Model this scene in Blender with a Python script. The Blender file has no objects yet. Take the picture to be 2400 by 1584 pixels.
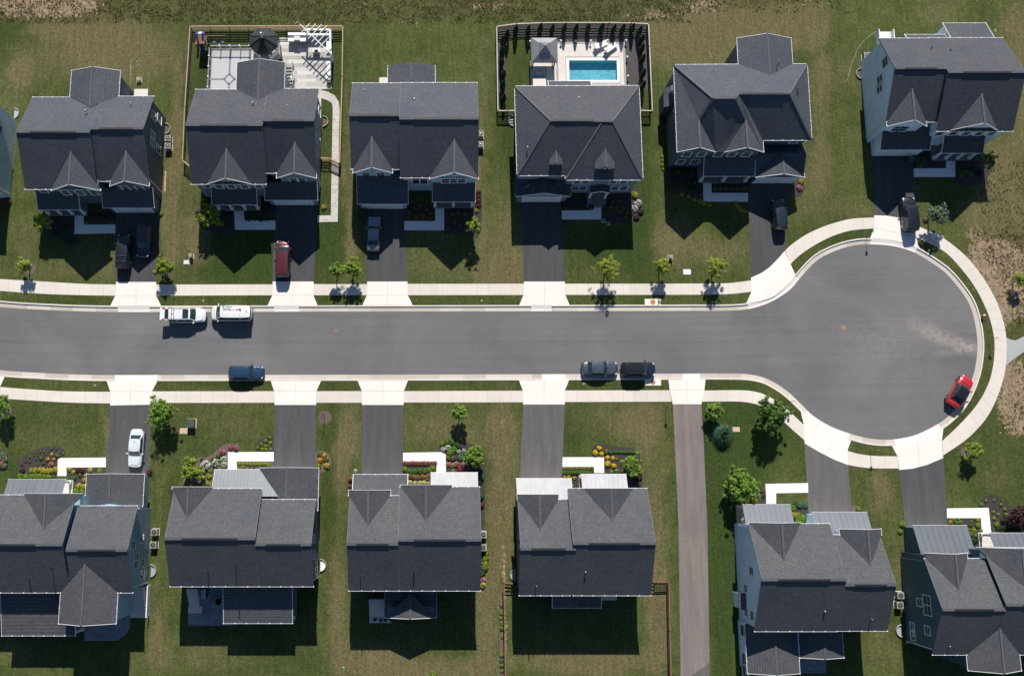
import bpy, bmesh, math, random
from mathutils import Vector, Matrix, noise
from mathutils.geometry import delaunay_2d_cdt, tessellate_polygon
R = math.radians
SC = bpy.context.scene
COL = SC.collection
random.seed(7)

# ------------------------------------------------------------------ camera
FPX, PX0, PY0, TH, CZ = 2115.0, 1030.0, 792.0, R(9.6), 115.8
cam_d = bpy.data.cameras.new('drone_camera')
cam = bpy.data.objects.new('drone_camera', cam_d); COL.objects.link(cam)
cam_d.sensor_width = 36.0
cam_d.lens = FPX / 2400 * 36.0
cam_d.shift_x = (1200 - PX0) / 2400
cam_d.clip_start = 1.0; cam_d.clip_end = 3000
cam.location = (0, 0, CZ); cam.rotation_euler = (TH, 0, 0)
SC.camera = cam
# ------------------------------------------------------------------ light
SUN_EL, SUN_AZ = R(39.3), R(2.0)      # azimuth measured from +Y towards +X
world = bpy.data.worlds.new('World'); SC.world = world; world.use_nodes = True
wn = world.node_tree; wn.nodes.clear()
wo = wn.nodes.new('ShaderNodeOutputWorld'); wb = wn.nodes.new('ShaderNodeBackground')
sky = wn.nodes.new('ShaderNodeTexSky'); sky.sky_type = 'NISHITA'; sky.sun_disc = False
sky.sun_elevation = SUN_EL; sky.sun_rotation = SUN_AZ; sky.altitude = 100; sky.air_density = .9; sky.dust_density = .3; sky.ozone_density = 4.0
wb.inputs[1].default_value = 0.066
wn.links.new(sky.outputs[0], wb.inputs[0]); wn.links.new(wb.outputs[0], wo.inputs[0])
sun_d = bpy.data.lights.new('sun', 'SUN'); sun_d.energy = 4.6; sun_d.angle = R(0.53)
sun_d.color = (1.0, 0.955, 0.89)
sun = bpy.data.objects.new('sun', sun_d); COL.objects.link(sun)
sdir = Vector((math.sin(SUN_AZ) * math.cos(SUN_EL), math.cos(SUN_AZ) * math.cos(SUN_EL), math.sin(SUN_EL)))
sun.rotation_euler = sdir.to_track_quat('Z', 'Y').to_euler()
SC.view_settings.view_transform = 'Standard'; SC.view_settings.look = 'None'
SC.view_settings.gamma = 1.0; SC.view_settings.use_curve_mapping = False
SC.view_settings.exposure = 0.5

# ------------------------------------------------------------------ survey: photo pixel + height -> place on the estate
def G(px, py, h=0.0):
    u = (px - PX0) / FPX; w = -(py - PY0) / FPX
    c, s = math.cos(TH), math.sin(TH)
    t = (CZ - h) / -(w * s - c)
    return (u * t, (w * c + s) * t)
def G3(px, py, h=0.0):
    a = G(px, py, h); return Vector((a[0], a[1], h))

# ------------------------------------------------------------------ mesh builder
class MB:
    def __init__(s): s.v = []; s.f = []; s.m = []; s.mi = 0
    def add(s, vs, fs):
        o = len(s.v); s.v += [tuple(v) for v in vs]
        for f in fs: s.f.append(tuple(o + i for i in f)); s.m.append(s.mi)
        return s
    def box(s, x0, x1, y0, y1, z0, z1):
        if x0 > x1: x0, x1 = x1, x0
        if y0 > y1: y0, y1 = y1, y0
        return s.add([(x0,y0,z0),(x1,y0,z0),(x1,y1,z0),(x0,y1,z0),(x0,y0,z1),(x1,y0,z1),(x1,y1,z1),(x0,y1,z1)],
                     [(3,2,1,0),(4,5,6,7),(0,1,5,4),(1,2,6,5),(2,3,7,6),(3,0,4,7)])
    def cbox(s, c, sx, sy, sz, rz=0, ry=0, rx=0):
        m = Matrix.Rotation(rz, 3, 'Z') @ Matrix.Rotation(ry, 3, 'Y') @ Matrix.Rotation(rx, 3, 'X'); c = Vector(c)
        P = [c + m @ Vector((a*sx/2, b*sy/2, d*sz/2)) for d in (-1,1) for a, b in ((-1,-1),(1,-1),(1,1),(-1,1))]
        return s.add(P, [(3,2,1,0),(4,5,6,7),(0,1,5,4),(1,2,6,5),(2,3,7,6),(3,0,4,7)])
    def prism(s, poly, z0, z1):
        n = len(poly)
        a = sum(poly[i][0]*poly[(i+1)%n][1]-poly[(i+1)%n][0]*poly[i][1] for i in range(n))
        if a < 0: poly = poly[::-1]
        vs = [(p[0],p[1],z0) for p in poly] + [(p[0],p[1],z1) for p in poly]
        fs = [tuple(range(n, 2*n)), tuple(range(n-1, -1, -1))] + [(i,(i+1)%n,n+(i+1)%n,n+i) for i in range(n)]
        return s.add(vs, fs)
    def slab(s, poly, th):
        P = [Vector(p) for p in poly]; n = len(P)
        nz = sum(P[i].x*P[(i+1)%n].y-P[(i+1)%n].x*P[i].y for i in range(n))
        if nz < 0: P = P[::-1]
        Q = [p - Vector((0,0,th)) for p in P]
        return s.add(P+Q, [tuple(range(n)), tuple(range(2*n-1, n-1, -1))] + [(i,n+i,n+(i+1)%n,(i+1)%n) for i in range(n)])
    def loop_ex(s, prof, d):      # extrude 3D polygon by vector d
        P = [Vector(p) for p in prof]; d = Vector(d); n = len(P); Q = [p+d for p in P]
        return s.add(P+Q, [tuple(range(n-1,-1,-1)), tuple(range(n,2*n))] + [(i,(i+1)%n,n+(i+1)%n,n+i) for i in range(n)])
    def tube(s, p0, p1, r0, r1=None, n=8, cap=True):
        r1 = r0 if r1 is None else r1
        p0, p1 = Vector(p0), Vector(p1); d = (p1-p0)
        if d.length < 1e-6: return s
        q = d.to_track_quat('Z','Y')
        vs = []
        for p, r in ((p0,r0),(p1,r1)):
            for i in range(n):
                a = 2*math.pi*i/n; vs.append(p + q @ Vector((r*math.cos(a), r*math.sin(a), 0)))
        fs = [(i,(i+1)%n,n+(i+1)%n,n+i) for i in range(n)]
        if cap: fs += [tuple(range(n-1,-1,-1)), tuple(range(n,2*n))]
        return s.add(vs, fs)
    def lathe(s, c, prof, n=16):
        c = Vector(c); vs = []; k = len(prof)
        for r, z in prof:
            for i in range(n):
                a = 2*math.pi*i/n; vs.append(c + Vector((r*math.cos(a), r*math.sin(a), z)))
        fs = [(j*n+i, j*n+(i+1)%n, (j+1)*n+(i+1)%n, (j+1)*n+i) for j in range(k-1) for i in range(n)]
        fs += [tuple(range(n-1,-1,-1)), tuple(range((k-1)*n, k*n))]
        return s.add(vs, fs)
    def strip(s, A, B):           # quads between two 3D polylines
        n = len(A); vs = list(A)+list(B)
        return s.add(vs, [(i, i+1, n+i+1, n+i) for i in range(n-1)])
    def build(s, name, mat, parent=None, org=(0,0,0), smooth=False, fixn=False):
        me = bpy.data.meshes.new(name)
        ox, oy, oz = org
        me.from_pydata([(a-ox,b-oy,c-oz) for a,b,c in s.v], [], s.f)
        mats = mat if isinstance(mat, (list, tuple)) else [mat]
        for m in mats: me.materials.append(m)
        if len(mats) > 1: me.polygons.foreach_set('material_index', s.m)
        if smooth: me.polygons.foreach_set('use_smooth', [True]*len(me.polygons))
        if fixn:
            bm = bmesh.new(); bm.from_mesh(me); bmesh.ops.recalc_face_normals(bm, faces=bm.faces); bm.to_mesh(me); bm.free()
        me.update()
        o = bpy.data.objects.new(name, me); COL.objects.link(o)
        if parent: o.parent = parent
        else: o.location = org
        return o
def tag(o, label=None, cat=None, group=None, kind=None):
    if label: o['label'] = label
    if cat: o['category'] = cat
    if group: o['group'] = group
    if kind: o['kind'] = kind
    return o
def empty(name, loc, rz=0, label=None, cat=None, group=None):
    o = bpy.data.objects.new(name, None); COL.objects.link(o); o.empty_display_size = .5
    o.location = loc; o.rotation_euler = (0,0,rz)
    return tag(o, label, cat, group)
def copy_tree(o, parent=None, kids=None):
    c = o.copy(); COL.objects.link(c); c.parent = parent
    for ch in list(o.children): copy_tree(ch, c)
    return c

# ------------------------------------------------------------------ materials
def newmat(name):
    m = bpy.data.materials.new(name); m.use_nodes = True; nt = m.node_tree
    b = nt.nodes['Principled BSDF']; return m, nt, b
def N(nt, t, **kw):
    n = nt.nodes.new(t)
    for k, v in kw.items():
        if k.startswith('i_'):
            key = k[2:]; key = int(key) if key.isdigit() else key
            n.inputs[key].default_value = v
        else: setattr(n, k, v)
    return n
def coords(nt):
    return nt.nodes.new('ShaderNodeNewGeometry').outputs['Position']
def ramp(nt, fac, stops):
    r = nt.nodes.new('ShaderNodeValToRGB'); e = r.color_ramp.elements
    while len(e) > 1: e.remove(e[-1])
    e[0].position = stops[0][0]; e[0].color = (*stops[0][1], 1)
    for p, c in stops[1:]:
        x = e.new(p); x.color = (*c, 1)
    nt.links.new(fac, r.inputs[0]); return r.outputs[0]
def mixc(nt, fac, a, b, mode='MIX'):
    m = nt.nodes.new('ShaderNodeMix'); m.data_type = 'RGBA'; m.blend_type = mode
    if isinstance(fac, (int, float)): m.inputs[0].default_value = fac
    else: nt.links.new(fac, m.inputs[0])
    for i, x in ((6, a), (7, b)):
        if isinstance(x, tuple): m.inputs[i].default_value = (*x, 1)
        else: nt.links.new(x, m.inputs[i])
    return m.outputs[2]
def math_(nt, op, a, b=None, c=None, clamp=False):
    m = nt.nodes.new('ShaderNodeMath'); m.operation = op; m.use_clamp = clamp
    for i, x in enumerate((a, b, c)):
        if x is None: continue
        if isinstance(x, (int, float)): m.inputs[i].default_value = x
        else: nt.links.new(x, m.inputs[i])
    return m.outputs[0]
def nz(nt, vec, scale, detail=3, rough=.55, dist=0):
    n = N(nt, 'ShaderNodeTexNoise'); n.inputs['Scale'].default_value = scale
    n.inputs['Detail'].default_value = detail; n.inputs['Roughness'].default_value = rough
    n.inputs['Distortion'].default_value = dist
    nt.links.new(vec, n.inputs['Vector']); return n.outputs['Fac']
def vscale(nt, vec, s):
    m = nt.nodes.new('ShaderNodeMapping'); m.inputs['Scale'].default_value = s
    nt.links.new(vec, m.inputs['Vector']); return m.outputs[0]
def noisy(name, col, var=.25, scale=6.0, rough=.8, big=.15, bump=0, metal=0, spec=.5, stretch=None, coat=0):
    m, nt, b = newmat(name); v = coords(nt)
    if stretch: v = vscale(nt, v, stretch)
    f = nz(nt, v, scale, 4, .65); g = nz(nt, v, .35, 3)
    c1 = tuple(x*(1-var) for x in col); c2 = tuple(min(1, x*(1+var)) for x in col)
    c = ramp(nt, f, [(.3, c1), (.7, c2)])
    k = ramp(nt, g, [(.3, (1-big,)*3), (.7, (1+big,)*3 if big < 0 else (1,)*3)])
    nt.links.new(mixc(nt, 1.0, c, k, 'MULTIPLY'), b.inputs['Base Color'])
    b.inputs['Roughness'].default_value = rough; b.inputs['Metallic'].default_value = metal
    b.inputs['Specular IOR Level'].default_value = spec
    if coat: b.inputs['Coat Weight'].default_value = coat; b.inputs['Coat Roughness'].default_value = .08
    if bump:
        bu = nt.nodes.new('ShaderNodeBump'); bu.inputs['Strength'].default_value = bump; bu.inputs['Distance'].default_value = .03
        nt.links.new(f, bu.inputs['Height']); nt.links.new(bu.outputs[0], b.inputs['Normal'])
    return m
def shingle(name, col, c2):
    m, nt, b = newmat(name); v = coords(nt)
    f = nz(nt, v, 5.5, 3, .8); g = nz(nt, v, .3, 4); h = nz(nt, v, 2.2, 2, .5)
    c = ramp(nt, f, [(.30, tuple(x*.78 for x in col)), (.5, col), (.72, tuple(x*1.24 for x in c2))])
    k = ramp(nt, h, [(.3, (.86,)*3), (.7, (1.1,)*3)]); c = mixc(nt, 1.0, c, k, 'MULTIPLY')
    k = ramp(nt, g, [(.3, (.84, .87, .93)), (.65, (1.08, 1.05, 1.0))]); c = mixc(nt, 1.0, c, k, 'MULTIPLY')
    sx = nt.nodes.new('ShaderNodeSeparateXYZ'); nt.links.new(v, sx.inputs[0])
    w = math_(nt, 'FRACT', math_(nt, 'MULTIPLY', sx.outputs[2], 1/.10))
    w2 = math_(nt, 'GREATER_THAN', w, .78)
    c = mixc(nt, math_(nt, 'MULTIPLY', w2, .55), c, tuple(x*.35 for x in col))
    nt.links.new(c, b.inputs['Base Color']); b.inputs['Roughness'].default_value = .78
    b.inputs['Specular IOR Level'].default_value = .3
    bu = nt.nodes.new('ShaderNodeBump'); bu.inputs['Strength'].default_value = .5; bu.inputs['Distance'].default_value = .02
    nt.links.new(f, bu.inputs['Height']); nt.links.new(bu.outputs[0], b.inputs['Normal'])
    return m
def siding(name, col):
    m, nt, b = newmat(name); v = coords(nt)
    sx = nt.nodes.new('ShaderNodeSeparateXYZ'); nt.links.new(v, sx.inputs[0])
    w = math_(nt, 'FRACT', math_(nt, 'MULTIPLY', sx.outputs[2], 1/.18))
    w2 = math_(nt, 'GREATER_THAN', w, .85)
    g = nz(nt, v, .8, 4)
    c = ramp(nt, g, [(.3, tuple(x*.88 for x in col)), (.7, tuple(min(1, x*1.08) for x in col))])
    c = mixc(nt, math_(nt, 'MULTIPLY', w2, .3), c, tuple(x*.5 for x in col))
    nt.links.new(c, b.inputs['Base Color']); b.inputs['Roughness'].default_value = .6
    return m
def leafmat(name, dark, light, trans=.25):
    m, nt, b = newmat(name)
    g = nt.nodes.new('ShaderNodeNewGeometry')
    c = ramp(nt, g.outputs['Random Per Island'], [(0, dark), (.55, tuple((a+b_)/2 for a, b_ in zip(dark, light))), (1, light)])
    nt.links.new(c, b.inputs['Base Color']); b.inputs['Roughness'].default_value = .55
    b.inputs['Specular IOR Level'].default_value = .25
    t = nt.nodes.new('ShaderNodeBsdfTranslucent'); nt.links.new(c, t.inputs['Color'])
    mx = nt.nodes.new('ShaderNodeMixShader'); mx.inputs[0].default_value = trans
    nt.links.new(b.outputs[0], mx.inputs[1]); nt.links.new(t.outputs[0], mx.inputs[2])
    nt.links.new(mx.outputs[0], nt.nodes['Material Output'].inputs['Surface'])
    return m
def glass(name, col=(.02,.03,.035), rough=.06):
    m, nt, b = newmat(name); b.inputs['Base Color'].default_value = (*col, 1)
    b.inputs['Roughness'].default_value = rough; b.inputs['Specular IOR Level'].default_value = .6
    return m
def paint(name, col, metal=.3, rough=.35, coat=.8):
    m, nt, b = newmat(name); v = coords(nt)
    f = nz(nt, v, 3.0, 3)
    c = ramp(nt, f, [(.3, tuple(x*.9 for x in col)), (.7, tuple(min(1, x*1.08) for x in col))])
    nt.links.new(c, b.inputs['Base Color'])
    b.inputs['Metallic'].default_value = metal; b.inputs['Roughness'].default_value = rough
    b.inputs['Coat Weight'].default_value = coat; b.inputs['Coat Roughness'].default_value = .05
    return m

M = {}
M['shingle'] = shingle('shingle_charcoal', (.068,.074,.089), (.084,.091,.108))
M['barge'] = noisy('barge_board_slate', (.10,.115,.13), .1, 6, .6)
M['shingle_b'] = shingle('shingle_neutral_grey', (.074,.077,.085), (.092,.095,.103))
M['shingle_c'] = shingle('shingle_slate_blue', (.062,.066,.078), (.078,.082,.096))
M['cap'] = noisy('ridge_cap_shingle', (.085,.088,.098), .35, 9, .85)
M['metal_silver'] = noisy('standing_seam_silver', (.37,.375,.385), .09, 1.2, .6, .14, metal=.0, stretch=(1,.3,1))
M['metal_pale'] = noisy('standing_seam_pale', (.155,.17,.185), .10, 1.5, .55, .12, metal=.0, stretch=(1,.3,1))
M['metal_dark'] = noisy('standing_seam_slate', (.085,.097,.118), .08, 1.5, .55, .12, metal=.0, stretch=(1,.3,1))
M['white'] = noisy('white_trim_paint', (.80,.80,.79), .03, 8, .5)
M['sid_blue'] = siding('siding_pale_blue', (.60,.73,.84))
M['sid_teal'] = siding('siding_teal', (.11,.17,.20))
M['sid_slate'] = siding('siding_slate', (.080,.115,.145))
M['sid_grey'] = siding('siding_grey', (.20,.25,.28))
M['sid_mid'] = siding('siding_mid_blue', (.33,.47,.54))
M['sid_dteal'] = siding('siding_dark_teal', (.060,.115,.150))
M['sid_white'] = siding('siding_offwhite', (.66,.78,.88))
M['stone'] = noisy('stone_veneer', (.19,.185,.18), .4, 3, .9)
M['glass'] = glass('window_glass')
def slabs(name, col, var, cell, rough=.9):
    m = noisy(name, col, .04, 7, rough, .09); nt = m.node_tree; b = nt.nodes['Principled BSDF']; v = coords(nt)
    sx = nt.nodes.new('ShaderNodeSeparateXYZ'); nt.links.new(v, sx.inputs[0])
    f = math_(nt, 'FLOOR', math_(nt, 'MULTIPLY', sx.outputs[0], 1/cell)); w = nt.nodes.new('ShaderNodeTexWhiteNoise'); w.noise_dimensions = '1D'; nt.links.new(f, w.inputs['W'])
    src = b.inputs['Base Color'].links[0].from_socket
    nt.links.new(mixc(nt, 1.0, src, ramp(nt, w.outputs[0], [(0, (1-var, 1-var*1.05, 1-var*1.15)), (1, (1,1,1))]), 'MULTIPLY'), b.inputs['Base Color']); return m
M['concrete'] = slabs('sidewalk_concrete', (.68,.62,.55), .09, 6.2)
M['apron'] = noisy('apron_concrete', (.76,.705,.645), .04, 5, .9, .07)
M['gutter'] = slabs('gutter_concrete', (.60,.545,.485), .24, 3.0)
M['joint'] = noisy('joint_line', (.50,.44,.38), .1, 9, .9)  # darker concrete tone of the joint lines between slabs
M['walkconc'] = noisy('walk_concrete', (.74,.72,.69), .05, 6, .9, .08)  # pale concrete used for every front walk
M['mulch'] = noisy('bark_mulch', (.045,.036,.034), .6, 9, .95, .2, bump=.6)
M['mulch_warm'] = noisy('old_bark_mulch', (.13,.095,.08), .45, 9, .95, .2, bump=.5)
M['bark'] = noisy('tree_bark', (.10,.075,.055), .4, 12, .9, bump=.5)
M['black'] = noisy('black_metal', (.015,.016,.018), .2, 8, .5)
M['rubber'] = noisy('tyre_rubber', (.02,.02,.02), .2, 8, .85)
M['steel'] = noisy('brushed_steel', (.45,.45,.46), .1, 10, .35, metal=.8)
M['cedar'] = noisy('cedar_boards', (.42,.29,.175), .25, 5, .8, .2, stretch=(1,1,3))
M['orange_wood'] = noisy('stained_orange_wood', (.21,.10,.055), .2, 5, .7)
M['brown_wood'] = noisy('weathered_brown_wood', (.10,.065,.05), .3, 6, .85)
M['tan_cap'] = noisy('pale_fence_cap', (.50,.44,.38), .15, 6, .8)
M['green_box'] = noisy('green_enamel', (.045,.075,.055), .12, 4, .5)
M['pad'] = noisy('concrete_pad', (.55,.42,.30), .12, 5, .9)
M['beige'] = noisy('beige_plastic', (.27,.255,.225), .1, 6, .6)
M['dirt'] = noisy('utility_dirt', (.26,.17,.12), .25, 4, .95)

# ------------------------------------------------------------------ terrain, road and paving
def catmull(P, n=5, closed=False):
    out = []; L = len(P)
    for i in range(L - (0 if closed else 1)):
        p1, p2 = Vector(P[i]), Vector(P[(i+1) % L])
        p0 = Vector(P[i-1]) if (i > 0 or closed) else p1*2-p2
        p3 = Vector(P[(i+2) % L]) if (i+2 < L or closed) else p2*2-p1
        d1 = (p2-p1).length or 1e-6
        a = (p2-p0); b = (p3-p1)
        m1 = a/(a.length or 1)*d1; m2 = b/(b.length or 1)*d1
        k = n if d1 < 6 else 1
        if d1 >= 6: k = 6
        for j in range(k):
            t = j/k; t2, t3 = t*t, t*t*t
            out.append((2*t3-3*t2+1)*p1 + (t3-2*t2+t)*m1 + (-2*t3+3*t2)*p2 + (t3-t2)*m2)
    if not closed: out.append(Vector(P[-1]))
    return [(v.x, v.y) for v in out]
def W2(pts, h=0): return [G(x, y, h) for x, y in pts]
def offs(P, d):
    out = []; n = len(P)
    for i in range(n):
        a = Vector(P[max(0, i-1)]); b = Vector(P[min(n-1, i+1)]); t = (b-a).normalized()
        out.append((P[i][0] - t.y*d, P[i][1] + t.x*d))
    return out
def pip(x, y, poly):
    c = False; n = len(poly); j = n-1
    for i in range(n):
        xi, yi = poly[i]; xj, yj = poly[j]
        if (yi > y) != (yj > y) and x < (xj-xi)*(y-yi)/(yj-yi)+xi: c = not c
        j = i
    return c
EDGE_TOP = [(-1500,560),(-420,672),(-200,700),(0,719),(67,724),(200,729.5),(350,730.9),(700,729.9),(1100,729.3),(1390,728.6),(1640,728),(1700,727.8),(1748.7,725),(1780.6,717.5),(1808.7,706.5),(1834,691.8),(1857,674),(1873,654.8),(1908,616.6),(1933.7,598.7),(1972,582.5),(2010,573.7),(2042,572.4),(2091,576),(2129.6,585.7),(2155,597),(2193,621),(2218.9,640.8),(2250.8,677.6),(2273,712.6),(2285.8,754),(2292,798.7),(2290.6,837),(2284,873),(2270,912),(2250.8,946),(2225,974),(2199.7,993),(2155,1015.6),(2123,1025),(2078.6,1030),(2027.6,1025),(1970,1008),(1936.7,993),(1903,971),(1879.5,947.6),(1849,919),(1818.9,898),(1788.6,883.7),(1751.5,876.5),(1700,875),(1600,875.3),(1270,876.5),(900,877.5),(368,878.3),(250,878.3),(178.6,877.2),(89,873.2),(14,868.5),(-200,846),(-420,822),(-1500,700)]
E = catmull(W2(EDGE_TOP))           # asphalt edge; walking it, outside is on the left
PAN = .62; CURB = .80
ROADZ = -.12
aprons_px = {
 1: [(272,661),(366,661),(366,693),(377.5,716.6),(259,716.6),(270,693)],
 2: [(639,660),(735,660),(735,693),(744.4,716),(627,716),(639,690.5)],
 3: [(860.7,660),(955,660),(956,692),(967,715.3),(849.7,715.3),(860,692)],
 4: [(1228,660),(1324,660),(1324.5,690.6),(1335,714.8),(1217,715),(1226.8,692)],
 5: [(1760,651),(1784,640),(1802,628),(1822,608),(1839,588.5),(1853,620),(1864.8,645),(1850,664),(1831.6,681.5),(1815,694),(1801,700.8),(1780.6,706.5),(1748.7,711.7),(1761.5,683)],
 6: [(2048.7,504.8),(2078.6,506),(2110,511),(2151,529.6),(2146,555),(2156,584),(2129.6,572.5),(2091,563),(2060,559),(2039,559.3),(2048.7,534)],
 7: [(258.4,950),(354,948),(356.4,917),(368.6,893),(250,893),(258.4,917)],
 8: [(643.6,948.7),(741,948.7),(741.8,915.8),(752.8,892),(634.7,892),(642,915.8)],
 9: [(848,948.7),(946,948.7),(946.7,916),(956,891.6),(838,891.6),(848,916)],
 10: [(1226,947.7),(1323.7,947.7),(1323.7,915),(1333.7,890.6),(1216,890.6),(1225.5,915)],
 11: [(1576.8,947),(1643.9,947),(1650.8,914),(1653.6,889.6),(1566.6,889.6),(1569.4,914)],
 12: [(1886,1039),(1919.9,1058.8),(1953.5,1076),(1988,1089.7),(1986.5,1053.7),(1994.6,1032.6),(1970,1022.5),(1936.7,1006),(1903,983.6),(1874.5,955.5),(1883.8,994.8)],
 13: [(2107.4,1100.8),(2138.7,1098),(2172.4,1089),(2210.4,1073),(2207,1035),(2211,1003),(2172,1025.5),(2138.7,1036.5),(2089.9,1043.3),(2103.4,1068.9)],
 14: [(-70,902),(0,906),(11.5,882),(-70,874)],
}
AP = {k: W2(v) for k, v in aprons_px.items()}
C0 = offs(E, PAN); C1 = offs(E, CURB); CM = offs(E, .92); CR = offs(E, .30)
inap = [any(pip(x, y, p) for p in AP.values()) for x, y in CM]
def runs(flag):
    out = []; i = 0
    while i < len(inap)-1:
        f = inap[i] and inap[i+1]
        j = i
        while j < len(inap)-1 and ((inap[j] and inap[j+1]) == f): j += 1
        if f == flag: out.append((i, j))
        i = j
    return out
def z3(P, z): return [(x, y, z) for x, y in P]
# road sheet
mb = MB()
tri = tessellate_polygon([[Vector((x, y, 0)) for x, y in offs(E, .06)]])
mb.add(z3(offs(E, .06), ROADZ), tri)
# asphalt material
m, nt, b = newmat('road_asphalt'); v = coords(nt)
f = nz(nt, v, 9, 4, .8); g = nz(nt, v, .10, 4, .6, .6); st = nz(nt, vscale(nt, v, (.05, 1.6, 1)), 1.0, 3)
c = ramp(nt, f, [(.3, (.105,.103,.104)), (.7, (.165,.161,.160))])
c = mixc(nt, 1.0, c, ramp(nt, g, [(.35, (.84,.85,.87)), (.65, (1.10,1.08,1.06))]), 'MULTIPLY')
c = mixc(nt, 1.0, c, ramp(nt, st, [(.35, (.945,)*3), (.65, (1.04,)*3)]), 'MULTIPLY')
# pale dusty tyre marks near the end of the cul-de-sac
def blob(px, py, rx, ry, ang=0):
    sx = nt.nodes.new('ShaderNodeMapping'); wx, wy = G(px, py)
    sx.vector_type = 'TEXTURE'; sx.inputs['Location'].default_value = (wx, wy, 0); sx.inputs['Rotation'].default_value = (0,0,ang)
    sx.inputs['Scale'].default_value = (rx, ry, 1000)
    nt.links.new(v, sx.inputs['Vector'])
    l = nt.nodes.new('ShaderNodeVectorMath'); l.operation = 'LENGTH'; nt.links.new(sx.outputs[0], l.inputs[0])
    return math_(nt, 'SUBTRACT', 1.0, l.outputs['Value'], clamp=True)
dn = nz(nt, v, 1.0, 5, .75, 1.5)
for (px, py, rx, ry, an, k) in [(2215,792,4.8,1.3,-.35,.9),(2245,822,3.6,.7,.1,.8),(2270,812,3.2,1.2,-.25,1.0),(2175,778,4.0,1.8,-.5,.5),(2060,800,9,6,0,.25),(420,760,12,1.5,0,.2)]:
    bb = math_(nt, 'MULTIPLY', math_(nt, 'MULTIPLY', blob(px, py, rx, ry, an), k*1.8), math_(nt, 'SUBTRACT', math_(nt,'MULTIPLY',dn,2.4), .75, clamp=True), clamp=True)
    c = mixc(nt, bb, c, (.29,.25,.225))
# centre seam
sy = nt.nodes.new('ShaderNodeSeparateXYZ'); nt.links.new(v, sy.inputs[0])
seam = math_(nt, 'LESS_THAN', math_(nt, 'ABSOLUTE', math_(nt, 'SUBTRACT', sy.outputs[1], G(900,801)[1])), .035)
c = mixc(nt, math_(nt, 'MULTIPLY', seam, .35), c, (.08,.08,.08))
nt.links.new(c, b.inputs['Base Color']); b.inputs['Roughness'].default_value = .85
bu = nt.nodes.new('ShaderNodeBump'); bu.inputs['Strength'].default_value = .35; bu.inputs['Distance'].default_value = .02
nt.links.new(f, bu.inputs['Height']); nt.links.new(bu.outputs[0], b.inputs['Normal'])
M['road'] = m
tag(mb.build('road', M['road']), kind='structure')
# gutter pan, kerb, ramps
def ringbuild(name, mat, rr, A, B, zA, zB, jointd=0):
    mb = MB()
    for i, j in rr:
        mb.mi = 0
        mb.strip(z3(A[i:j+1], zA), z3(B[i:j+1], zB))
        if jointd:
            mb.mi = 1; acc = 0; nxt = jointd*.6
            for k in range(i, j):
                a, b_ = Vector(A[k]), Vector(A[k+1]); c_, d_ = Vector(B[k]), Vector(B[k+1]); L = (b_-a).length
                while nxt < acc+L:
                    t = (nxt-acc)/L; p = a.lerp(b_, t); q = c_.lerp(d_, t); w = (b_-a).normalized()*.022
                    mb.add([(p.x-w.x,p.y-w.y,zA+.004),(p.x+w.x,p.y+w.y,zA+.004),(q.x+w.x,q.y+w.y,zB+.004),(q.x-w.x,q.y-w.y,zB+.004)], [(0,1,2,3)])
                    nxt += jointd
                acc += L
    return tag(mb.build(name, [mat, M['joint']]), kind='structure')
ringbuild('gutter', M['gutter'], runs(False), E, C0, -.115, -.10, 3.0)
ringbuild('apron_gutter', M['apron'], runs(True), E, CR, -.114, -.104, 2.9)
mb = MB()
for i, j in runs(False):
    mb.mi = 0; mb.strip(z3(C0[i:j+1], .03), z3(C1[i:j+1], .03)); mb.strip(z3(C0[i:j+1], -.12), z3(C0[i:j+1], .03))
    mb.strip(z3(C1[i:j+1], .03), z3(C1[i:j+1], -.05))
tag(mb.build('kerb', M['concrete']), kind='structure')
mb = MB()
for i, j in runs(True): mb.strip(z3(CR[i:j+1], -.104), z3(C1[i:j+1], .018))
tag(mb.build('apron_ramp', M['apron']), kind='structure')

def flat(name, px, mat, z, joints=None, kind='structure', label=None, cat=None, world=False, smooth=False):
    P = px if world else (catmull(W2(px), 4, True) if smooth else W2(px))
    mb = MB(); n = len(P)
    tri = tessellate_polygon([[Vector((x, y, 0)) for x, y in P]])
    mb.add(z3(P, z), tri)
    if sum(P[i][0]*P[(i+1)%n][1]-P[(i+1)%n][0]*P[i][1] for i in range(n)) > 0:
        pass
    mb.add([(x,y,z) for x,y in P]+[(x,y,z-.06) for x,y in P], [(i,(i+1)%n,n+(i+1)%n,n+i) for i in range(n)])
    mats = [mat]
    if joints:
        mats.append(M['joint']); mb.mi = 1
        for a, b_ in joints:
            a, b_ = Vector(G(*a)), Vector(G(*b_)); d = (b_-a).normalized()*.02; q = Vector((-d.y, d.x))
            mb.add([(a.x-q.x,a.y-q.y,z+.004),(a.x+q.x,a.y+q.y,z+.004),(b_.x+q.x,b_.y+q.y,z+.004),(b_.x-q.x,b_.y-q.y,z+.004)], [(0,1,2,3)])
    o = mb.build(name, mats, fixn=False)
    return tag(o, label, cat, None, kind)
apj = {1:[((319,661),(319,716)),((270,693),(366,693))],2:[((687,660),(687,716)),((639,692),(735,692))],3:[((908,660),(908,715)),((860,692),(956,692))],4:[((1276,660),(1276,715))],6:[((2048.7,534),(2146,556))],
       7:[((305,893),(306,949)),((258,917),(356,917))],8:[((692,892),(692,948)),((642,916),(742,916))],9:[((897,892),(897,948)),((848,916),(947,916))],10:[((1275,891),(1275,948))],11:[((1567,914),(1651,914)),((1610,890),(1610,947))],12:[((1905,1010),(1925,985)),((1950,1030),(1935,1066))],13:[((2150,1035),(2155,1093))]}
for k, v in AP.items():
    flat('driveway_apron', v, M['apron'], .020, apj.get(k), world=True)
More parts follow.
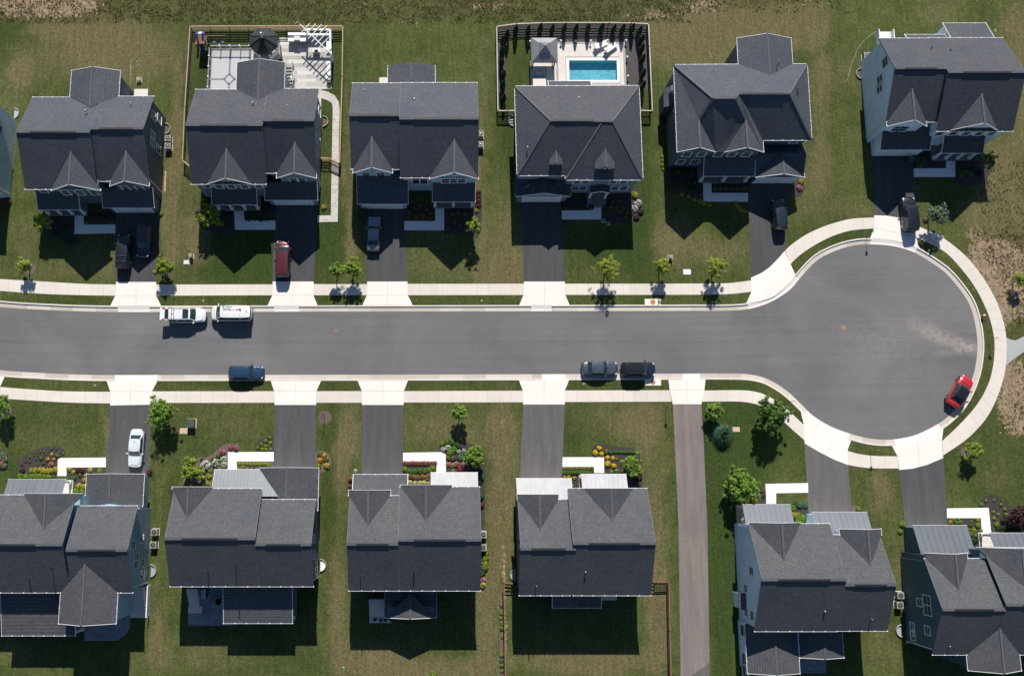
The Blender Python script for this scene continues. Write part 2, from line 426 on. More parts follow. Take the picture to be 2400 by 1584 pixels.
def resamp(P, n):
    P = [Vector(p) for p in P]; L = [0]
    for i in range(1, len(P)): L.append(L[-1] + (P[i]-P[i-1]).length)
    out = []; j = 0
    for k in range(n):
        d = L[-1]*k/(n-1)
        while j < len(P)-2 and L[j+1] < d: j += 1
        t = (d-L[j])/((L[j+1]-L[j]) or 1); q = P[j].lerp(P[j+1], t); out.append((q.x, q.y))
    return out
def walkstrip(U, Lo, z=.016, jd=1.55, name='sidewalk', mat=None, n=40):
    A = resamp(catmull(W2(U)) if len(U) > 2 else W2(U), n); B = resamp(catmull(W2(Lo)) if len(Lo) > 2 else W2(Lo), n)
    mb = MB(); mb.strip(z3(A, z), z3(B, z)); mb.strip(z3(A, z), z3(A, z-.06)); mb.strip(z3(B, z), z3(B, z-.06))
    mb.mi = 1
    tot = sum((Vector(A[i+1])-Vector(A[i])).length for i in range(n-1)); k = max(1, round(tot/jd))
    for q in range(1, k):
        t = q/k*(n-1); i = int(t); fr = t-i
        a = Vector(A[i]).lerp(Vector(A[i+1]), fr); b_ = Vector(B[i]).lerp(Vector(B[i+1]), fr)
        w = (Vector(A[i+1])-Vector(A[i])).normalized()*.016
        mb.add([(a.x-w.x,a.y-w.y,z+.004),(a.x+w.x,a.y+w.y,z+.004),(b_.x+w.x,b_.y+w.y,z+.004),(b_.x-w.x,b_.y-w.y,z+.004)], [(0,1,2,3)])
    return tag(mb.build(name, [mat or M['concrete'], M['joint']]), kind='structure')
walkstrip([(-420,610),(-200,636),(0,654),(50,657),(120,661),(200,665.5),(271,667)], [(-420,640),(-200,664),(0,681.6),(80,687.5),(120,689.5),(200,692),(270,693)])
walkstrip([(366,667),(639,666.5)], [(366,693),(639,692)])
walkstrip([(735,666),(860.5,666)], [(735,692),(860,692)])
walkstrip([(955.3,665.5),(1227.5,665)], [(956,691.8),(1226.8,691.3)])
walkstrip([(1324,665),(1500,665),(1640,664.6),(1700,664),(1725,662),(1760.6,657.4)], [(1324,691),(1500,691),(1640,690.7),(1690,690),(1725,688),(1761.3,683.5)])
walkstrip([(1840,588),(1849.5,578),(1882.7,554),(1921,535),(1959,521.7),(1997.4,513),(2048.5,510)], [(1853,620),(1858,613),(1882.7,592),(1921,568),(1959,550.5),(1997,540),(2048.5,535.5)])
walkstrip([(2150,529.6),(2178,542),(2210,557.7),(2244,583),(2270,607),(2295,638),(2315,668),(2336.9,709),(2348,741),(2356,773),(2359,805),(2358,853),(2349.6,894),(2333.7,939),(2311,980.5),(2282.7,1013),(2255,1037),(2210.6,1066.5)],
          [(2146.5,555.5),(2170,567),(2201,582),(2224,598.5),(2257,634.7),(2282.7,669.5),(2303,706),(2320,747.7),(2329.5,789),(2331,821),(2327,860),(2317.7,896.4),(2298.6,934.7),(2276,965.5),(2247.6,996),(2207.5,1034)], n=90)
walkstrip([(1986.5,1056.3),(2015,1064),(2050,1068),(2103,1069)], [(1988,1089),(2015,1094),(2050,1097),(2106,1097.5)])
walkstrip([(1650.5,915),(1744.8,914.6),(1775,919),(1802,929),(1835.7,951),(1884,995.5)], [(1645,941),(1734.7,941),(1768,946),(1795,956),(1829,981),(1852.5,1002.5),(1886,1031.8)])
walkstrip([(-420,860),(-200,886),(0,906.6),(51,910.7),(127.6,915.8),(190,917.5),(258,918)], [(-420,884),(-200,912),(0,933),(76.5,938.5),(153,942.8),(200,944.2),(258.2,945)])
walkstrip([(356.4,917),(642,916.5)], [(354.5,944),(643,943.5)])
walkstrip([(742,916.5),(848,916.4)], [(741.5,943.5),(848,943.5)])
walkstrip([(946.7,916.4),(1225.5,915.5)], [(946.2,943),(1225.8,942.5)])
walkstrip([(1323.7,915),(1569.4,914.3)], [(1323.7,941.8),(1574,941)])
# driveways
def drivemat(name, col, pale):
    m = noisy(name, col, .12, 8, .85, .12); nt = m.node_tree; b = nt.nodes['Principled BSDF']; v = coords(nt)
    src = b.inputs['Base Color'].links[0].from_socket
    a = nz(nt, vscale(nt, v, (1.5,.12,1)), 1.0, 4, .6, .2); c = mixc(nt, 1.0, src, ramp(nt, a, [(.35,(.86,.86,.87)),(.65,(1.14,1.13,1.12))]), 'MULTIPLY')
    q = nz(nt, vscale(nt, v, (1,.35,1)), .9, 5, .75, .6); c = mixc(nt, math_(nt, 'MULTIPLY', ramp(nt, q, [(.60,(0,)*3),(.72,(1,)*3)]), .35), c, pale)
    q = nz(nt, v, .7, 3, .5); c = mixc(nt, math_(nt, 'MULTIPLY', ramp(nt, q, [(.66,(0,)*3),(.74,(1,)*3)]), .35), c, tuple(x*.55 for x in col))
    nt.links.new(c, b.inputs['Base Color']); return m
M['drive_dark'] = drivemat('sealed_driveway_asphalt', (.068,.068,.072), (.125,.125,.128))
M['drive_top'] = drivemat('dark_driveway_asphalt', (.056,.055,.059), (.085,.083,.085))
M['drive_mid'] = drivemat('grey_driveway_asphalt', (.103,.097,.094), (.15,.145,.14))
M['path_asph'] = drivemat('worn_path_asphalt', (.185,.157,.144), (.24,.21,.19))
DZ = .012
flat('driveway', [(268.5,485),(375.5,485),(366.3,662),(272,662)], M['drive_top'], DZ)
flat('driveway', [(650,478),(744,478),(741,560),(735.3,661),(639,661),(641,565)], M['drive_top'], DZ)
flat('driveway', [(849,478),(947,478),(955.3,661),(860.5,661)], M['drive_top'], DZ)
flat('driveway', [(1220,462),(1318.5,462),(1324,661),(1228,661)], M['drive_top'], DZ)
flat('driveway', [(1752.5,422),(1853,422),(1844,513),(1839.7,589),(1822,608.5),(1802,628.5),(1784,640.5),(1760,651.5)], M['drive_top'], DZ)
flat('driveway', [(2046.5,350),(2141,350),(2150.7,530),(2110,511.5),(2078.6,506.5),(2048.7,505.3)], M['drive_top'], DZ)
flat('driveway', [(258.4,949.6),(354,947.6),(348,1130),(248.5,1130)], M['drive_dark'], DZ)
flat('driveway', [(643.4,948.3),(741,948.3),(739,1112),(641,1112)], M['drive_dark'], DZ)
flat('driveway', [(848,948.3),(946,948.3),(943,1130),(847,1130)], M['drive_dark'], DZ)
flat('driveway', [(1226,947.3),(1323.7,947.3),(1316.5,1135),(1218,1135)], M['drive_mid'], DZ)
flat('driveway', [(1886,1038.5),(1919.9,1058.3),(1953.5,1075.5),(1988,1089.3),(1997,1215),(1895,1215)], M['drive_mid'], DZ)
flat('driveway', [(2107.4,1100.4),(2138.7,1097.6),(2172.4,1088.6),(2210.4,1072.6),(2221,1245),(2123.5,1245)], M['drive_dark'], DZ)
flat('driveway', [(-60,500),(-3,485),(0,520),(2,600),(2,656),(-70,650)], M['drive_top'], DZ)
flat('path', [(1576.8,946.6),(1643.9,946.6),(1649,1028.6),(1658.4,1250),(1662.8,1541),(1664,1700),(1592,1700),(1595,1567),(1590,1220),(1581,1028.6)], M['path_asph'], DZ)
flat('path_patch', [(1593,1590),(1618,1584),(1636,1571),(1652,1561),(1663.2,1550),(1664,1620),(1593,1620)], M['drive_mid'], DZ+.004)
flat('gravel_path', [(2358.5,790.7),(2366,795),(2380,798),(2400,788),(2520,740),(2520,780),(2400,824),(2375,842),(2357.5,857)], noisy('pale_gravel', (.37,.38,.37), .18, 6, .95), DZ)
# front walks
WK = [[(175.5,505),(196.4,505),(196.4,526.5),(270.4,526.5),(270.4,547),(174.7,548.5)],
 [(548,484),(570.4,484),(573,517),(645.7,517),(645.7,538.8),(551,538.8)],
 [(1020,488),(1041,488),(1041,540),(947.5,540),(947.5,518.4),(1020,518.4)],
 [(1316.8,493.6),(1380,493.6),(1393.4,478.3),(1393.4,466),(1409,466),(1409,514.5),(1316.8,514.5)],
 [(1648,430),(1667.6,430),(1667.6,452.6),(1753,452.6),(1753,473),(1648,473)],
 [(2141.8,394.9),(2217,394.9),(2217,378),(2238.8,378),(2238.8,415.3),(2141.8,415.3)],
 [(135.7,1073),(248,1072),(248,1094.4),(156,1095.4),(156,1115),(134.4,1115)],
 [(534,1059),(641.8,1058.7),(641.8,1080.9),(555,1080.9),(555,1100),(534,1100)],
 [(944.6,1060.5),(1036,1059),(1045,1066),(1045,1108),(1023,1108),(1023,1081.4),(944.6,1081.4)],
 [(1318.6,1071),(1415.6,1070.7),(1416,1108),(1393,1108),(1391.8,1093.6),(1317.8,1093.6)],
 [(1793.6,1133.5),(1893.6,1131.5),(1894,1154),(1818.9,1155.4),(1818.9,1180),(1796,1180)],
 [(2218.9,1190.7),(2317,1189.4),(2323,1250),(2301,1250),(2298.6,1213.6),(2219.5,1213.6)]]
for w in WK: flat('front_walk', w, M['walkconc'], .03)

# the ground sheet -------------------------------------------------
DRY = [(260,120,170,85,.85),(180,60,110,25,.8),(30,180,60,90,.5),(50,175,30,30,.8),(415,300,16,130,.75),(400,440,20,180,.9),(440,540,50,120,.5),(820,420,14,330,.6),(1128,400,14,300,.65),(1190,560,50,90,.65),(1180,640,40,40,.6),(830,560,18,60,.6),
 (1700,60,200,70,.95),(1640,110,150,55,.85),(1850,60,70,60,.55),(1925,230,26,180,.6),(1990,170,60,50,.4),(2200,30,60,30,.5),(2380,60,40,60,.8),(2395,200,30,120,.9),(2350,430,60,110,.95),(2300,520,60,60,.7),(2380,560,60,60,.6),
 (1600,580,60,60,.55),(1700,590,60,40,.6),(1560,560,40,60,.4),(1420,640,60,25,.3),(1100,640,140,40,.4),(1010,560,60,60,.35),(470,560,30,60,.5),(1900,430,60,90,.5),(2000,500,50,40,.5),
 (230,620,60,40,.6),(60,560,30,60,.5),(120,640,60,30,.4),(250,1010,10,80,.8),(110,1030,90,50,.35),(120,960,70,20,.3),(480,975,110,40,.3),(560,1010,60,40,.3),(815,1020,26,90,.75),(800,1120,20,100,.6),(790,1420,22,170,.8),(880,1540,90,40,.9),(1000,1570,160,30,.8),
 (1050,1010,130,60,.6),(1180,1070,30,200,.7),(1170,1300,30,200,.6),(1130,1450,26,160,.8),(1440,980,120,40,.5),(1500,1000,40,60,.55),(1520,1100,40,120,.5),(1530,1300,30,130,.65),(1560,1300,14,200,.5),(1350,1560,160,25,.8),(1540,1480,26,120,.7),(1420,1530,120,20,.7),
 (500,1540,120,40,.5),(360,1520,20,80,.6),(380,1450,16,90,.5),(2060,1170,26,60,.7),(2080,1120,30,40,.4),(2100,1330,16,120,.5),(2070,1530,50,60,.45),(2340,1120,50,40,.45),(20,1400,20,120,.5),(380,1150,18,90,.4),(55,1530,40,30,.5)]
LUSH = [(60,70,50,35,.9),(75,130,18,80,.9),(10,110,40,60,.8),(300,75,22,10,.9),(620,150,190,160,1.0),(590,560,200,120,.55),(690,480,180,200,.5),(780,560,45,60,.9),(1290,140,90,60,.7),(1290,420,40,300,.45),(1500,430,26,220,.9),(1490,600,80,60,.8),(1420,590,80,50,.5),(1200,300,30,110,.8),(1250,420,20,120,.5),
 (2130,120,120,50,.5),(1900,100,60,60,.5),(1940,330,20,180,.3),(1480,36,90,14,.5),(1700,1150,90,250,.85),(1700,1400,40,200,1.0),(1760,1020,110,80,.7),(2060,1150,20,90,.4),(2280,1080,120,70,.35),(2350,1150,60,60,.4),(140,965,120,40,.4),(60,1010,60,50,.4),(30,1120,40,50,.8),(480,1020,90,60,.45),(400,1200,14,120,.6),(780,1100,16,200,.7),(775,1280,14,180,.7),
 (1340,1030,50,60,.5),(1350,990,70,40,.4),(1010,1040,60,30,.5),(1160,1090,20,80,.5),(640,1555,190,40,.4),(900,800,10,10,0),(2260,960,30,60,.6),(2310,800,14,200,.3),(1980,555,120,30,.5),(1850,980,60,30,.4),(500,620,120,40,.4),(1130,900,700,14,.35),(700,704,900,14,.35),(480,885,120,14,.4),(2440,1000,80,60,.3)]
SOIL = [(70,18,110,26,.95),(190,10,70,16,.7),(160,28,60,12,.6),(500,52,60,8,.5),(640,60,60,8,.5),(700,56,40,8,.5),(860,12,160,14,.35),(1140,20,70,12,.45),(1180,8,90,10,.3),(960,55,40,9,.5),(1500,44,60,12,.55),(1600,30,90,18,.5),(1660,8,60,14,.55),(1900,8,60,16,.5),
 (2360,640,60,55,.95),(2330,600,60,40,.85),(2385,690,30,40,.9),(2300,575,26,30,.55),(2375,720,40,40,.8),(2350,860,20,40,.2),(2385,900,40,70,.85),(2370,970,30,60,.75),(2400,950,30,60,.9),(2335,680,20,60,.7),(2350,750,14,40,.5),(2280,545,24,14,.6),(2292,660,14,50,.35),(2200,596,30,14,.2),
 (1580,585,9,18,.5),(1685,575,26,12,.25),(2010,170,20,14,.3),(2220,72,16,20,.5),(2330,75,14,30,.5),(2300,0,60,14,.35),(1180,1380,9,110,.85),(1180,1500,10,60,.9),(1175,985,5,30,.5),(2310,935,10,10,.3),(1765,500,4,4,0),(2060,1190,14,14,.3)]
def field(lst, px, py):
    s = 0
    for x, y, a, b_, k in lst:
        d = ((px-x)/a)**2 + ((py-y)/b_)**2
        if d < 2.2: s += k*max(0, 1-d/2.2)**1.2 * 1.35
    return min(1, s)
def to_px(x, y, z=0):
    c, s = math.cos(TH), math.sin(TH)
    dy, dz = y, z-CZ
    yc = dy*c + dz*s; zc = -dy*s + dz*c
    return PX0 + FPX*x/-zc, PY0 - FPX*yc/-zc
xs = [-700,-300,-150,-90] + [-72+.8*i for i in range(206)] + [110,160,320,800]
ys = [-600,-250,-100,-45] + [-28+.8*i for i in range(127)] + [90,140,300,900]
ring = C1; nr = len(ring)
hull = ring
pts = []
rb = [(min(p[0] for p in hull)-.5, max(p[0] for p in hull)+.5), (min(p[1] for p in hull)-.5, max(p[1] for p in hull)+.5)]
for x in xs:
    for y in ys:
        if rb[0][0] < x < rb[0][1] and rb[1][0] < y < rb[1][1]:
            if pip(x, y, hull): continue
        pts.append(Vector((x + (random.random()-.5)*.1, y + (random.random()-.5)*.1)))
POOL = W2([(1333.5,142.6),(1445.5,142.2),(1446.6,188.6),(1334.7,189.2)])
px_ = (POOL[0][0]+POOL[3][0])/2; px2_ = (POOL[1][0]+POOL[2][0])/2; POOL = [(px_,POOL[0][1]),(px2_,POOL[0][1]),(px2_,POOL[2][1]),(px_,POOL[2][1])]
pts = [p for p in pts if not (px_-.2 < p.x < px2_+.2 and POOL[2][1]-.2 < p.y < POOL[0][1]+.2)]
pts += [Vector(p) for p in POOL]
npt = len(pts)
pts += [Vector(p) for p in ring]
pe_ = [(npt-4,npt-3),(npt-3,npt-2),(npt-2,npt-1),(npt-1,npt-4)]
edges = pe_ + [(npt+i, npt+(i+1) % nr) for i in range(nr)]
dv, de, df, *_ = delaunay_2d_cdt(pts, edges, [], 0, 1e-5)
fs = []
for f_ in df:
    cx = sum(dv[i].x for i in f_)/3; cy = sum(dv[i].y for i in f_)/3
    if rb[0][0] < cx < rb[0][1] and rb[1][0] < cy < rb[1][1] and pip(cx, cy, hull): continue
    if px_ < cx < px2_ and POOL[2][1] < cy < POOL[0][1]: continue
    fs.append(tuple(f_))
mb = MB(); mb.add([(p.x, p.y, 0) for p in dv], fs)
# soil, dry turf and lush turf patches are stored on the sheet
def ground_material():
    m, nt, b = newmat('turf'); v = coords(nt)
    at = nt.nodes.new('ShaderNodeAttribute'); at.attribute_name = 'patch'
    sp = nt.nodes.new('ShaderNodeSeparateColor'); nt.links.new(at.outputs['Color'], sp.inputs[0])
    dry, lush, soil = sp.outputs[0], sp.outputs[1], sp.outputs[2]; meadow = at.outputs['Alpha']
    v0 = v; mp_ = nt.nodes.new('ShaderNodeMapping'); mp_.inputs['Rotation'].default_value = (.3,.2,.62); nt.links.new(v0, mp_.inputs['Vector']); v = mp_.outputs[0]
    n1 = nz(nt, v, .22, 5, .6, .4); n2 = nz(nt, v, 1.1, 4, .7, .5); n3 = nz(nt, vscale(nt, v, (1,.8,1)), 4.0, 3, .85)
    n4 = nz(nt, v, 1.8, 5, .75, .8); n6 = nz(nt, v, 2.6, 4, .7, .3)
    nt_n = ramp(nt, math_(nt,'ADD',math_(nt,'MULTIPLY',n1,.5),math_(nt,'MULTIPLY',nz(nt, v, .55, 5, .7, .6),.5)), [(.38,(0,)*3),(.62,(1,)*3)])
    mid = mixc(nt, nt_n, (.050,.067,.0185), (.088,.101,.034))
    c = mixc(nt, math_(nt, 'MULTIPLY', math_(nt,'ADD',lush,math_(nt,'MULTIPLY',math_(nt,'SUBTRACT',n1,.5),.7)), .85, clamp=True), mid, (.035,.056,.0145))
    dfac = math_(nt, 'MULTIPLY', math_(nt, 'ADD', dry, math_(nt, 'MULTIPLY', math_(nt, 'SUBTRACT', n2, .5), 1.5)), math_(nt,'ADD',dry,.10), clamp=True)
    c = mixc(nt, math_(nt, 'MULTIPLY', dfac, .95, clamp=True), c, (.126,.111,.054))
    # rough meadow tufts
    mf = math_(nt, 'MULTIPLY', meadow, ramp(nt, nz(nt, vscale(nt, v, (.6,1.5,1)), 1.3, 5, .8, .7), [(.44, (0,)*3), (.58, (1,)*3)]))
    c = mixc(nt, math_(nt, 'MULTIPLY', mf, .7), c, (.135,.108,.052))
    c = mixc(nt, math_(nt,'MULTIPLY',meadow,.35), c, (.045,.05,.016))
    # bare soil shows between tufts
    th = math_(nt, 'ADD', math_(nt, 'MULTIPLY', soil, .36), n6)
    sf = ramp(nt, th, [(.74, (0,)*3), (.84, (1,)*3)])
    n5 = nz(nt, v, .8, 3)
    c = mixc(nt, sf, c, mixc(nt, n5, (.20,.148,.098), (.32,.235,.16)))
    c = mixc(nt, 1.0, c, ramp(nt, n3, [(.3, (.55,.57,.55)), (.5, (.98,)*3), (.72, (1.5,1.45,1.38))]), 'MULTIPLY')
    tex = ramp(nt, nz(nt, v, 2.6, 3, .9), [(.35, (.75,)*3), (.65, (1.2,)*3)])
    c = mixc(nt, math_(nt, 'ADD', math_(nt,'MULTIPLY',meadow,.9), .35, clamp=True), c, mixc(nt, 1.0, c, tex, 'MULTIPLY'))
    # mowing stripes on some lawns
    sy = nt.nodes.new('ShaderNodeSeparateXYZ'); nt.links.new(v0, sy.inputs[0])
    w = math_(nt, 'SINE', math_(nt, 'MULTIPLY', math_(nt, 'ADD', sy.outputs[0], math_(nt,'MULTIPLY',sy.outputs[1],.12)), 5.6))
    c = mixc(nt, 1.0, c, ramp(nt, math_(nt, 'MULTIPLY_ADD', w, .5, .5), [(0, (.975,.975,.975)), (1, (1.02,1.02,1.02))]), 'MULTIPLY')
    c = mixc(nt, 1.0, c, ramp(nt, nz(nt, vscale(nt, v0, (2.4,.22,1)), 1.0, 3, .6), [(.3,(.86,.87,.86)),(.7,(1.14,1.12,1.10))]), 'MULTIPLY')
    nt.links.new(c, b.inputs['Base Color']); b.inputs['Roughness'].default_value = .95
    b.inputs['Specular IOR Level'].default_value = .1
    bu = nt.nodes.new('ShaderNodeBump'); bu.inputs['Strength'].default_value = .8; bu.inputs['Distance'].default_value = .07
    nt.links.new(n3, bu.inputs['Height']); nt.links.new(bu.outputs[0], b.inputs['Normal'])
    return m
M['turf'] = ground_material()
g = mb.build('ground', M['turf']); tag(g, kind='structure')
ca = g.data.color_attributes.new('patch', 'FLOAT_COLOR', 'POINT')
buf = []
for p in dv:
    px, py = to_px(p.x, p.y)
    if -200 < px < 2700 and -100 < py < 1800:
        top = 52 + 6*math.sin(px*.01)
        if px > 1500: top = 52 - (px-1500)*.12
        mead = max(0, min(1, (top-py)/8))
        mead = max(mead, max(0, min(1, 1-(((px-2380)/110)**2+((py-690)/190)**2)))*1.2, max(0, 1-(((px-2400)/70)**2+((py-930)/120)**2)))
        wx = noise.noise(Vector((p.x*.12, p.y*.12, 0)))*16 + noise.noise(Vector((p.x*.5, p.y*.5, 3)))*14
        wy = noise.noise(Vector((p.x*.12, p.y*.12, 9)))*16 + noise.noise(Vector((p.x*.5, p.y*.5, 6)))*14
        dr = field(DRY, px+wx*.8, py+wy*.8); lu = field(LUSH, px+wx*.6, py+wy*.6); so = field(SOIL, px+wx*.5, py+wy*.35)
        if py < top and px < 1560: dr = max(dr, .22); lu *= .6
    else: dr, lu, so, mead = .3, .1, 0, .6
    buf += [dr, lu, so, min(1, mead)]
ca.data.foreach_set('color', buf)

# ------------------------------------------------------------------ houses
EAVE = 6.1; TH_R = .16
class Bits:
    def __init__(s): s.l = []; s.v = False
    def new(s): m = MB(); s.l.append(m); s.v = True; return m
    def box(s, *a): return s.new().box(*a)
    def cbox(s, *a): return s.new().cbox(*a)
class House:
    def __init__(s, name, label, wall, org_px, sid, trim='white'):
        o = G(*org_px); s.org = (o[0], o[1], 0)
        s.e = empty(name, s.org, 0, label, 'house'); s.sid = sid; s.shm = M['shingle_b'] if org_px[1] > 1000 else M[('shingle','shingle_c')[int(org_px[0]/370)%2]]
        s.roof = MB(); s.cap = Bits(); s.gut = Bits(); s.rake = Bits(); s.wall = MB(); s.shade = Bits(); s.drake = Bits()
        s.metal = None; s.mroofs = []; s.blocks = []
    def _b(s, mb, name, mat, parent=None, smooth=False):
        return mb.build(name, mat, parent or s.e, s.org, smooth)
    # roof plane with thickness
    def plane(s, pts, mb=None): (mb or s.roof).slab(pts, TH_R)
    def edge(s, a, b, mb, w=.09, dz=.0, h=.12):
        a, b = Vector(a), Vector(b); d = (b-a); L = d.length; c = (a+b)/2 + Vector((0,0,dz))
        q = d.normalized(); rz = math.atan2(q.y, q.x); ry = -math.asin(max(-1, min(1, q.z)))
        mb.cbox(c, L, w, h, rz, ry)
    def gutter(s, a, b):
        gm = s.gut.new(); s.edge(a, b, gm, .10, -.07, .12)
        a, b = Vector(a), Vector(b); L = (b-a).length; n = max(1, int(L/1.25))
        for i in range(n+1):
            p = a.lerp(b, i/n); gm.cbox(p+Vector((0,0,.015)), .10, .13, .05)
    def capline(s, a, b, w=.30): s.edge(a, b, s.cap, w, .015, .05)
    def gable(s, x0, x1, yT, yB, yR=None, he=EAVE, k=.56, ov=.32, vent=True, skip=(), xpx=None):
        """ridge along X; x0,x1 at yB, photo pixels"""
        ym = yB if xpx is None else xpx
        X0 = G(x0, ym, he)[0]; X1 = G(x1, ym, he)[0]; YT = G(x0, yT, he)[1]; YB = G(x0, yB, he)[1]
        hr = he + k*(YT-YB)/2
        YR = G((x0+x1)/2, yR, hr)[1] if yR else (YT+YB)/2
        s.plane([(X0,YT,he),(X1,YT,he),(X1,YR,hr),(X0,YR,hr)])
        s.plane([(X0,YB,he),(X1,YB,he),(X1,YR,hr),(X0,YR,hr)])
        s.capline((X0,YR,hr), (X1,YR,hr), .32)
        if vent:
            L = (X1-X0); s.shade.cbox(((X0+X1)/2, YR-.06, hr+.045), L*.62, .22, .06)
        if 'T' not in skip: s.gutter((X0,YT,he), (X1,YT,he))
        if 'B' not in skip: s.gutter((X0,YB,he), (X1,YB,he))
        for X in (X0, X1):
            s.edge((X,YT,he), (X,YR,hr), s.drake, .035, -.075, .15); s.edge((X,YB,he), (X,YR,hr), s.drake, .035, -.075, .15)
        a, b, t, u = X0+ov, X1-ov, YT-.38, YB+.38
        kT = (hr-he)/(YT-YR); kB = (hr-he)/(YR-YB)
        hwT = he+kT*.38-.12; hwB = he+kB*.38-.12
        s.wall.loop_ex([(a,u,0),(a,t,0),(a,t,hwT),(a,YR,hr-.15),(a,u,hwB)], (b-a,0,0))
        B = dict(X0=X0, X1=X1, YT=YT, YB=YB, YR=YR, hr=hr, he=he, kT=kT, kB=kB, x0=a, x1=b, y0=u, y1=t)
        s.blocks.append(B); return B
    def cross(s, B, xl, xr, yc, side, k=.78, he=None, ext=0, cap=True, gl=True, gr=True, back=None):
        he = he or B['he']; a = G(xl, yc, he); b = G(xr, yc, he)
        YF = (a[1]+b[1])/2; xl, xr = a[0], b[0]; cx = (xl+xr)/2; w = (xr-xl)/2; hp = he+k*w
        sg = 1 if side == 'T' else -1
        YE = B['YT'] if side == 'T' else B['YB']; km = B['kT'] if side == 'T' else B['kB']
        hq = min(hp, B['hr']-.05)
        Yb = YE - sg*(hq-B['he'])/km
        if back is not None: Yb = G(xl, back, hp)[1]
        Ye = YE - sg*max(0, (he-B['he']))/km
        s.plane([(xl,YF,he),(cx,YF,hp),(cx,Yb,hp),(xl,Ye,he)]); s.plane([(xr,YF,he),(cx,YF,hp),(cx,Yb,hp),(xr,Ye,he)])
        if cap: s.capline((cx,YF,hp), (cx,Yb,hp), .22)
        s.edge((xl,YF,he), (cx,YF,hp), s.rake, .05, -.06, .17); s.edge((xr,YF,he), (cx,YF,hp), s.rake, .05, -.06, .17)
        if abs(YF-YE) > .15:
            if gl: s.gutter((xl,YF,he), (xl,Ye,he))
            if gr: s.gutter((xr,YF,he), (xr,Ye,he))
        yf = YF - sg*.28; yb = YE - sg*1.2
        kk = k*.3
        s.wall.loop_ex([(xl+.3,yf,0),(xr-.3,yf,0),(xr-.3,yf,he+kk-.1),(cx,yf,hp-.14),(xl+.3,yf,he+kk-.1)], (0,yb-yf,0))
        return dict(x0=xl+.3, x1=xr-.3, y=yf, cx=cx, hp=hp, YF=YF, sg=sg)
    def shed(s, x0, x1, yHi, yLo, hHi, hLo, mb=None, xHi=None, walls=None, gut=True, hipL=False, hipR=False, inset=.3):
        """lean-to roof: low edge (x0..x1,yLo) in pixels"""
        a = G(x0, yLo, hLo); b = G(x1, yLo, hLo); Yh = G(x0, yHi, hHi)[1]
        X0, X1, Yl = a[0], b[0], (a[1]+b[1])/2; sg = 1 if Yh > Yl else -1
        s.plane([(X0,Yl,hLo),(X1,Yl,hLo),(X1,Yh,hHi),(X0,Yh,hHi)], mb)
        if gut: s.gutter((X0,Yl,hLo), (X1,Yl,hLo))
        for X in (X0, X1): s.edge((X,Yl,hLo), (X,Yh,hHi), s.rake, .05, -.05, .16)
        if walls:
            s.wall.loop_ex([(X0+inset,Yl+sg*inset,0),(X0+inset,Yh,0),(X0+inset,Yh,hHi-.15),(X0+inset,Yl+sg*inset,hLo-.02)], (X1-X0-2*inset,0,0))
        return dict(X0=X0, X1=X1, Yl=Yl, Yh=Yh, hLo=hLo, hHi=hHi, sg=sg)
    def seams(s, D, mat, step=.45):
        """standing seam panel laid on a shed roof plane (its own roof part)"""
        mb = MB(); k = (D['hHi']-D['hLo'])/(D['Yh']-D['Yl'])
        mb.slab([(D['X0']-.02,D['Yl']+(.02 if D['Yl']>D['Yh'] else -.02),D['hLo']+.05),(D['X1']+.02,D['Yl']+(.02 if D['Yl']>D['Yh'] else -.02),D['hLo']+.05),(D['X1']+.02,D['Yh'],D['hHi']+.05),(D['X0']-.02,D['Yh'],D['hHi']+.05)], .1)
        n = int((D['X1']-D['X0'])/step)
        for i in range(1, n):
            x = D['X0'] + (D['X1']-D['X0'])*i/n
            s.edge((x,D['Yl'],D['hLo']), (x,D['Yh'],D['hHi']), mb, .035, .07, .06)
        s.mroofs.append((mb, mat))
    def porch(s, D, n, floor_y=None, steps=None, mat=None, rail=True, floor=True):
        sg = D['sg']; post = []
        y = D['Yl'] + sg*.30
        for i in range(n):
            x = D['X0']+.35 + (D['X1']-D['X0']-.7)*i/(n-1); mb = MB()
            mb.box(x-.13, x+.13, y-.13, y+.13, .3, D['hLo']-.1); mb.box(x-.19, x+.19, y-.19, y+.19, .3, .9)
            s._b(mb, 'porch_post', M['white'])
        if floor:
            mb = MB(); mb.box(D['X0']+.1, D['X1']-.1, D['Yl']+sg*.05, D['Yh'], 0, .35)
            s._b(mb, 'porch_floor', mat or M['stone'])
        mb = MB(); mb.box(D['X0']+.2, D['X1']-.2, y-.1, y+.1, D['hLo']-.38, D['hLo']-.12); s._b(mb, 'porch_beam', M['white'])
    def box_px(s, x0, x1, y0, y1, z0, z1, name, mat, h=None, mb=None):
        h = z1 if h is None else h
        a = G(x0, y0, h); b = G(x1, y1, h)
        m = mb or MB(); m.box(a[0], b[0], a[1], b[1], z0, z1)
        if mb is None: return s._b(m, name, mat)
    def steps(s, x0, x1, y0, y1, n, htop, up='T', mat=None, name='steps', wide=True):
        """flight of stairs between pixel rows y0 (image top) and y1"""
        a = G(x0, y0, 0); b = G(x1, y1, 0); mb = MB()
        for i in range(n):
            t0, t1 = i/n, (i+1)/n
            ya = a[1]+(b[1]-a[1])*t0; yb = a[1]+(b[1]-a[1])*t1
            z = htop*(1-(i+.5)/n) if up == 'T' else htop*((i+.5)/n)
            mb.box(a[0], b[0], ya, yb, 0, z)
        s._b(mb, name, mat or M['concrete'])
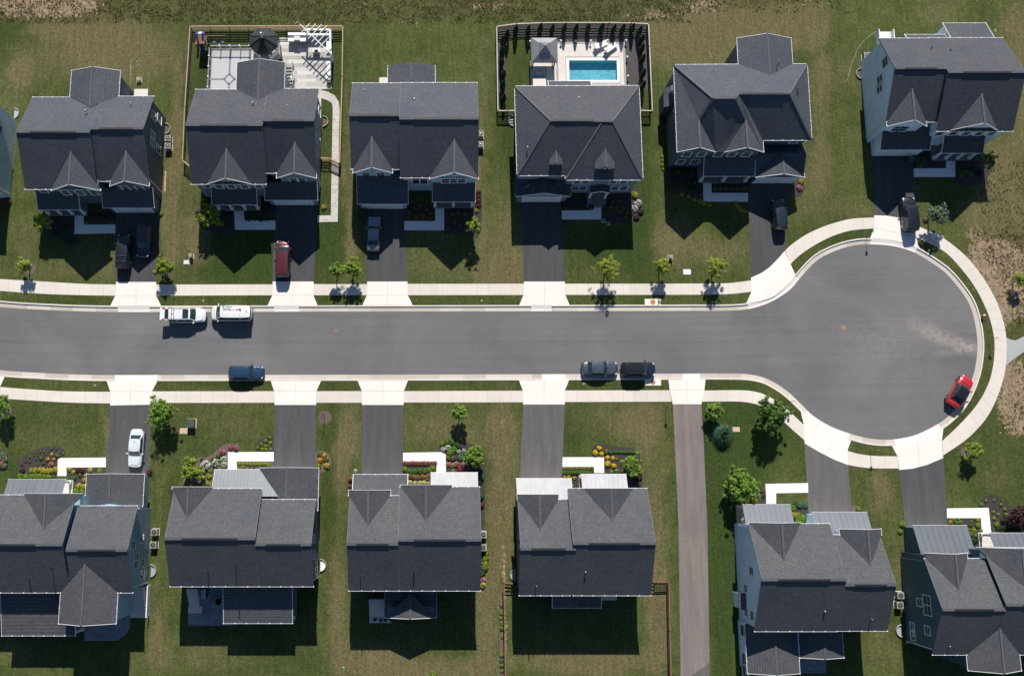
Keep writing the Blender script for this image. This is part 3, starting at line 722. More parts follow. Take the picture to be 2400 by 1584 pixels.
    def win(s, face, at, a, z, w=.9, h=1.5, n=1, wall=None, mull=True):
        """face S/N: `a` = world x centre on plane y=at ; face E/W: `a` = world y on plane x=at"""
        fr = MB(); pn = MB(); d = .06; t = .11
        sg = {'S':-1,'N':1,'E':1,'W':-1}[face]
        W = w*n
        def bx(mb, u0, u1, z0, z1, dep):
            if face in 'SN': mb.box(a+u0, a+u1, at, at+sg*dep, z0, z1)
            else: mb.box(at, at+sg*dep, a+u0, a+u1, z0, z1)
        z0, z1 = z-h/2, z+h/2
        bx(fr, -W/2-t, W/2+t, z1, z1+t, d); bx(fr, -W/2-t-.04, W/2+t+.04, z0-t, z0, d+.05)
        bx(fr, -W/2-t, -W/2, z0, z1, d); bx(fr, W/2, W/2+t, z0, z1, d)
        for i in range(1, n): bx(fr, -W/2+i*w-.06, -W/2+i*w+.06, z0, z1, d-.005)
        if mull: bx(fr, -W/2, W/2, z-.03, z+.03, d-.015)
        bx(pn, -W/2, W/2, z0, z1, .02)
        f = s._b(fr, 'window', M['white']); s._b(pn, 'pane', M['glass'], f)
    def wpx(s, face, B, px, z, **k):
        """window placed by the pixel of its centre; B = block or plane value"""
        if face in 'EW':
            at = B['x1'] if face == 'E' else B['x0']; g_ = G(px[0], px[1], z); s.win(face, at, g_[1], z, **k)
        else:
            at = B['y'] if 'y' in B else (B['y0'] if face == 'S' else B['y1']); g_ = G(px[0], px[1], z); s.win(face, at, g_[0], z, **k)
    def garage_door(s, face, at, xc, w=4.9, h=2.2):
        sg = -1 if face == 'S' else 1
        mb = MB(); mb.box(xc-w/2, xc+w/2, at, at+sg*.05, .02, h)
        for i in range(1, 4): mb.box(xc-w/2+.05, xc+w/2-.05, at+sg*.05, at+sg*.065, h*i/4-.02, h*i/4+.02)
        d = s._b(mb, 'garage_door', M['white'])
        mb = MB(); mb.box(xc-w/2-.14, xc-w/2, at, at+sg*.08, 0, h+.14); mb.box(xc+w/2, xc+w/2+.14, at, at+sg*.08, 0, h+.14); mb.box(xc-w/2, xc+w/2, at, at+sg*.08, h, h+.14)
        s._b(mb, 'door_frame', M['white'], d)
    def door(s, face, at, xc, z=.35):
        sg = -1 if face == 'S' else 1
        mb = MB(); mb.box(xc-.5, xc+.5, at, at+sg*.05, z, z+2.1); d = s._b(mb, 'front_door', M['black'])
        mb = MB(); mb.box(xc-.62, xc-.5, at, at+sg*.08, z, z+2.22); mb.box(xc+.5, xc+.62, at, at+sg*.08, z, z+2.22); mb.box(xc-.5, xc+.5, at, at+sg*.08, z+2.1, z+2.22)
        s._b(mb, 'door_frame', M['white'], d)
    def vents(s, lst, mat=None):
        """small roof vents: pixel + approx height; pipe or cap"""
        for px, py, h, r, hh in lst:
            p = G3(px, py, h); mb = MB()
            if r > .1:
                mb.lathe((p.x,p.y,h-.25), [(r*.5,0),(r*.5,.25+hh*.6),(r,.25+hh*.65),(r*.7,.25+hh),(0.01,.27+hh)], 12); s._b(mb, 'roof_vent', mat or M['steel'], None, True)
            else:
                mb.tube((p.x,p.y,h-.3), (p.x,p.y,h+hh), r, r, 10); s._b(mb, 'vent_pipe', mat or M['white'], None, True)
    def downspout(s, x, y, z=EAVE-.2):
        mb = MB(); mb.box(x-.05, x+.05, y-.05, y+.05, .1, z); mb.cbox((x, y-.12, .12), .1, .35, .08); s._b(mb, 'downspout', M['white'])
    def finish(s, foundation=True):
        if s.wall.v: s._b(s.wall, 'wall', s.sid)
        r = s._b(s.roof, 'roof', s.shm)
        for q in s.cap.l: s._b(q, 'ridge_cap', M['cap'], r)
        for q in s.shade.l: s._b(q, 'ridge_vent', M['black'], r)  # ridge vents whose black colour and southward offset also paint their shadow line
        for q in s.rake.l: s._b(q, 'rake_trim', M['white'], r)
        for q in s.drake.l: s._b(q, 'barge_board', M['barge'], r)
        for q in s.gut.l: s._b(q, 'roof_gutter', M['white'], r)
        for mb, mat in s.mroofs: s._b(mb, 'metal_roof', mat)
        return s.e

M['metal_mid'] = noisy('standing_seam_grey_blue', (.115,.128,.148), .08, 1.5, .55, .12, stretch=(1,.3,1))

# --- H0: pale blue house cut by the left edge
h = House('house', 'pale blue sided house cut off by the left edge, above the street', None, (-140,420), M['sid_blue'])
B = h.gable(-330, -23, 232, 436, 318)
h.shed(-330, -30, 425, 484, 4.0, 2.9, walls=True)
h.wpx('E', B, (4, 300), 4.6, w=.8, h=1.4)
h.downspout(B['x1']+.08, B['y0']+.3); h.finish()

# --- H1
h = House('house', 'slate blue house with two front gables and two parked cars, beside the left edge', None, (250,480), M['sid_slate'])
L = h.gable(59, 228, 228, 444, 309, k=.57)
Rb = h.gable(226, 350, 226, 425, 301, k=.585)
s1 = h.cross(L, 120, 236, 447, 'B', k=.74); s2 = h.cross(Rb, 257.6, 349.5, 436.5, 'B', k=.78)
rb = h.cross(Rb, 168, 282, 166, 'T', k=.36, back=251)
D = h.shed(88.8, 187.5, 449, 491.6, 3.9, 2.9, walls=False); h.porch(D, 4)
D2 = h.shed(241, 362, 440, 487, 4.1, 2.95, walls=True)
h.garage_door('S', D2['Yl']+.3, (D2['X0']+D2['X1'])/2)
h.door('S', L['y0'], D['X1']-1.2)
for px in (100, 154, 187, 220): h.wpx('S', s1 if px > 120 else L, (px, 451), 4.6, w=.85, h=1.5)
for px in (294, 328): h.wpx('S', s2, (px, 439), 4.6, w=.85, h=1.5)
for p, z, n in (((354,272),5.0,1),((372,280),2.6,1),((353,325),4.9,2),((368,350),2.4,1)): h.wpx('E', Rb, p, z, w=.9, h=1.5, n=n)
h.vents([(201,260,8.2,.14,.25),(307,243,7.3,.05,.45)])
h.downspout(Rb['x1']+.06, Rb['y0']+.15); h.box_px(315, 346, 209, 226, 0, .9, 'back_steps', M['concrete'])
h.finish()

# --- H2
h = House('house', 'grey blue house with pale gables, between octagonal gazebo yard and maroon minivan', None, (620,470), M['sid_grey'])
L = h.gable(448, 624, 210, 432, 293, k=.57)
Rb = h.gable(622, 742, 208, 406, 282, k=.585)
s1 = h.cross(L, 485, 590, 432, 'B', k=.78, gl=False, gr=False); s2 = h.cross(Rb, 648, 741.5, 418, 'B', k=.78)
rb = h.cross(L, 556, 668, 147, 'T', k=.36, back=236)
D = h.shed(497, 603, 436, 480, 3.9, 2.9, walls=False); h.porch(D, 4)
D2 = h.shed(621, 745, 426, 469, 4.1, 2.95, walls=True)
h.garage_door('S', D2['Yl']+.3, (D2['X0']+D2['X1'])/2)
h.door('S', L['y0'], (D['X0']+D['X1'])/2+.5)
for px in (484, 513, 542, 573, 605): h.wpx('S', s1 if 500 < px < 580 else L, (px, 433), 4.6, w=.85, h=1.45)
h.win('S', s1['y'], s1['cx'], 7.3, w=.6, h=.4, mull=False)
for px in (688, 708): h.wpx('S', s2, (px, 420), 4.6, w=.85, h=1.4)
for p, z, n in (((740,255),5.0,1),((745,262),2.6,1),((741,315),4.9,2),((745,330),2.4,1)): h.wpx('E', Rb, p, z, w=.9, h=1.5, n=n)
h.vents([(592.5,242,8.0,.14,.2),(674,249,7.4,.05,.45)])
h.downspout(Rb['x1']+.06, Rb['y0']+.15); h.finish()

# --- H3
h = House('house', 'blue grey house with wide gables, silver sedan in the shade of its driveway', None, (960,470), M['sid_mid'])
L = h.gable(825, 939, 195, 397, 270, k=.57, xpx=260)
Rb = h.gable(938, 1120, 194, 417, 278, k=.575)
s1 = h.cross(L, 827, 920, 406, 'B', k=.80); s2 = h.cross(Rb, 1007, 1121.5, 420, 'B', k=.78)
D2 = h.shed(837, 957, 405, 478, 4.5, 2.95, walls=True)
h.garage_door('S', D2['Yl']+.3, (D2['X0']+D2['X1'])/2-.1)
D = h.shed(1013, 1114, 427, 473, 4.0, 2.95, walls=False); h.porch(D, 3)
h.door('S', Rb['y0'], D['X0']+1.4)
for px in (858, 892): h.wpx('S', s1, (px, 408), 4.7, w=1.0, h=1.4)
h.win('S', s1['y'], s1['cx'], 7.2, w=.6, h=.35, mull=False); h.win('S', s2['y'], s2['cx'], 7.4, w=.6, h=.35, mull=False)
g_ = G(1063, 422, 4.7); h.win('S', s2['y'], g_[0], 4.7, w=1.0, h=1.4, n=3)
g_ = G(984, 430, 4.2); h.win('S', Rb['y0'], g_[0], 4.2, w=.95, h=2.6, n=2); 
# low rear sunroom
a = G(909, 155, 4.2); b = G(1020, 155, 4.2); yb = G(965, 197, 4.2)[1]; cx = (a[0]+b[0])/2
for x in (a[0], b[0]): h.plane([(x,a[1],4.2),(cx,a[1],5.3),(cx,yb-1.5,5.3),(x,yb-1.5,4.2)]); h.gutter((x,a[1],4.2),(x,yb,4.2))
h.capline((cx,a[1],5.3),(cx,yb,5.3),.16)
h.wall.box(a[0]+.3, b[0]-.3, a[1]-.3, yb-1, 0, 4.15); h.box_px(889, 911, 182, 197, 0, 1.0, 'back_steps', M['concrete'])
h.vents([(971,233.5,7.8,.16,.2),(854,213,6.7,.05,.4)]); h.finish()

# --- H4 hip roof by the pool
h = House('house', 'hip roofed house with two small dormers in front of the swimming pool', None, (1360,460), M['sid_grey'])
e, r = EAVE, 9.35
P = lambda x, y, z: tuple(G3(x, y, z))
h.plane([P(1206,202,e),P(1498,201,e),P(1436,284,r),P(1290,282,r)])
h.plane([P(1206,202,e),P(1290,282,r),P(1212,412,e)])
h.plane([P(1212,412,e),P(1290,282,r),P(1412,283,r),P(1345,411.5,e)])
h.plane([P(1498,201,e),P(1436,284,r),P(1507,422,e)])
h.plane([P(1325,422,e),P(1412,284,r),P(1436,284,r),P(1507,422,e)])
h.plane([P(1325,422,e),P(1412,284,r),P(1340,405,e),P(1325,411,e)])
for a, b in (((1206,202),(1290,282)),((1498,201),(1436,284)),((1212,412),(1290,282)),((1507,422),(1436,284)),((1325,422),(1412,284))):
    h.capline(P(*a, e), P(*b, r), .24)
h.capline(P(1290,282,r), P(1436,284,r), .3)
a, b = P(1290,282,r), P(1400,283,r); h.shade.cbox(((a[0]+b[0])/2, a[1]-.06, r+.045), 4.9, .22, .06)
for a, b in (((1206,202),(1498,201)),((1206,202),(1212,412)),((1498,201),(1507,422)),((1212,412),(1325,411.5)),((1325,411.5),(1325,422)),((1325,422),(1507,422))): h.gutter(P(*a, e), P(*b, e))
x0, x1 = G(1212,412,e)[0]+.35, G(1507,422,e)[0]-.35; yT = G(1300,202,e)[1]-.35; yL = G(1260,412,e)[1]+.35; yR_ = G(1400,422,e)[1]+.35; xm = G(1325,415,e)[0]+.35
h.wall.box(x0, x1, yL, yT, 0, e); h.wall.box(xm, x1, yR_, yL+.5, 0, e-.003)
fr = dict(y=yR_)
for (cxp, wpx, ytip, ybot, nw) in ((1304.3, 14.5, 383, 393, 1), (1420.5, 22, 391, 402.5, 2)):
    zt = 7.55 if nw == 1 else 7.85; c_ = G3(cxp, ytip, zt); w = wpx/17.6; ze = zt-.62*w
    Yf = c_.y; Yb = Yf + 4.3
    for sx in (-1, 1): h.plane([(c_.x+sx*w,Yf,ze),(c_.x,Yf,zt),(c_.x,Yb,zt),(c_.x+sx*w,Yb-1.0,ze)])
    h.capline((c_.x,Yf,zt),(c_.x,Yb-.2,zt),.14)
    h.wall.loop_ex([(c_.x-w+.2,Yf+.2,5.9),(c_.x+w-.2,Yf+.2,5.9),(c_.x+w-.2,Yf+.2,ze),(c_.x,Yf+.2,zt-.1),(c_.x-w+.2,Yf+.2,ze)], (0,3.0,0))
    mb = MB(); mb.box(c_.x-w+.15, c_.x+w-.15, Yf+.14, Yf+.2, ze-.75, ze); h._b(mb, 'dormer_front', M['white'])
    h.win('S', Yf+.14, c_.x, ze-.35, w=.55, h=.5, n=nw, mull=False)
for px in (1353, 1373, 1438, 1462): h.wpx('S', fr, (px, 427), 4.6, w=.8, h=1.4)
for px in (1348, 1366, 1441, 1462): h.wpx('S', fr, (px, 440), 2.0, w=.85, h=1.5)
# garage wing with its own small gable
B4 = h.gable(1207, 1338, 380, 456, None, he=3.0, k=.42, vent=False, skip=('T',))
g4 = h.cross(B4, 1209, 1337, 461, 'B', k=.40, he=3.0, gl=False, gr=False)
h.garage_door('S', g4['y'], g4['cx'], 4.9, 2.2); h.win('S', g4['y'], g4['cx'], 3.35, w=.45, h=.4, mull=False)
# entry portico
a, b = G3(1384,453,2.9), G3(1429,453,2.9); cx = (a.x+b.x)/2; yb = yR_
for x in (a.x, b.x): h.plane([(x,a.y,2.9),(cx,a.y,3.6),(cx,yb,3.6),(x,yb,2.9)])
mb = MB(); mb.box(a.x+.1, a.x+.35, a.y+.1, a.y+.35, .3, 2.8); h._b(mb, 'porch_post', M['white']); mb = MB(); mb.box(b.x-.35, b.x-.1, a.y+.1, a.y+.35, .3, 2.8); h._b(mb, 'porch_post', M['white'])
h.edge((a.x,a.y,2.9),(cx,a.y,3.6), h.rake, .06, -.06, .18); h.edge((b.x,a.y,2.9),(cx,a.y,3.6), h.rake, .06, -.06, .18)
mb = MB(); mb.box(a.x, b.x, a.y-.6, yb, 0, .35); mb.box(a.x-.1, b.x+.1, a.y-1.0, a.y-.6, 0, .18); h._b(mb, 'porch_floor', M['stone']); h.door('S', yR_, cx)
D = h.shed(1284, 1384, 210, 190.5, 4.2, 3.4, walls=True)
h.vents([(1357,229,7.0,.14,.2),(1236,347,7.6,.13,.35),(1284,231,7.1,.04,.3)])
for px in (1279,1289,1302): h.vents([(px,231,7.1,.13,.12)], M['shingle'])
h.box_px(1249,1280,183,201,0,1.1,'back_steps',M['concrete']); h.downspout(x0-.06, yL+.2)
h.finish()

# --- H5
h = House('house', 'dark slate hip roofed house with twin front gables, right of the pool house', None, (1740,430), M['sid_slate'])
e, r, gp = EAVE, 9.35, 7.95
ye = G(1700,152,e)[1]; kk_ = (r-e)/(ye-G(1790,219.5,r)[1]); r2 = r
for _ in range(20): r2 = e + kk_*(ye-G(1698,230,r2)[1])
h.plane([P(1579,152,e),P(1892,150,e),P(1851,219,r),P(1731,219.5,r)]); h.plane([P(1579,152,e),P(1731,219.5,r),P(1724,229,r2),P(1671,230,r2)])
h.plane([P(1579,152,e),P(1671,230,r2),P(1638,281,gp),P(1641,346,gp),P(1587,357,e)])
h.plane([P(1671,230,r2),P(1724,230,r2),P(1748,281,gp),P(1698,357,e),P(1678,357,e),P(1638,281,gp)])
h.plane([P(1641,346,gp),P(1638,281,gp),P(1678,357,e)])
h.plane([P(1753,346,gp),P(1748,281,gp),P(1698,357,e)])
h.plane([P(1724,230,r2),P(1732,219.5,r),P(1788,329,e),P(1790,357,e),P(1753,346,gp),P(1748,281,gp)])
h.plane([P(1732,219.5,r),P(1851,219,r),P(1903,329,e),P(1788,329,e)])
h.plane([P(1892,150,e),P(1851,219,r),P(1903,329,e)])
for a, za, b, zb in (((1579,152),e,(1671,230),r2),((1671,230),r2,(1724,230),r2),((1724,229.5),r2,(1731,219.5),r),((1731,219.5),r,(1851,219),r),((1892,150),e,(1851,219),r),((1903,329),e,(1851,219),r),((1671,230),r2,(1638,281),gp),((1724,230),r2,(1748,281),gp),((1638,281),gp,(1641,346),gp),((1748,281),gp,(1753,346),gp)):
    h.capline(P(*a, za), P(*b, zb), .26)
a, b = P(1731,219.5,r), P(1851,219,r); h.shade.cbox(((a[0]+b[0])/2, a[1]-.06, r+.045), 5.3, .22, .06)
for a, b in (((1579,152),(1727,151)),((1855,150),(1892,150)),((1579,152),(1587,357)),((1892,150),(1903,329)),((1788,329),(1903,329)),((1788,329),(1790,357)),((1678,354),(1698,354))): h.gutter(P(*a, e), P(*b, e))
for a, b in (((1587,357),(1641,346)),((1678,357),(1641,346)),((1698,357),(1753,346)),((1790,357),(1753,346))): h.edge(P(*a, e), P(*b, gp), h.rake, .05, -.06, .17)
x0, x1 = G(1585,300,e)[0]+.4, G(1901,320,e)[0]-.35; yT = G(1700,152,e)[1]-.35; yM = G(1800,329,e)[1]+.35; yF = G(1690,357,e)[1]+.3; xm = G(1789,350,e)[0]-.35
h.wall.box(x0, x1, yM, yT, 0, e)
for xa, xb in ((1587,1678),(1698,1790)):
    A, Bq = G(xa,357,e)[0]+.3, G(xb,357,e)[0]-.3
    h.wall.loop_ex([(A,yF,0),(Bq,yF,0),(Bq,yF,e+.1),((A+Bq)/2,yF,gp-.15),(A,yF,e+.1)], (0,6,0))
h.wall.box(G(1640,357,e)[0], G(1740,357,e)[0], yF+.15, yM+1, 0, e-.05)
BB = dict(X0=0, X1=0, YT=yT+.35, YB=yF, YR=0, hr=r, he=e, kT=.56, kB=.5, x0=x0, x1=x1, y0=yF, y1=yT)
rb = h.cross(BB, 1727, 1854, 90, 'T', k=.36, back=190)
f5 = dict(y=yF)
for px in (1610, 1644, 1684, 1716, 1750): h.wpx('S', f5, (px, 360), 4.7, w=.95, h=1.35)
for px in (1595, 1629): h.wpx('S', f5, (px, 378), 2.0, w=.95, h=1.35)
h.win('S', yM, G(1862,332,5)[0], 5.0, w=.9, h=1.2)
for p, z in (((1570,262),4.7),((1577,285),4.4),((1565,205),4.6)): h.wpx('W', BB, p, z, w=.9, h=1.5)
# bay on the west wall
xw = x0; ya = G(1560,212,3)[1]; yb = G(1560,250,3)[1]
h.wall.box(xw-.9, xw, yb, ya, 0, 3.2); h.plane([(xw-1.1,yb-.2,3.2),(xw,yb-.2,3.9),(xw,ya+.2,3.9),(xw-1.1,ya+.2,3.2)])
D = h.shed(1648, 1768, 360, 413, 4.1, 2.95, walls=False); h.porch(D, 3)
B5 = h.gable(1754, 1884, 330, 408, None, he=3.0, k=.50, vent=False, skip=('T','B'), xpx=400)
g5 = h.cross(B5, 1772, 1886, 416, 'B', k=.42, he=3.0)
for q in (-1.35, 1.35): h.garage_door('S', g5['y'], g5['cx']+q, 2.4, 2.2)
h.door('S', yF, D['X0']+1.5)
h.vents([(1631.5,180,7.0,.13,.12),(1697,180,7.0,.13,.12),(1710,180,7.0,.13,.12),(1723,180,7.0,.13,.12)], M['shingle'])
h.vents([(1869,210,8.3,.13,.2),(1870,219,8.2,.13,.2),(1823,152,7.3,.05,.45)], M['black'])
h.downspout(x1+.05, yM+.2); h.finish()

# --- H6
h = House('house', 'pale blue sided house with steep gables at the upper right, beside the cul-de-sac', None, (2200,340), M['sid_white'])
L = h.gable(2078, 2197, 90, 286, 160, k=.57, xpx=297)
Rb = h.gable(2196, 2374, 89, 308, 169, k=.575)
s1 = h.cross(L, 2079, 2172, 296.5, 'B', k=.80); s2 = h.cross(Rb, 2227, 2338, 306, 'B', k=.78, gl=False, gr=False)
D2 = h.shed(2062.5, 2180, 300, 351, 4.1, 2.95, walls=True); h.garage_door('S', D2['Yl']+.3, (D2['X0']+D2['X1'])/2-.2)
D = h.shed(2207, 2304, 314, 359, 4.0, 2.95, walls=False); h.porch(D, 4)
h.door('S', Rb['y0'], D['X0']+1.6)
for px in (2100, 2118): h.wpx('S', s1, (px, 299), 4.7, w=.9, h=1.4)
for px in (2204, 2236, 2266, 2297, 2326): h.wpx('S', Rb, (px, 311), 4.7, w=.9, h=1.4)
for p, z, n in (((2066,146),6.6,1),((2067,188),4.9,1),((2067,207),4.6,1)): h.wpx('W', L, p, z, w=1.2, h=1.3, n=1)
D3 = h.shed(2120, 2214, 92, 81.5, 4.3, 3.6, walls=True); D4 = h.shed(2209, 2310, 92, 54.5, 4.9, 3.3, walls=True)
h.vents([(2182,113,7.3,.05,.5),(2226,119,7.4,.08,.3),(2279,144,7.9,.05,.2)], M['black'])
# rear deck stair
h.box_px(2062, 2096, 75, 90, 0, 1.3, 'rear_stair', M['white'])
a = G3(2058,70,2.0); b = G3(2096,92,2.0); mb = MB(); mb.box(a.x, a.x+.1, b.y-1.5, a.y, 1.2, 2.2); mb.box(b.x-.1, b.x, b.y-1.5, a.y, 1.2, 2.2); h._b(mb, 'stair_railing', M['white'])
h.downspout(L['x0']-.06, L['y0']+.2); h.finish()

# --- lower row, street side is at the top of the photo
h = House('house', 'mid blue sided house at the lower left corner, below the white sedan', None, (150,1290), M['sid_mid'])
L = h.gable(-150, 171, 1159.5, 1388.5, 1276, he=6.3, k=.56, xpx=1275, skip=())
Rb = h.gable(170, 311.7, 1185, 1388.5, 1289, he=6.3, k=.56)
h.cross(L, 57, 195, 1156, 'T', k=.62, he=6.3, gl=False, gr=False)
rc = h.cross(Rb, 137, 272, 1461, 'B', k=.56, he=6.3)
a = G3(203,1110.5,3.0); b = G3(338.5,1110.5,3.0); yb = L['y1']; cx = (a.x+b.x)/2
for x in (a.x, b.x): h.plane([(x,a.y,3.0),(cx,a.y,4.75),(cx,yb-.5,4.75),(x,yb-1.2,3.0)]); h.gutter((x,a.y,3.0),(x,yb-1.0,3.0)); h.edge((x,a.y,3.0),(cx,a.y,4.75),h.rake,.05,-.06,.17)
h.capline((cx,a.y,4.75),(cx,yb,4.75),.2)
h.wall.loop_ex([(a.x+.35,a.y-.3,0),(b.x-.35,a.y-.3,0),(b.x-.35,a.y-.3,3.1),(cx,a.y-.3,4.6),(a.x+.35,a.y-.3,3.1)], (0,-6.6,0))
h.garage_door('N', a.y-.3, cx)
D = h.shed(20, 153.6, 1161, 1123.5, 3.9, 2.95, walls=False); h.seams(D, M['metal_dark'], .8); h.porch(D, 4, mat=M['concrete'])
h.door('N', L['y1'], D['X1']-1.5)
D = h.shed(4, 177, 1388, 1489, 4.7, 3.5, walls=False); h.porch(D, 3)
for p, z, n in (((315,1277),6.3,1),((332,1264),3.4,1),((315,1313),4.9,2),((333,1318),2.6,1),((330,1346),2.4,1)): h.wpx('E', Rb, p, z, w=.85, h=1.3, n=n)
h.vents([(122,1331,8.0,.05,.9),(68,1358,7.3,.07,.25)], M['black'])
h.steps(309, 344, 1372, 1432, 8, 1.9, 'T', M['concrete'], 'back_steps'); h.box_px(306,346,1432,1447,0,.12,'landing',M['concrete'])
mb = MB(); q = G3(346,1372,1.2); w_ = G3(346,1446,1.2); mb.box(q.x-.06, q.x+.06, w_.y, q.y, 0, 1.25); h._b(mb, 'stair_railing', M['white'])
h.downspout(Rb['x1']+.06, Rb['y0']+.2); h.finish()

h = House('house', 'dark slate house whose silver metal porch roof meets a shingled garage roof', None, (570,1290), M['sid_dteal'])
L = h.gable(398.5, 607, 1144.5, 1374, 1262, he=6.3, k=.56)
Rb = h.gable(606, 735, 1170, 1374, 1275.6, he=6.3, k=.56)
h.cross(L, 404, 499, 1140.5, 'T', k=.80, he=6.3, gr=False)
a = G3(609,1096,3.0); b = G3(747,1096,3.0); yb = Rb['y1']; cx = (a.x+b.x)/2
for x, q in ((a.x, a.x+3.2), (b.x, b.x)): h.plane([(x,a.y,3.0),(cx,a.y,4.8),(cx,yb-.5,4.8),(x,yb-.9,3.0)])
h.gutter((b.x,a.y,3.0),(b.x,yb-1.0,3.0)); h.edge((a.x,a.y,3.0),(cx,a.y,4.8),h.rake,.05,-.06,.17); h.edge((b.x,a.y,3.0),(cx,a.y,4.8),h.rake,.05,-.06,.17)
h.capline((cx,a.y,4.8),(cx,yb,4.8),.2)
h.wall.loop_ex([(a.x+.35,a.y-.3,0),(b.x-.35,a.y-.3,0),(b.x-.35,a.y-.3,3.1),(cx,a.y-.3,4.6),(a.x+.35,a.y-.3,3.1)], (0,-5.5,0))
h.garage_door('N', a.y-.3, cx)
D = h.shed(504, 609, 1163, 1100, 4.6, 2.95, walls=False)
D['X1'] = G(655,1130,4)[0]
mb = MB(); k_ = (D['hHi']-D['hLo'])/(D['Yh']-D['Yl']); X9 = G(609,1100,2.95)[0]
Xh = G(652,1166,4.55)[0]
mb.slab([(D['X0'],D['Yl'],D['hLo']+.05),(X9,D['Yl'],D['hLo']+.05),(Xh,D['Yh'],D['hHi']+.05),(D['X0'],D['Yh'],D['hHi']+.05)], .12)
n = 13
for i in range(1, n+5):
    x = D['X0'] + (X9-D['X0'])*i/n
    if x < X9: h.edge((x,D['Yl'],D['hLo']+.05),(x,D['Yh'],D['hHi']+.05), mb, .04, .03, .06)
    else:
        t = (x-X9)/(Xh-X9)
        if t < 1: h.edge((x,D['Yl']+(D['Yh']-D['Yl'])*t,D['hLo']+.05+(D['hHi']-D['hLo'])*t),(x,D['Yh'],D['hHi']+.05), mb, .04, .03, .06)
h.mroofs.append((mb, M['metal_pale'])); D['X1'] = X9; h.porch(D, 4, mat=M['concrete'])
h.door('N', L['y1'], D['X0']+2.2)
D = h.shed(524, 686, 1370, 1460, 4.7, 3.5, walls=False); h.porch(D, 3)
for p, z, n in (((732,1262),4.9,1),((731,1300),4.6,1),((738,1307),2.6,1),((738,1338),2.4,1)): h.wpx('E', Rb, p, z, w=.85, h=1.3, n=n)
h.vents([(551,1327,8.0,.05,.9),(486,1340,7.5,.07,.25)], M['black'])
h.downspout(Rb['x1']+.06, Rb['y0']+.2)
h.steps(446, 468, 1376, 1420, 8, 1.9, 'T', M['concrete'], 'back_steps'); h.box_px(441,473,1420,1437,0,.14,'landing',M['concrete'])
h.finish()

h = House('house', 'shingled house with red flower beds and one bright white metal porch roof', None, (970,1290), M['sid_slate'])
L = h.gable(817, 936, 1161, 1384, 1274.6, he=6.3, k=.56)
Rb = h.gable(935, 1126, 1140.5, 1384, 1265, he=6.3, k=.56)
h.cross(L, 817, 915.5, 1148, 'T', k=.78, he=6.3); h.cross(Rb, 938, 1060, 1136, 'T', k=.70, he=6.3)
D = h.shed(828, 956, 1163, 1111.5, 4.3, 3.0, walls=True); h.garage_door('N', D['Yl']-.3, (D['X0']+D['X1'])/2)
D = h.shed(1010, 1119, 1144, 1107, 3.9, 2.95, walls=False); h.seams(D, M['metal_silver'], .5); h.porch(D, 4, mat=M['concrete'])
h.door('N', Rb['y1'], D['X0']+1.6)
B9 = h.gable(901, 1023, 1300, 1445, None, he=3.2, k=.05, vent=False, skip=('T','B'))
g9 = h.cross(B9, 901, 1023, 1447, 'B', k=.38, he=3.2, back=1390)
for x in ('X0','X1'): h.gutter((B9[x],g9['YF'],3.2),(B9[x],Rb['YB'],3.2))
h.vents([(845,1353,7.3,.05,.9),(970,1339,7.8,.09,.25)], M['black'])
h.steps(867, 902, 1400, 1450, 9, 1.9, 'T', M['concrete'], 'back_steps'); h.box_px(866,917,1450,1459,0,.14,'landing',M['concrete'])
h.finish()

h = House('house', 'shingled house with two bright white metal roofs, left of the asphalt path', None, (1370,1290), M['sid_dteal'])
L = h.gable(1215, 1341, 1170, 1395, 1286, he=6.3, k=.56, xpx=1290)
Rb = h.gable(1336, 1525.6, 1144, 1395, 1273, he=6.3, k=.56)
h.cross(L, 1212, 1309, 1158, 'T', k=.78, he=6.3); h.cross(Rb, 1366, 1484, 1144, 'T', k=.70, he=6.3, gl=False, gr=False)
D = h.shed(1210, 1339, 1172, 1121, 4.3, 3.0, walls=True); h.seams(D, M['metal_silver'], .55); h.garage_door('N', D['Yl']-.3, (D['X0']+D['X1'])/2)
D = h.shed(1362, 1467, 1150, 1111, 3.9, 2.95, walls=False); h.seams(D, M['metal_silver'], .55); h.porch(D, 4, mat=M['pad'])
h.door('N', Rb['y1'], D['X0']+1.6)
D = h.shed(1294, 1409, 1390, 1424, 3.6, 3.0, walls=True)
for p, z in (((1214,1262),4.5),((1215,1275),4.5)): h.wpx('W', L, p, z, w=.85, h=1.4)
h.vents([(1256,1372,7.0,.06,.9),(1372,1340,7.9,.12,.3)], M['steel'])
h.box_px(1407,1446,1395,1406,0,.5,'back_steps',M['concrete']); h.finish()

h = House('house', 'pale blue sided house with two grey metal roofs, right of the asphalt path', None, (1900,1340), M['sid_blue'])
L = h.gable(1768, 1962, 1226.5, 1479, 1358, he=6.3, k=.57)
Rb = h.gable(1961, 2079.5, 1253, 1478, 1370, he=6.3, k=.565)
h.cross(L, 1755, 1876, 1224, 'T', k=.75, he=6.3); h.cross(Rb, 1967, 2065, 1239, 'T', k=.78, he=6.3)
D = h.shed(1740, 1851, 1230, 1182, 4.0, 2.95, walls=False); h.seams(D, M['metal_mid'], .62); h.porch(D, 4, mat=M['pad'])
D = h.shed(1904, 2031, 1256, 1200, 4.3, 3.0, walls=True); h.seams(D, M['metal_mid'], .62); h.garage_door('N', D['Yl']-.3, (D['X0']+D['X1'])/2)
h.door('N', L['y1'], G(1790,1230,1)[0])
for p, z, w_, hh in (((1753,1338),5.6,.9,1.1),((1745,1378),3.2,.9,.9),((1746,1434),3.0,.9,.9),((1765,1442),5.0,1.0,1.1)): h.wpx('W', L, p, z, w=w_, h=hh)
xw = L['x0']; ya = G(1735,1388,1.5)[1]; yb_ = G(1735,1423,1.5)[1]
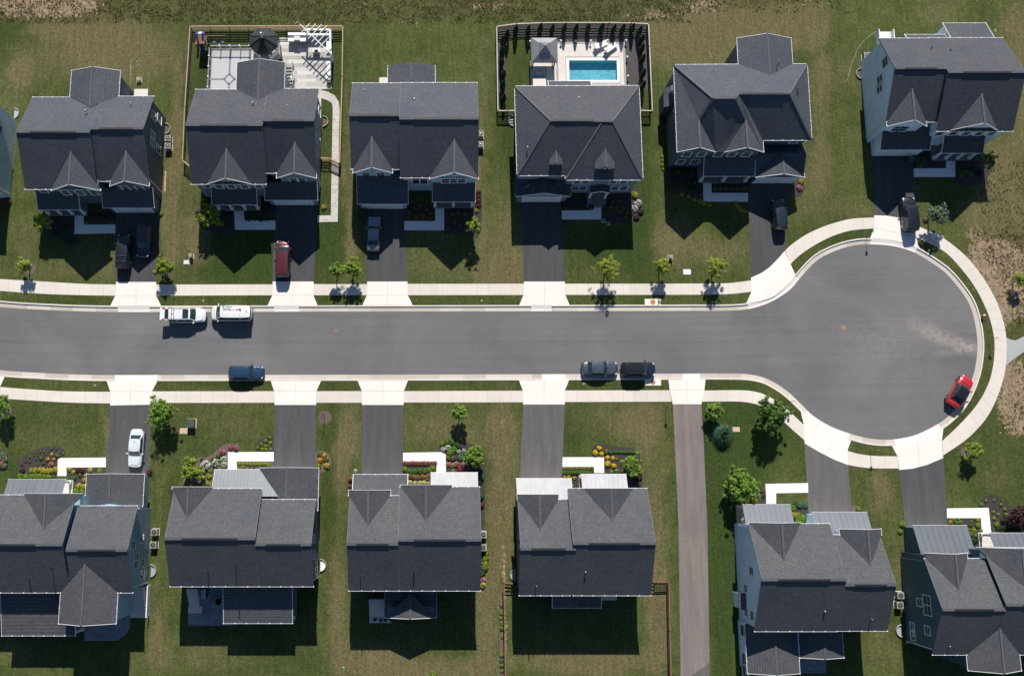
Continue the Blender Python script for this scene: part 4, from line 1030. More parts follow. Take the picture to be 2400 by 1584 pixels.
h.wall.box(xw-.65, xw, yb_, ya, 0, 2.6); h.plane([(xw-.75,yb_-.1,2.6),(xw,yb_-.1,3.1),(xw,ya+.1,3.1),(xw-.75,ya+.1,2.6)])
# rear wings with low gables
for (xa, xb, yy, nm) in ((1752,1875,1578,0),(1875,1978,1541,1)):
    he = 3.6; A = G3(xa,yy,he); Bq = G3(xb,yy,he); cx = (A.x+Bq.x)/2; hp = he+.36*(Bq.x-A.x)/2; Y1 = L['y0']+.1
    for x in (A.x, Bq.x): h.plane([(x,A.y,he),(cx,A.y,hp),(cx,Y1,hp),(x,Y1,he)]); h.gutter((x,A.y,he),(x,Y1,he)); h.edge((x,A.y,he),(cx,A.y,hp),h.rake,.05,-.06,.17)
    h.capline((cx,A.y,hp),(cx,Y1,hp),.2)
    h.wall.loop_ex([(A.x+(.3 if nm == 0 else .4),A.y+.3,0),(Bq.x-.3,A.y+.3,0),(Bq.x-.3,A.y+.3,he),(cx,A.y+.3,hp-.15),(A.x+(.3 if nm == 0 else .4),A.y+.3,he)], (0,Y1-A.y-.3,0))
    if nm == 0:
        for yw in (1478, 1545, 1572): g_ = G(1747,yw,2.2); h.win('W', A.x+.3, g_[1], 2.1, w=1.3, h=1.9)
h.vents([(1932,1432,7.6,.13,.3),(2041,1450,7.1,.06,.5)], M['steel'])
h.downspout(L['x0']-.06, L['y0']+.2); h.finish()

h = House('house', 'dark teal sided house with slate metal garage roof at the lower right corner', None, (2300,1380), M['sid_dteal'])
L = h.gable(2185, 2330, 1308, 1534, 1428, he=6.3, k=.57)
Rb = h.gable(2328, 2530, 1283, 1534, 1417, he=6.3, k=.57)
h.cross(L, 2168, 2267, 1295.5, 'T', k=.78, he=6.3, gl=False); h.cross(Rb, 2288, 2440, 1282, 'T', k=.66, he=6.3, gr=False)
rc = h.cross(Rb, 2269, 2394, 1571, 'B', k=.60, he=6.3)
D = h.shed(2140, 2265, 1298, 1231, 4.4, 3.0, walls=True); h.seams(D, M['metal_dark'], .7); h.garage_door('N', D['Yl']-.3, (D['X0']+D['X1'])/2)
D = h.shed(2320, 2450, 1288, 1249, 3.9, 2.95, walls=False); h.seams(D, M['metal_dark'], .7); h.porch(D, 4, mat=M['concrete'])
h.door('N', Rb['y1'], D['X0']+1.2)
for p, z, n, w_, hh in (((2147,1411),3.9,1,.8,1.0),((2171,1418),5.6,2,1.1,1.5),((2177,1477),5.2,1,.9,1.1),((2126,1479),1.7,2,1.0,.9)): h.wpx('W', L, p, z, w=w_, h=hh, n=n)
for p in ((2221.5,1497,6.9),(2281,1496,6.9),(2292,1496,6.9),(2299,1477,7.4),(2355,1484,7.1)): h.vents([(*p,.13,.35)], M['white'])
h.vents([(2222,1513,6.6,.06,.5)], M['steel'])
h.downspout(L['x0']-.06, L['y0']+.2); h.finish()

# ------------------------------------------------------------------ vehicles
def lin(a, b, t): return a + (b-a)*t
M['lens_white'] = noisy('headlight_lens', (.7,.72,.74), .05, 8, .15)
M['lens_red'] = noisy('tail_lens', (.42,.02,.015), .1, 8, .2)
M['chrome'] = noisy('chrome_strip', (.75,.76,.78), .05, 8, .12, metal=1)
M['carglass'] = glass('car_glass', (.018,.035,.038), .03)
M['hub'] = noisy('wheel_alloy', (.35,.35,.36), .1, 8, .3, metal=.8)
CART = {  # belt z, hood z, roof z, xa windscreen base, xb roof front, xc roof rear, xd rear glass base, deck z  (x as fraction of L from rear)
 'sedan': (.92,.86,1.44,.70,.565,.285,.155,.98), 'suv': (1.08,1.02,1.72,.745,.60,.10,.025,1.12), 'hatch': (.98,.92,1.56,.72,.58,.16,.05,1.02),
 'van': (1.15,1.12,2.02,.855,.71,.045,.015,1.2), 'minivan': (1.08,1.0,1.75,.80,.63,.085,.02,1.15), 'cross': (1.02,.98,1.62,.70,.56,.27,.12,1.08)}
def car(name, label, typ, body, px, py, head, L, W, group=None, hz=.8, rails=False, bars=False, roofmat=None, hoodmat=None, gmat=None, z0=0.0):
    zb, zh, zr, fa, fb, fc, fd, zd = CART[typ]
    g_ = G(px, py, hz+z0); e = empty(name, (g_[0], g_[1], z0), head, label, {'van':'van','minivan':'minivan','suv':'SUV','sedan':'car','hatch':'car','cross':'SUV'}[typ], group)
    X = lambda f: -L/2 + L*f
    hw = W/2
    mb = MB()
    st = [(0,.50,.55,zd-.28),(.010,.69,.42,zd-.12),(.030,.83,.34,zd-.04),(.075,.935,.26,zd),(fd+.06,1,.22,zd),(.30,1,.2,zb+.02),(.5,1,.2,zb),(fa-.02,1,.2,zb),(fa+.03,.995,.22,zh+.04),(.84,.985,.24,zh),(.91,.925,.28,zh-.06),(.955,.82,.34,zh-.13),(.982,.66,.4,zh-.23),(1,.42,.46,zh-.4)]
    st = sorted(st, key=lambda q: q[0]); secs = []
    for f, wf, zl, zt in st:
        w = hw*wf; x = X(f)
        secs.append([(x,y,z) for y, z in ((-w*.94,zl),(-w*.99,zl+.12),(-w,(zl+zt)/2),(-w*.975,zt-.16),(-w*.90,zt-.05),(-w*.72,zt),(0,zt+.045),(w*.72,zt),(w*.90,zt-.05),(w*.975,zt-.16),(w,(zl+zt)/2),(w*.99,zl+.12),(w*.94,zl))])
    k = len(secs[0]); vs = [p for s_ in secs for p in s_]
    fs = [(i*k+j, (i+1)*k+j, (i+1)*k+(j+1)%k, i*k+(j+1)%k) for i in range(len(secs)-1) for j in range(k)]
    fs += [tuple(range(k)), tuple(range((len(secs)-1)*k+k-1, (len(secs)-1)*k-1, -1))]
    mb.add(vs, fs)
    bo = mb.build('body', body, e, smooth=True, fixn=True)
    if hoodmat or True:
        m2 = MB(); n = 6; vs = []
        for i in range(n+1):
            f = lin(fa+.045, .925, i/n); wf = lin(.80, .62, (i/n)**2); zt = lin(zh+.03, zh-.05, (i/n)**1.6)
            for j in range(7):
                y = hw*wf*(j/3-1); vs.append((X(f), y, zt + .075 - .04*abs(j/3-1)**2.2))
        m2.add(vs, [(i*7+j,(i+1)*7+j,(i+1)*7+j+1,i*7+j+1) for i in range(n) for j in range(6)])
        m2.build('bonnet', hoodmat or body, e, smooth=True, fixn=True)
    # glasshouse
    gl = MB(); wb_, wr = hw*.93, hw*.76; bow = .10
    def ring(t):
        xa = lin(X(fa), X(fb), t); xd = lin(X(fd), X(fc), t); w = lin(wb_, wr, t); z = lin(min(zb, zh)-.02, zr-.05, t)
        zf = lin(zh+.0, zr-.05, t); zc = lin(zd-.03, zr-.05, t)
        return [(xd+.16,-w,z),(xd,-w*.80,zc),(xd-bow*.5,0,zc),(xd,w*.80,zc),(xd+.16,w,z),((xa+xd)/2,w*1.02,z),(xa-.25,w,z),(xa,w*.80,zf),(xa+bow,0,zf),(xa,-w*.80,zf),(xa-.25,-w,z),((xa+xd)/2,-w*1.02,z)]
    R0, R1 = ring(0), ring(1); n = len(R0)
    gl.add(R0+R1, [(i,(i+1)%n,n+(i+1)%n,n+i) for i in range(n)]+[tuple(range(n,2*n))])
    gl.build('windows', M['carglass'], e, fixn=True)
    # roof panel
    rp = MB(); nx, ny = 8, 8; vs = []
    x0, x1 = X(fc)-.06, X(fb)+.05
    for i in range(nx+1):
        u = i/nx; x = lin(x0, x1, u)
        for j in range(ny+1):
            v = j/ny*2-1; cr = (1-abs(v)**3)*.05 + (1-abs(2*u-1)**3)*.03
            wloc = wr*1.06*(1-.09*abs(2*u-1)**4); xx = x + (.07 if u > .9 else -.05 if u < .1 else 0)*(1-v*v)
            vs.append((xx, v*wloc, zr-.06+cr))
    rp.add(vs, [(i*(ny+1)+j,(i+1)*(ny+1)+j,(i+1)*(ny+1)+j+1,i*(ny+1)+j+1) for i in range(nx) for j in range(ny)])
    rf = rp.build('roof_panel', roofmat or body, e, smooth=True, fixn=True)
    # pillars
    for sy in (-1, 1):
        pl = MB(); pl.tube((X(fa)-.02, sy*wb_*.90, zh-.01), (X(fb)+.02, sy*wr*.90, zr-.05), .05, .045, 6); pl.build('front_pillar', body, e)
        pl = MB(); pl.tube((X(fd)+.06, sy*wb_*.90, zd-.01), (X(fc), sy*wr*.92, zr-.05), .07, .06, 6); pl.build('rear_pillar', body, e)
    if typ != 'sedan':
        for sy in (-1, 1):
            pl = MB(); xm = lin(X(fc), X(fb), .35); pl.tube((xm-.08, sy*wb_*1.0, zb), (xm, sy*wr*1.02, zr-.07), .045, .04, 5); pl.build('side_pillar', body, e)
    if rails:
        for sy in (-1, 1):
            r_ = MB(); r_.tube((X(fc)+.15, sy*wr*.92, zr+.07), (X(fb)-.15, sy*wr*.92, zr+.07), .028, n=6)
            for f in (.05, .5, .95): x = lin(X(fc)+.15, X(fb)-.15, f); r_.tube((x, sy*wr*.92, zr-.03), (x, sy*wr*.92, zr+.07), .025, n=5)
            r_.build('roof_rail', M['chrome'] if rails == 1 else M['black'], e)
    if bars:
        for f in bars: r_ = MB(); x = lin(X(fc), X(fb), f); r_.cbox((x,0,zr+.10), .07, wr*1.84, .05); r_.build('crossbar', M['chrome'], e)
    # wheels
    for fx in (.175, .82):
        for sy in (-1, 1):
            rd = .34 if typ in ('sedan','hatch') else .38
            w_ = MB(); w_.tube((X(fx), sy*(hw-.20), rd), (X(fx), sy*(hw+.005), rd), rd, n=20); t_ = w_.build('wheel', M['rubber'], e)
            w_ = MB(); w_.tube((X(fx), sy*(hw+.0), rd), (X(fx), sy*(hw+.02), rd), rd*.62, n=14); w_.build('rim', M['hub'], t_)
    for sy in (-1, 1):
        l_ = MB(); l_.cbox((X(.94), sy*hw*.74, zh-.17), .26, .13, .10, rz=-sy*.6); l_.build('headlight', M['lens_white'], e)
        l_ = MB(); l_.cbox((X(.035), sy*hw*.78, zd-.14), .12, .20, .15, rz=sy*.6); l_.build('tail_light', M['lens_red'], e)
        l_ = MB(); l_.cbox((X(fa)-.28, sy*(hw+.10), zb+.06), .14, .22, .13); l_.cbox((X(fa)-.26, sy*(hw-.02), zb+.04), .07, .12, .05); l_.build('wing_mirror', body, e)
    l_ = MB(); l_.cbox((X(1)-.06, 0, zh-.35), .12, W*.52, .14); l_.build('grille', M['black'], e)
    l_ = MB(); l_.cbox((X(0)+.05, 0, .52), .16, W*.70, .16); l_.build('rear_bumper', M['black'], e)
    if typ in ('suv','minivan','van','hatch'):
        l_ = MB(); l_.cbox((X(fc)-.10, 0, zr-.05), .20, wr*1.75, .04); l_.build('spoiler', body, e)
    l_ = MB(); l_.cbox((X(fc)+.25, 0, zr+.04), .16, .05, .06); l_.build('antenna', M['black'], e)
    return e, X, hw, zr
P_ = lambda n, c, **k: paint(n, c, **k)
CP = dict(black=P_('car_paint_black', (.012,.014,.018)), navy=P_('car_paint_navy', (.012,.022,.032)), maroon=P_('car_paint_maroon', (.085,.012,.020)), silver=P_('car_paint_silver_blue', (.17,.21,.24), metal=.5),
  white=P_('car_paint_white', (.72,.72,.71), metal=0), white2=P_('car_paint_cool_white', (.66,.69,.73), metal=.1), blue=P_('car_paint_blue', (.018,.052,.115)), grey=P_('car_paint_slate', (.085,.11,.135), metal=.5), dblue=P_('car_paint_dark_blue', (.010,.028,.06)), red=P_('car_paint_red', (.46,.022,.028), metal=.1))
RZ = -.115
car('parked_suv', 'black SUV with silver roof rails and crossbars on the leftmost driveway', 'suv', CP['black'], 289.5, 589, R(90.5), 4.75, 1.86, 'cars on the driveways', rails=1, bars=(.12,.42))
car('parked_car', 'dark blue car in the shade, pointing at the street beside the black SUV', 'hatch', CP['navy'], 336.5, 564, R(-91.5), 4.6, 1.84, 'cars on the driveways')
car('parked_minivan', 'maroon minivan at the foot of a driveway touching the sidewalk', 'minivan', CP['maroon'], 663, 606, R(90.5), 5.05, 1.96, 'cars on the driveways')
car('parked_car', 'silver blue sedan in house shade, nose to the garage', 'sedan', CP['silver'], 876, 547, R(88.5), 4.85, 1.80, 'cars on the driveways')
car('parked_suv', 'dark SUV with grey rails on the driveway beside the twin gabled house', 'suv', CP['navy'], 1826, 503, R(92.5), 4.35, 1.80, 'cars on the driveways', rails=1)
car('parked_suv', 'black SUV standing across the sidewalk at the head of the cul-de-sac', 'suv', CP['black'], 2132, 502, R(91), 4.8, 1.92, 'cars on the driveways', rails=1)
car('parked_car', 'white sedan on the driveway of the lower left house', 'sedan', CP['white2'], 318, 1050, R(-91.8), 4.85, 1.80, 'cars on the driveways')
W1, Xw, hw_, zr_ = car('parked_suv', 'white SUV with its tailgate raised, parked behind the white van', 'suv', CP['white'], 439, 738.5, 0, 4.95, 1.94, 'cars parked along the kerb', rails=1, bars=(.08,.2,.75), z0=RZ)
mb = MB(); mb.cbox((Xw(.055)-.55, 0, zr_+.02), 1.0, 1.62, .07, ry=.12); tg = mb.build('tailgate', CP['white'], W1)
for sy in (-1, 1): mb = MB(); mb.cbox((Xw(.055)-.62, sy*.74, zr_+.08), .34, .16, .08); mb.build('tail_light', M['lens_red'], tg)
mb = MB(); mb.cbox((Xw(.055)-.22, 0, zr_+.075), .45, 1.25, .02, ry=.12); mb.build('tailgate_window', M['carglass'], tg)
mb = MB(); mb.cbox((Xw(.50), 0, zr_+.035), .75, 1.1, .02); mb.build('sunroof', M['carglass'], W1)
V1, Xv, hv, zv = car('parked_van', 'white work van with green, black and brown markings on its roof', 'van', CP['white'], 542, 733.5, R(180), 5.35, 2.0, 'cars parked along the kerb', hz=1.0, z0=RZ)
mg = noisy('sign_green', (.03,.30,.17), .1, 5, .5); mbk = noisy('sign_dark', (.06,.07,.08), .2, 5, .5); mrb = noisy('sign_brown', (.28,.07,.04), .3, 5, .5)
zt = zv+.035
mb = MB(); mb.cbox((.78,-.62,zt), .24, .22, .012); mb.build('emblem', mg, V1)
mb = MB(); rr = random.Random(3); x = .52
while x > -.42:
    w = rr.uniform(.03, .07); mb.cbox((x,-.60+rr.uniform(-.03,.03),zt), w, rr.uniform(.08,.17), .012, rr.uniform(-.3,.3)); x -= w+.025
mb.build('lettering', mbk, V1)
mb = MB(); mb.cbox((.42,-.33,zt), .85, .03, .012); mb.cbox((.42,-.24,zt), .85, .03, .012); mb.cbox((-.03,-.24,zt), .22, .16, .012, .2); mb.build('stripe_mark', mbk, V1)
mb = MB()
for x, y, a, b_ in ((-.22,-.20,.06,.05),(-.50,-.20,.24,.07),(-.98,-.22,.30,.16),(-1.32,-.26,.26,.26),(-1.42,-.10,.2,.12)): mb.cbox((x,y,zt), a, b_, .012, .3)
mb.build('brown_mark', mrb, V1)
for f in (.18,.40,.66):
    mb = MB(); mb.tube((Xv(f), .86, zv-.02), (Xv(f), .86, zv+.28), .02, n=5); mb.build('rack_pin', M['black'], V1)
car('parked_car', 'dark blue hatchback alone on the lower side of the street', 'hatch', CP['blue'], 577, 873, 0, 4.6, 1.84, 'cars parked along the kerb', z0=RZ)
car('parked_car', 'slate grey sedan parked behind the black SUV at the lower kerb', 'sedan', CP['grey'], 1406, 863, 0, 4.7, 1.84, 'cars parked along the kerb', z0=RZ)
car('parked_suv', 'black SUV with a dark blue bonnet at the lower kerb, ahead of the grey sedan', 'suv', CP['black'], 1496, 865, 0, 4.4, 1.86, 'cars parked along the kerb', rails=2, hoodmat=CP['dblue'], z0=RZ)
car('parked_suv', 'red SUV with a black roof parked round the cul-de-sac kerb', 'cross', CP['red'], 2251, 917, R(55), 4.5, 1.88, 'cars parked along the kerb', rails=1, roofmat=CP['black'], z0=RZ)

# ------------------------------------------------------------------ fences
def dist(a, b): return math.hypot(b[0]-a[0], b[1]-a[1])
def fence(name, label, pts, mat, h=1.25, rails=(.25,.6,.95), cap=True, capmat=None, step=2.4, hh=None, gates=()):
    W_ = [G(x, y, h) for x, y in pts]; o = (W_[0][0], W_[0][1], 0)
    e = empty(name, o, 0, label, 'fence'); rb = MB(); cb = MB()
    done = []
    for i in range(len(W_)-1):
        a, b_ = Vector((*W_[i], 0)), Vector((*W_[i+1], 0)); L = (b_-a).length; n = max(1, round(L/step)); d = (b_-a)/L; rz = math.atan2(d.y, d.x); c = (a+b_)/2
        for k in range(n+1):
            p = a + (b_-a)*k/n
            if any((p-q).length < .3 for q in done): continue
            done.append(p); m = MB(); m.cbox((p.x,p.y,h/2), .11, .11, h, rz); m.build('post', mat, e, o)
        if i in gates:
            m = MB(); q = Vector((-d.y, d.x, 0))
            kk = int(L/.13)
            for k in range(1, kk): p = a + (b_-a)*k/kk; m.cbox((p.x,p.y,h*.52), .07, .025, h*.95, rz)
            for z in (.25, h-.15): m.cbox((c.x,c.y,z), L-.15, .05, .09, rz)
            m.build('gate', mat, e, o)
        else:
            for z in rails: rb.cbox((c.x,c.y,z), L, .035, .14, rz)
        if cap: cb.cbox((c.x,c.y,h+.02), L+.1, .14, .035, rz)
    rb.build('rail', mat, e, o)
    if cap: cb.build('cap_board', capmat or mat, e, o)
    return e
fence('yard_fence', 'light cedar fence round the yard with the octagonal gazebo and deck', [(443,388),(427.5,376),(433,250),(445.5,62),(624,61.5),(803.5,61.5),(802,180),(796,380)], M['cedar'], 1.3, (.2,.5,.8,1.1), gates=())
fence('fence_gate_run', 'short cedar fence and gate between the grey blue house and its paver path', [(751.5,370),(771,371),(794,382)], M['cedar'], 1.2, (.2,.5,.8), gates=(1,))
fence('pool_fence', 'dark rail fence with pale cap round the swimming pool and columnar evergreens', [(1206,259.5),(1190,260),(1167,260),(1164,62.6),(1210.6,56.4),(1270,54.2),(1326.8,53.7),(1427.8,53.7),(1480,54.5),(1520,56.6),(1522.5,110),(1529,260),(1502,259.5)], M['brown_wood'], 1.3, (.2,.5,.8,1.1), capmat=M['tan_cap'], gates=(1,11))
fence('yard_fence', 'orange stained fence along the left of the lawn behind the two white metal roofs', [(1201,1367),(1181,1366),(1183,1480),(1185,1640)], M['orange_wood'], 1.25, (.2,.55,.9))
fence('yard_fence', 'orange stained fence beside the asphalt path at the bottom', [(1527,1362),(1538,1364),(1568,1363.5),(1570,1480),(1574,1640)], M['orange_wood'], 1.25, (.2,.55,.9), gates=(1,))

# ------------------------------------------------------------------ pool yard
bed_n = 0
def bed(pts, mat='mulch', z=.012, smooth=True, name='mulch_bed'):
    return flat(name, pts, M[mat], z, smooth=smooth)
flat('mulch_bed', [(1166,64),(1212,58),(1330,55),(1430,55),(1519,58),(1521,75),(1527,200),(1512,216),(1503,200),(1469,199.5),(1465,100.4),(1306,101),(1244,101),(1239,93),(1229,86),(1214,83),(1198,87),(1188,100),(1184,120),(1186,232),(1176,240),(1168,232)], noisy('grey_mulch', (.072,.066,.064), .45, 7, .95, .2, bump=.5), .012)
def brickmat(name, c1, c2, mortar, w, hgt, ms=.012, off=.5):
    m, nt, b = newmat(name); v = coords(nt); t = nt.nodes.new('ShaderNodeTexBrick')
    nt.links.new(v, t.inputs['Vector']); t.inputs['Color1'].default_value = (*c1,1); t.inputs['Color2'].default_value = (*c2,1); t.inputs['Mortar'].default_value = (*mortar,1)
    t.inputs['Scale'].default_value = 1; t.inputs['Brick Width'].default_value = w; t.inputs['Row Height'].default_value = hgt; t.inputs['Mortar Size'].default_value = ms; t.offset = off
    n = nz(nt, v, 3, 4); c = mixc(nt, 1.0, t.outputs[0], ramp(nt, n, [(.3,(.93,)*3),(.7,(1.05,)*3)]), 'MULTIPLY')
    nt.links.new(c, b.inputs['Base Color']); b.inputs['Roughness'].default_value = .85; return m
M['pooldeck'] = brickmat('cream_pool_pavers', (.60,.555,.50), (.66,.61,.55), (.46,.42,.38), 1.2, .6)
M['pavers'] = brickmat('mixed_grey_pavers', (.33,.31,.285), (.58,.555,.52), (.40,.38,.35), 2.6, .55, .006)
M['pathpav'] = brickmat('tan_paver_path', (.40,.36,.33), (.52,.475,.43), (.66,.62,.57), .55, .38, .02)
M['greyinlay'] = noisy('grey_border_stone', (.36,.335,.31), .1, 6, .85)
def frame(name, x0, x1, y0, y1, w, mat, z):
    a = G(x0, y0); b = G(x1, y1); mb = MB()
    for r_ in ((a[0],b[0],a[1],a[1]-w),(a[0],b[0],b[1]+w,b[1]),(a[0],a[0]+w,a[1]-w,b[1]+w),(b[0]-w,b[0],a[1]-w,b[1]+w)): mb.box(r_[0], r_[1], r_[2], r_[3], z-.05, z)
    return mb
# deck with a hole for the basin: four slabs
(pa, pb) = (POOL[0], POOL[2]); A = G(1306,101); Bq = G(1468,201)
mb = MB()
mb.box(A[0], Bq[0], A[1], pa[1], -.05, .035); mb.box(A[0], Bq[0], pb[1], Bq[1]-.3, -.05, .035)
mb.box(A[0], pa[0], pa[1], pb[1], -.05, .035); mb.box(pb[0], Bq[0], pa[1], pb[1], -.05, .035)
q = G(1243,146); mb.box(q[0], A[0], G(1270,143)[1], Bq[1]-.3, -.05, .034); tag(mb.build('pool_patio', M['pooldeck']), kind='structure')
e_pool = empty('swimming_pool', ((pa[0]+pb[0])/2, (pa[1]+pb[1])/2, 0), 0, 'rectangular blue swimming pool set in the cream patio', 'swimming pool'); og = tuple(e_pool.location)
M['plaster'] = noisy('pool_plaster', (.30,.68,.76), .14, 2.2, .8, .15)
mb = MB(); d = -.78
mb.add([(pa[0],pa[1],d),(pb[0],pa[1],d),(pb[0],pb[1],d),(pa[0],pb[1],d),(pa[0],pa[1],.03),(pb[0],pa[1],.03),(pb[0],pb[1],.03),(pa[0],pb[1],.03)], [(3,2,1,0),(0,1,5,4),(1,2,6,5),(2,3,7,6),(3,0,4,7)])
mb.box(pa[0], pa[0]+1.2, pb[1], pb[1]+1.3, d, -.55)
mb.build('basin', M['plaster'], e_pool, og)
m, nt, b = newmat('pool_water'); v = coords(nt)
nt.nodes.remove(b); tr = nt.nodes.new('ShaderNodeBsdfTransparent'); tr.inputs[0].default_value = (.80,.97,1.0,1)
gl_ = nt.nodes.new('ShaderNodeBsdfGlossy'); gl_.inputs['Roughness'].default_value = .03; fr = nt.nodes.new('ShaderNodeFresnel'); fr.inputs[0].default_value = 1.33
mx = nt.nodes.new('ShaderNodeMixShader'); nt.links.new(math_(nt, 'MULTIPLY', fr.outputs[0], .6), mx.inputs[0]); nt.links.new(tr.outputs[0], mx.inputs[1]); nt.links.new(gl_.outputs[0], mx.inputs[2]); nt.links.new(mx.outputs[0], nt.nodes['Material Output'].inputs[0])
bu = nt.nodes.new('ShaderNodeBump'); bu.inputs['Strength'].default_value = .7; bu.inputs['Distance'].default_value = .06
nt.links.new(nz(nt, v, 2.2, 3, .6, 1.2), bu.inputs['Height']); nt.links.new(bu.outputs[0], gl_.inputs['Normal']); nt.links.new(bu.outputs[0], fr.inputs['Normal'])
mb = MB(); mb.add([(pa[0],pa[1],-.10),(pb[0],pa[1],-.10),(pb[0],pb[1],-.10),(pa[0],pb[1],-.10)], [(3,2,1,0)]); mb.build('water_surface', m, e_pool, og)
mb = MB(); w = .38
mb.box(pa[0]-w, pb[0]+w, pa[1], pa[1]+w, .03, .062); mb.box(pa[0]-w, pb[0]+w, pb[1]-w, pb[1], .03, .062); mb.box(pa[0]-w, pa[0], pb[1], pa[1], .03, .062); mb.box(pb[0], pb[0]+w, pb[1], pa[1], .03, .062)
mb.build('coping', M['white'], e_pool, og)
tag(frame('x', 1325, 1455, 133.5, 197, .22, M['greyinlay'], .042).build('paving_border', M['greyinlay']), kind='structure')
tag(frame('x', 1302, 1468.5, 99.5, 204, .3, M['greyinlay'], .045).build('paving_border', M['greyinlay']), kind='structure')
tag(frame('x', 1251, 1274, 165.3, 181.5, .22, M['greyinlay'], .042).build('paving_border', M['greyinlay']), kind='structure')
tag(frame('x', 1245, 1281, 159, 183.5, .2, M['greyinlay'], .041).build('paving_border', M['greyinlay']), kind='structure')
# pavilion
cs = [G3(1243.4,90.4,2.45), G3(1304.5,88.4,2.45), G3(1307.4,147,2.45), G3(1246.8,148.5,2.45)]; c0 = sum(cs, Vector())/4
x0, x1, y1, y0 = (cs[0].x+cs[3].x)/2, (cs[1].x+cs[2].x)/2, (cs[0].y+cs[1].y)/2, (cs[2].y+cs[3].y)/2
e = empty('pavilion', (c0.x, c0.y, 0), 0, 'square metal roofed pavilion at the left end of the pool patio', 'gazebo'); og = (c0.x, c0.y, 0)
rm = noisy('pavilion_roof_metal', (.36,.34,.33), .08, 2, .42, .1, metal=.7, stretch=(3,.4,1))
mb = MB(); K = [(x0,y1,2.45),(x1,y1,2.45),(x1,y0,2.45),(x0,y0,2.45)]; t_ = .42; cx, cy = c0.x, c0.y
for i in range(4):
    a, b_ = Vector(K[i]), Vector(K[(i+1)%4]); ap = Vector((cx,cy,3.55)); mb.slab([a, b_, ap], .06)
rf = mb.build('roof', rm, e, og)
mb = MB(); K2 = [(lin(cx,x,t_),lin(cy,y,t_),3.22) for x, y, z in K]
for i in range(4): mb.slab([K2[i], K2[(i+1)%4], (cx,cy,3.85)], .06)
mb.build('roof_cap', rm, rf, og)
for x in (x0+.3, x1-.3):
    for y in (y0+.3, y1-.3): mb = MB(); mb.box(x-.08, x+.08, y-.08, y+.08, .03, 2.45); mb.build('post', M['brown_wood'], e, og)
# loungers
for i, (px, py, a) in enumerate(((1407,106.5,R(24)),(1430,113,R(38)))):
    g_ = G(px, py, .4); e = empty('sun_lounger', (g_[0], g_[1], .035), a, ('white padded lounger nearer the pavilion, beside the pool','white padded lounger nearer the right corner, slanting beside the pool')[i], 'lounger', 'loungers on the pool patio')
    mb = MB(); mb.cbox((.35,0,.38), 1.35, .72, .16); mb.build('seat_cushion', M['white'], e)
    mb = MB(); mb.cbox((-.62,0,.55), .75, .72, .14, ry=.5); mb.build('back_cushion', M['white'], e)
    for sx in (-.5, .9):
        for sy in (-.28, .28): mb = MB(); mb.box(sx-.04, sx+.04, sy-.04, sy+.04, 0, .32); mb.build('leg', M['white'], e)
    mb = MB(); mb.cbox((.1,0,.30), 1.9, .66, .06); mb.build('frame', M['white'], e)
ORD = ['first','second','third','fourth','fifth','sixth','seventh','eighth','ninth','tenth','eleventh','twelfth','thirteenth','fourteenth','fifteenth','sixteenth','seventeenth','eighteenth','nineteenth','twentieth','twenty-first','twenty-second','twenty-third','twenty-fourth','twenty-fifth']
GL = [(1165+0+150/5.94*0+ (x-85)/5.94, 50+y/5.94) for x, y in ()]
glb = [(548,285),(980,277),(1184,277),(1394,277),(1628,272),(1886,272),(1902,500),(1913,766)]
for i, (x, y) in enumerate(glb):
    p = G3(1150+x/5.94, 50+y/5.94, .55); e = empty('globe_light', (p.x,p.y,.01), 0, f'white globe garden light, {ORD[i]} clockwise from the pavilion round the pool patio', 'garden light', 'globe lights round the pool patio')
    mb = MB(); mb.tube((0,0,0), (0,0,.42), .035, n=8); mb.build('stem', M['black'], e)
    mb = MB(); mb.lathe((0,0,.40), [(.05,0),(.12,.05),(.16,.14),(.14,.24),(.06,.30),(.01,.31)], 14); mb.build('globe', M['white'], e, smooth=True)

# ------------------------------------------------------------------ deck yard of the grey blue house
def q6(x, y): return (440+x/6.25, 50+y/6.25)
DH = 1.15
a = G(*q6(338,405), DH); b_ = G(*q6(960,985), DH)
X0, X1, Y1, Y0 = a[0], b_[0]+.4, a[1], b_[1]-.5
e = empty('timber_deck', ((X0+X1)/2, (Y0+Y1)/2, 0), 0, 'raised pale deck with grey diamond inlay behind the grey blue house', 'deck'); og = tuple(e.location)
m, nt, b = newmat('deck_boards'); v = coords(nt); sx = nt.nodes.new('ShaderNodeSeparateXYZ'); nt.links.new(v, sx.inputs[0])
ln = math_(nt, 'GREATER_THAN', math_(nt, 'FRACT', math_(nt, 'MULTIPLY', sx.outputs[1], 1/.3)), .88)
c = mixc(nt, math_(nt, 'MULTIPLY', ln, .35), ramp(nt, nz(nt, vscale(nt, v, (.4,3,1)), 2, 3), [(.3,(.42,.41,.41)),(.7,(.47,.46,.46))]), (.22,.22,.23))
nt.links.new(c, b.inputs['Base Color']); b.inputs['Roughness'].default_value = .7
mb = MB(); mb.box(X0, X1, Y0, Y1, DH-.15, DH); mb.box(X0+.1, X1-.1, Y0, Y1-.1, 0, DH-.15); mb.build('boards', m, e, og)
gi = noisy('grey_deck_inlay', (.20,.20,.21), .08, 5, .7)
mb = MB(); xc = G(*q6(618,600), DH)[0]; yc = G(*q6(600,852), DH)[1]
def ib(x0, x1, y0, y1): mb.box(x0, x1, y0, y1, DH-.01, DH+.006)
ib(xc-.13, xc+.13, yc+.75, Y1-.25); ib(xc-.13, xc+.13, Y0, yc-.75); ib(X0+.25, xc-.75, yc-.13, yc+.13)
for sx_, sy_ in ((1,1),(1,-1),(-1,1),(-1,-1)): mb.cbox((xc+sx_*.375, yc+sy_*.375, DH-.002), 1.18, .26, .014, -sx_*sy_*R(45))
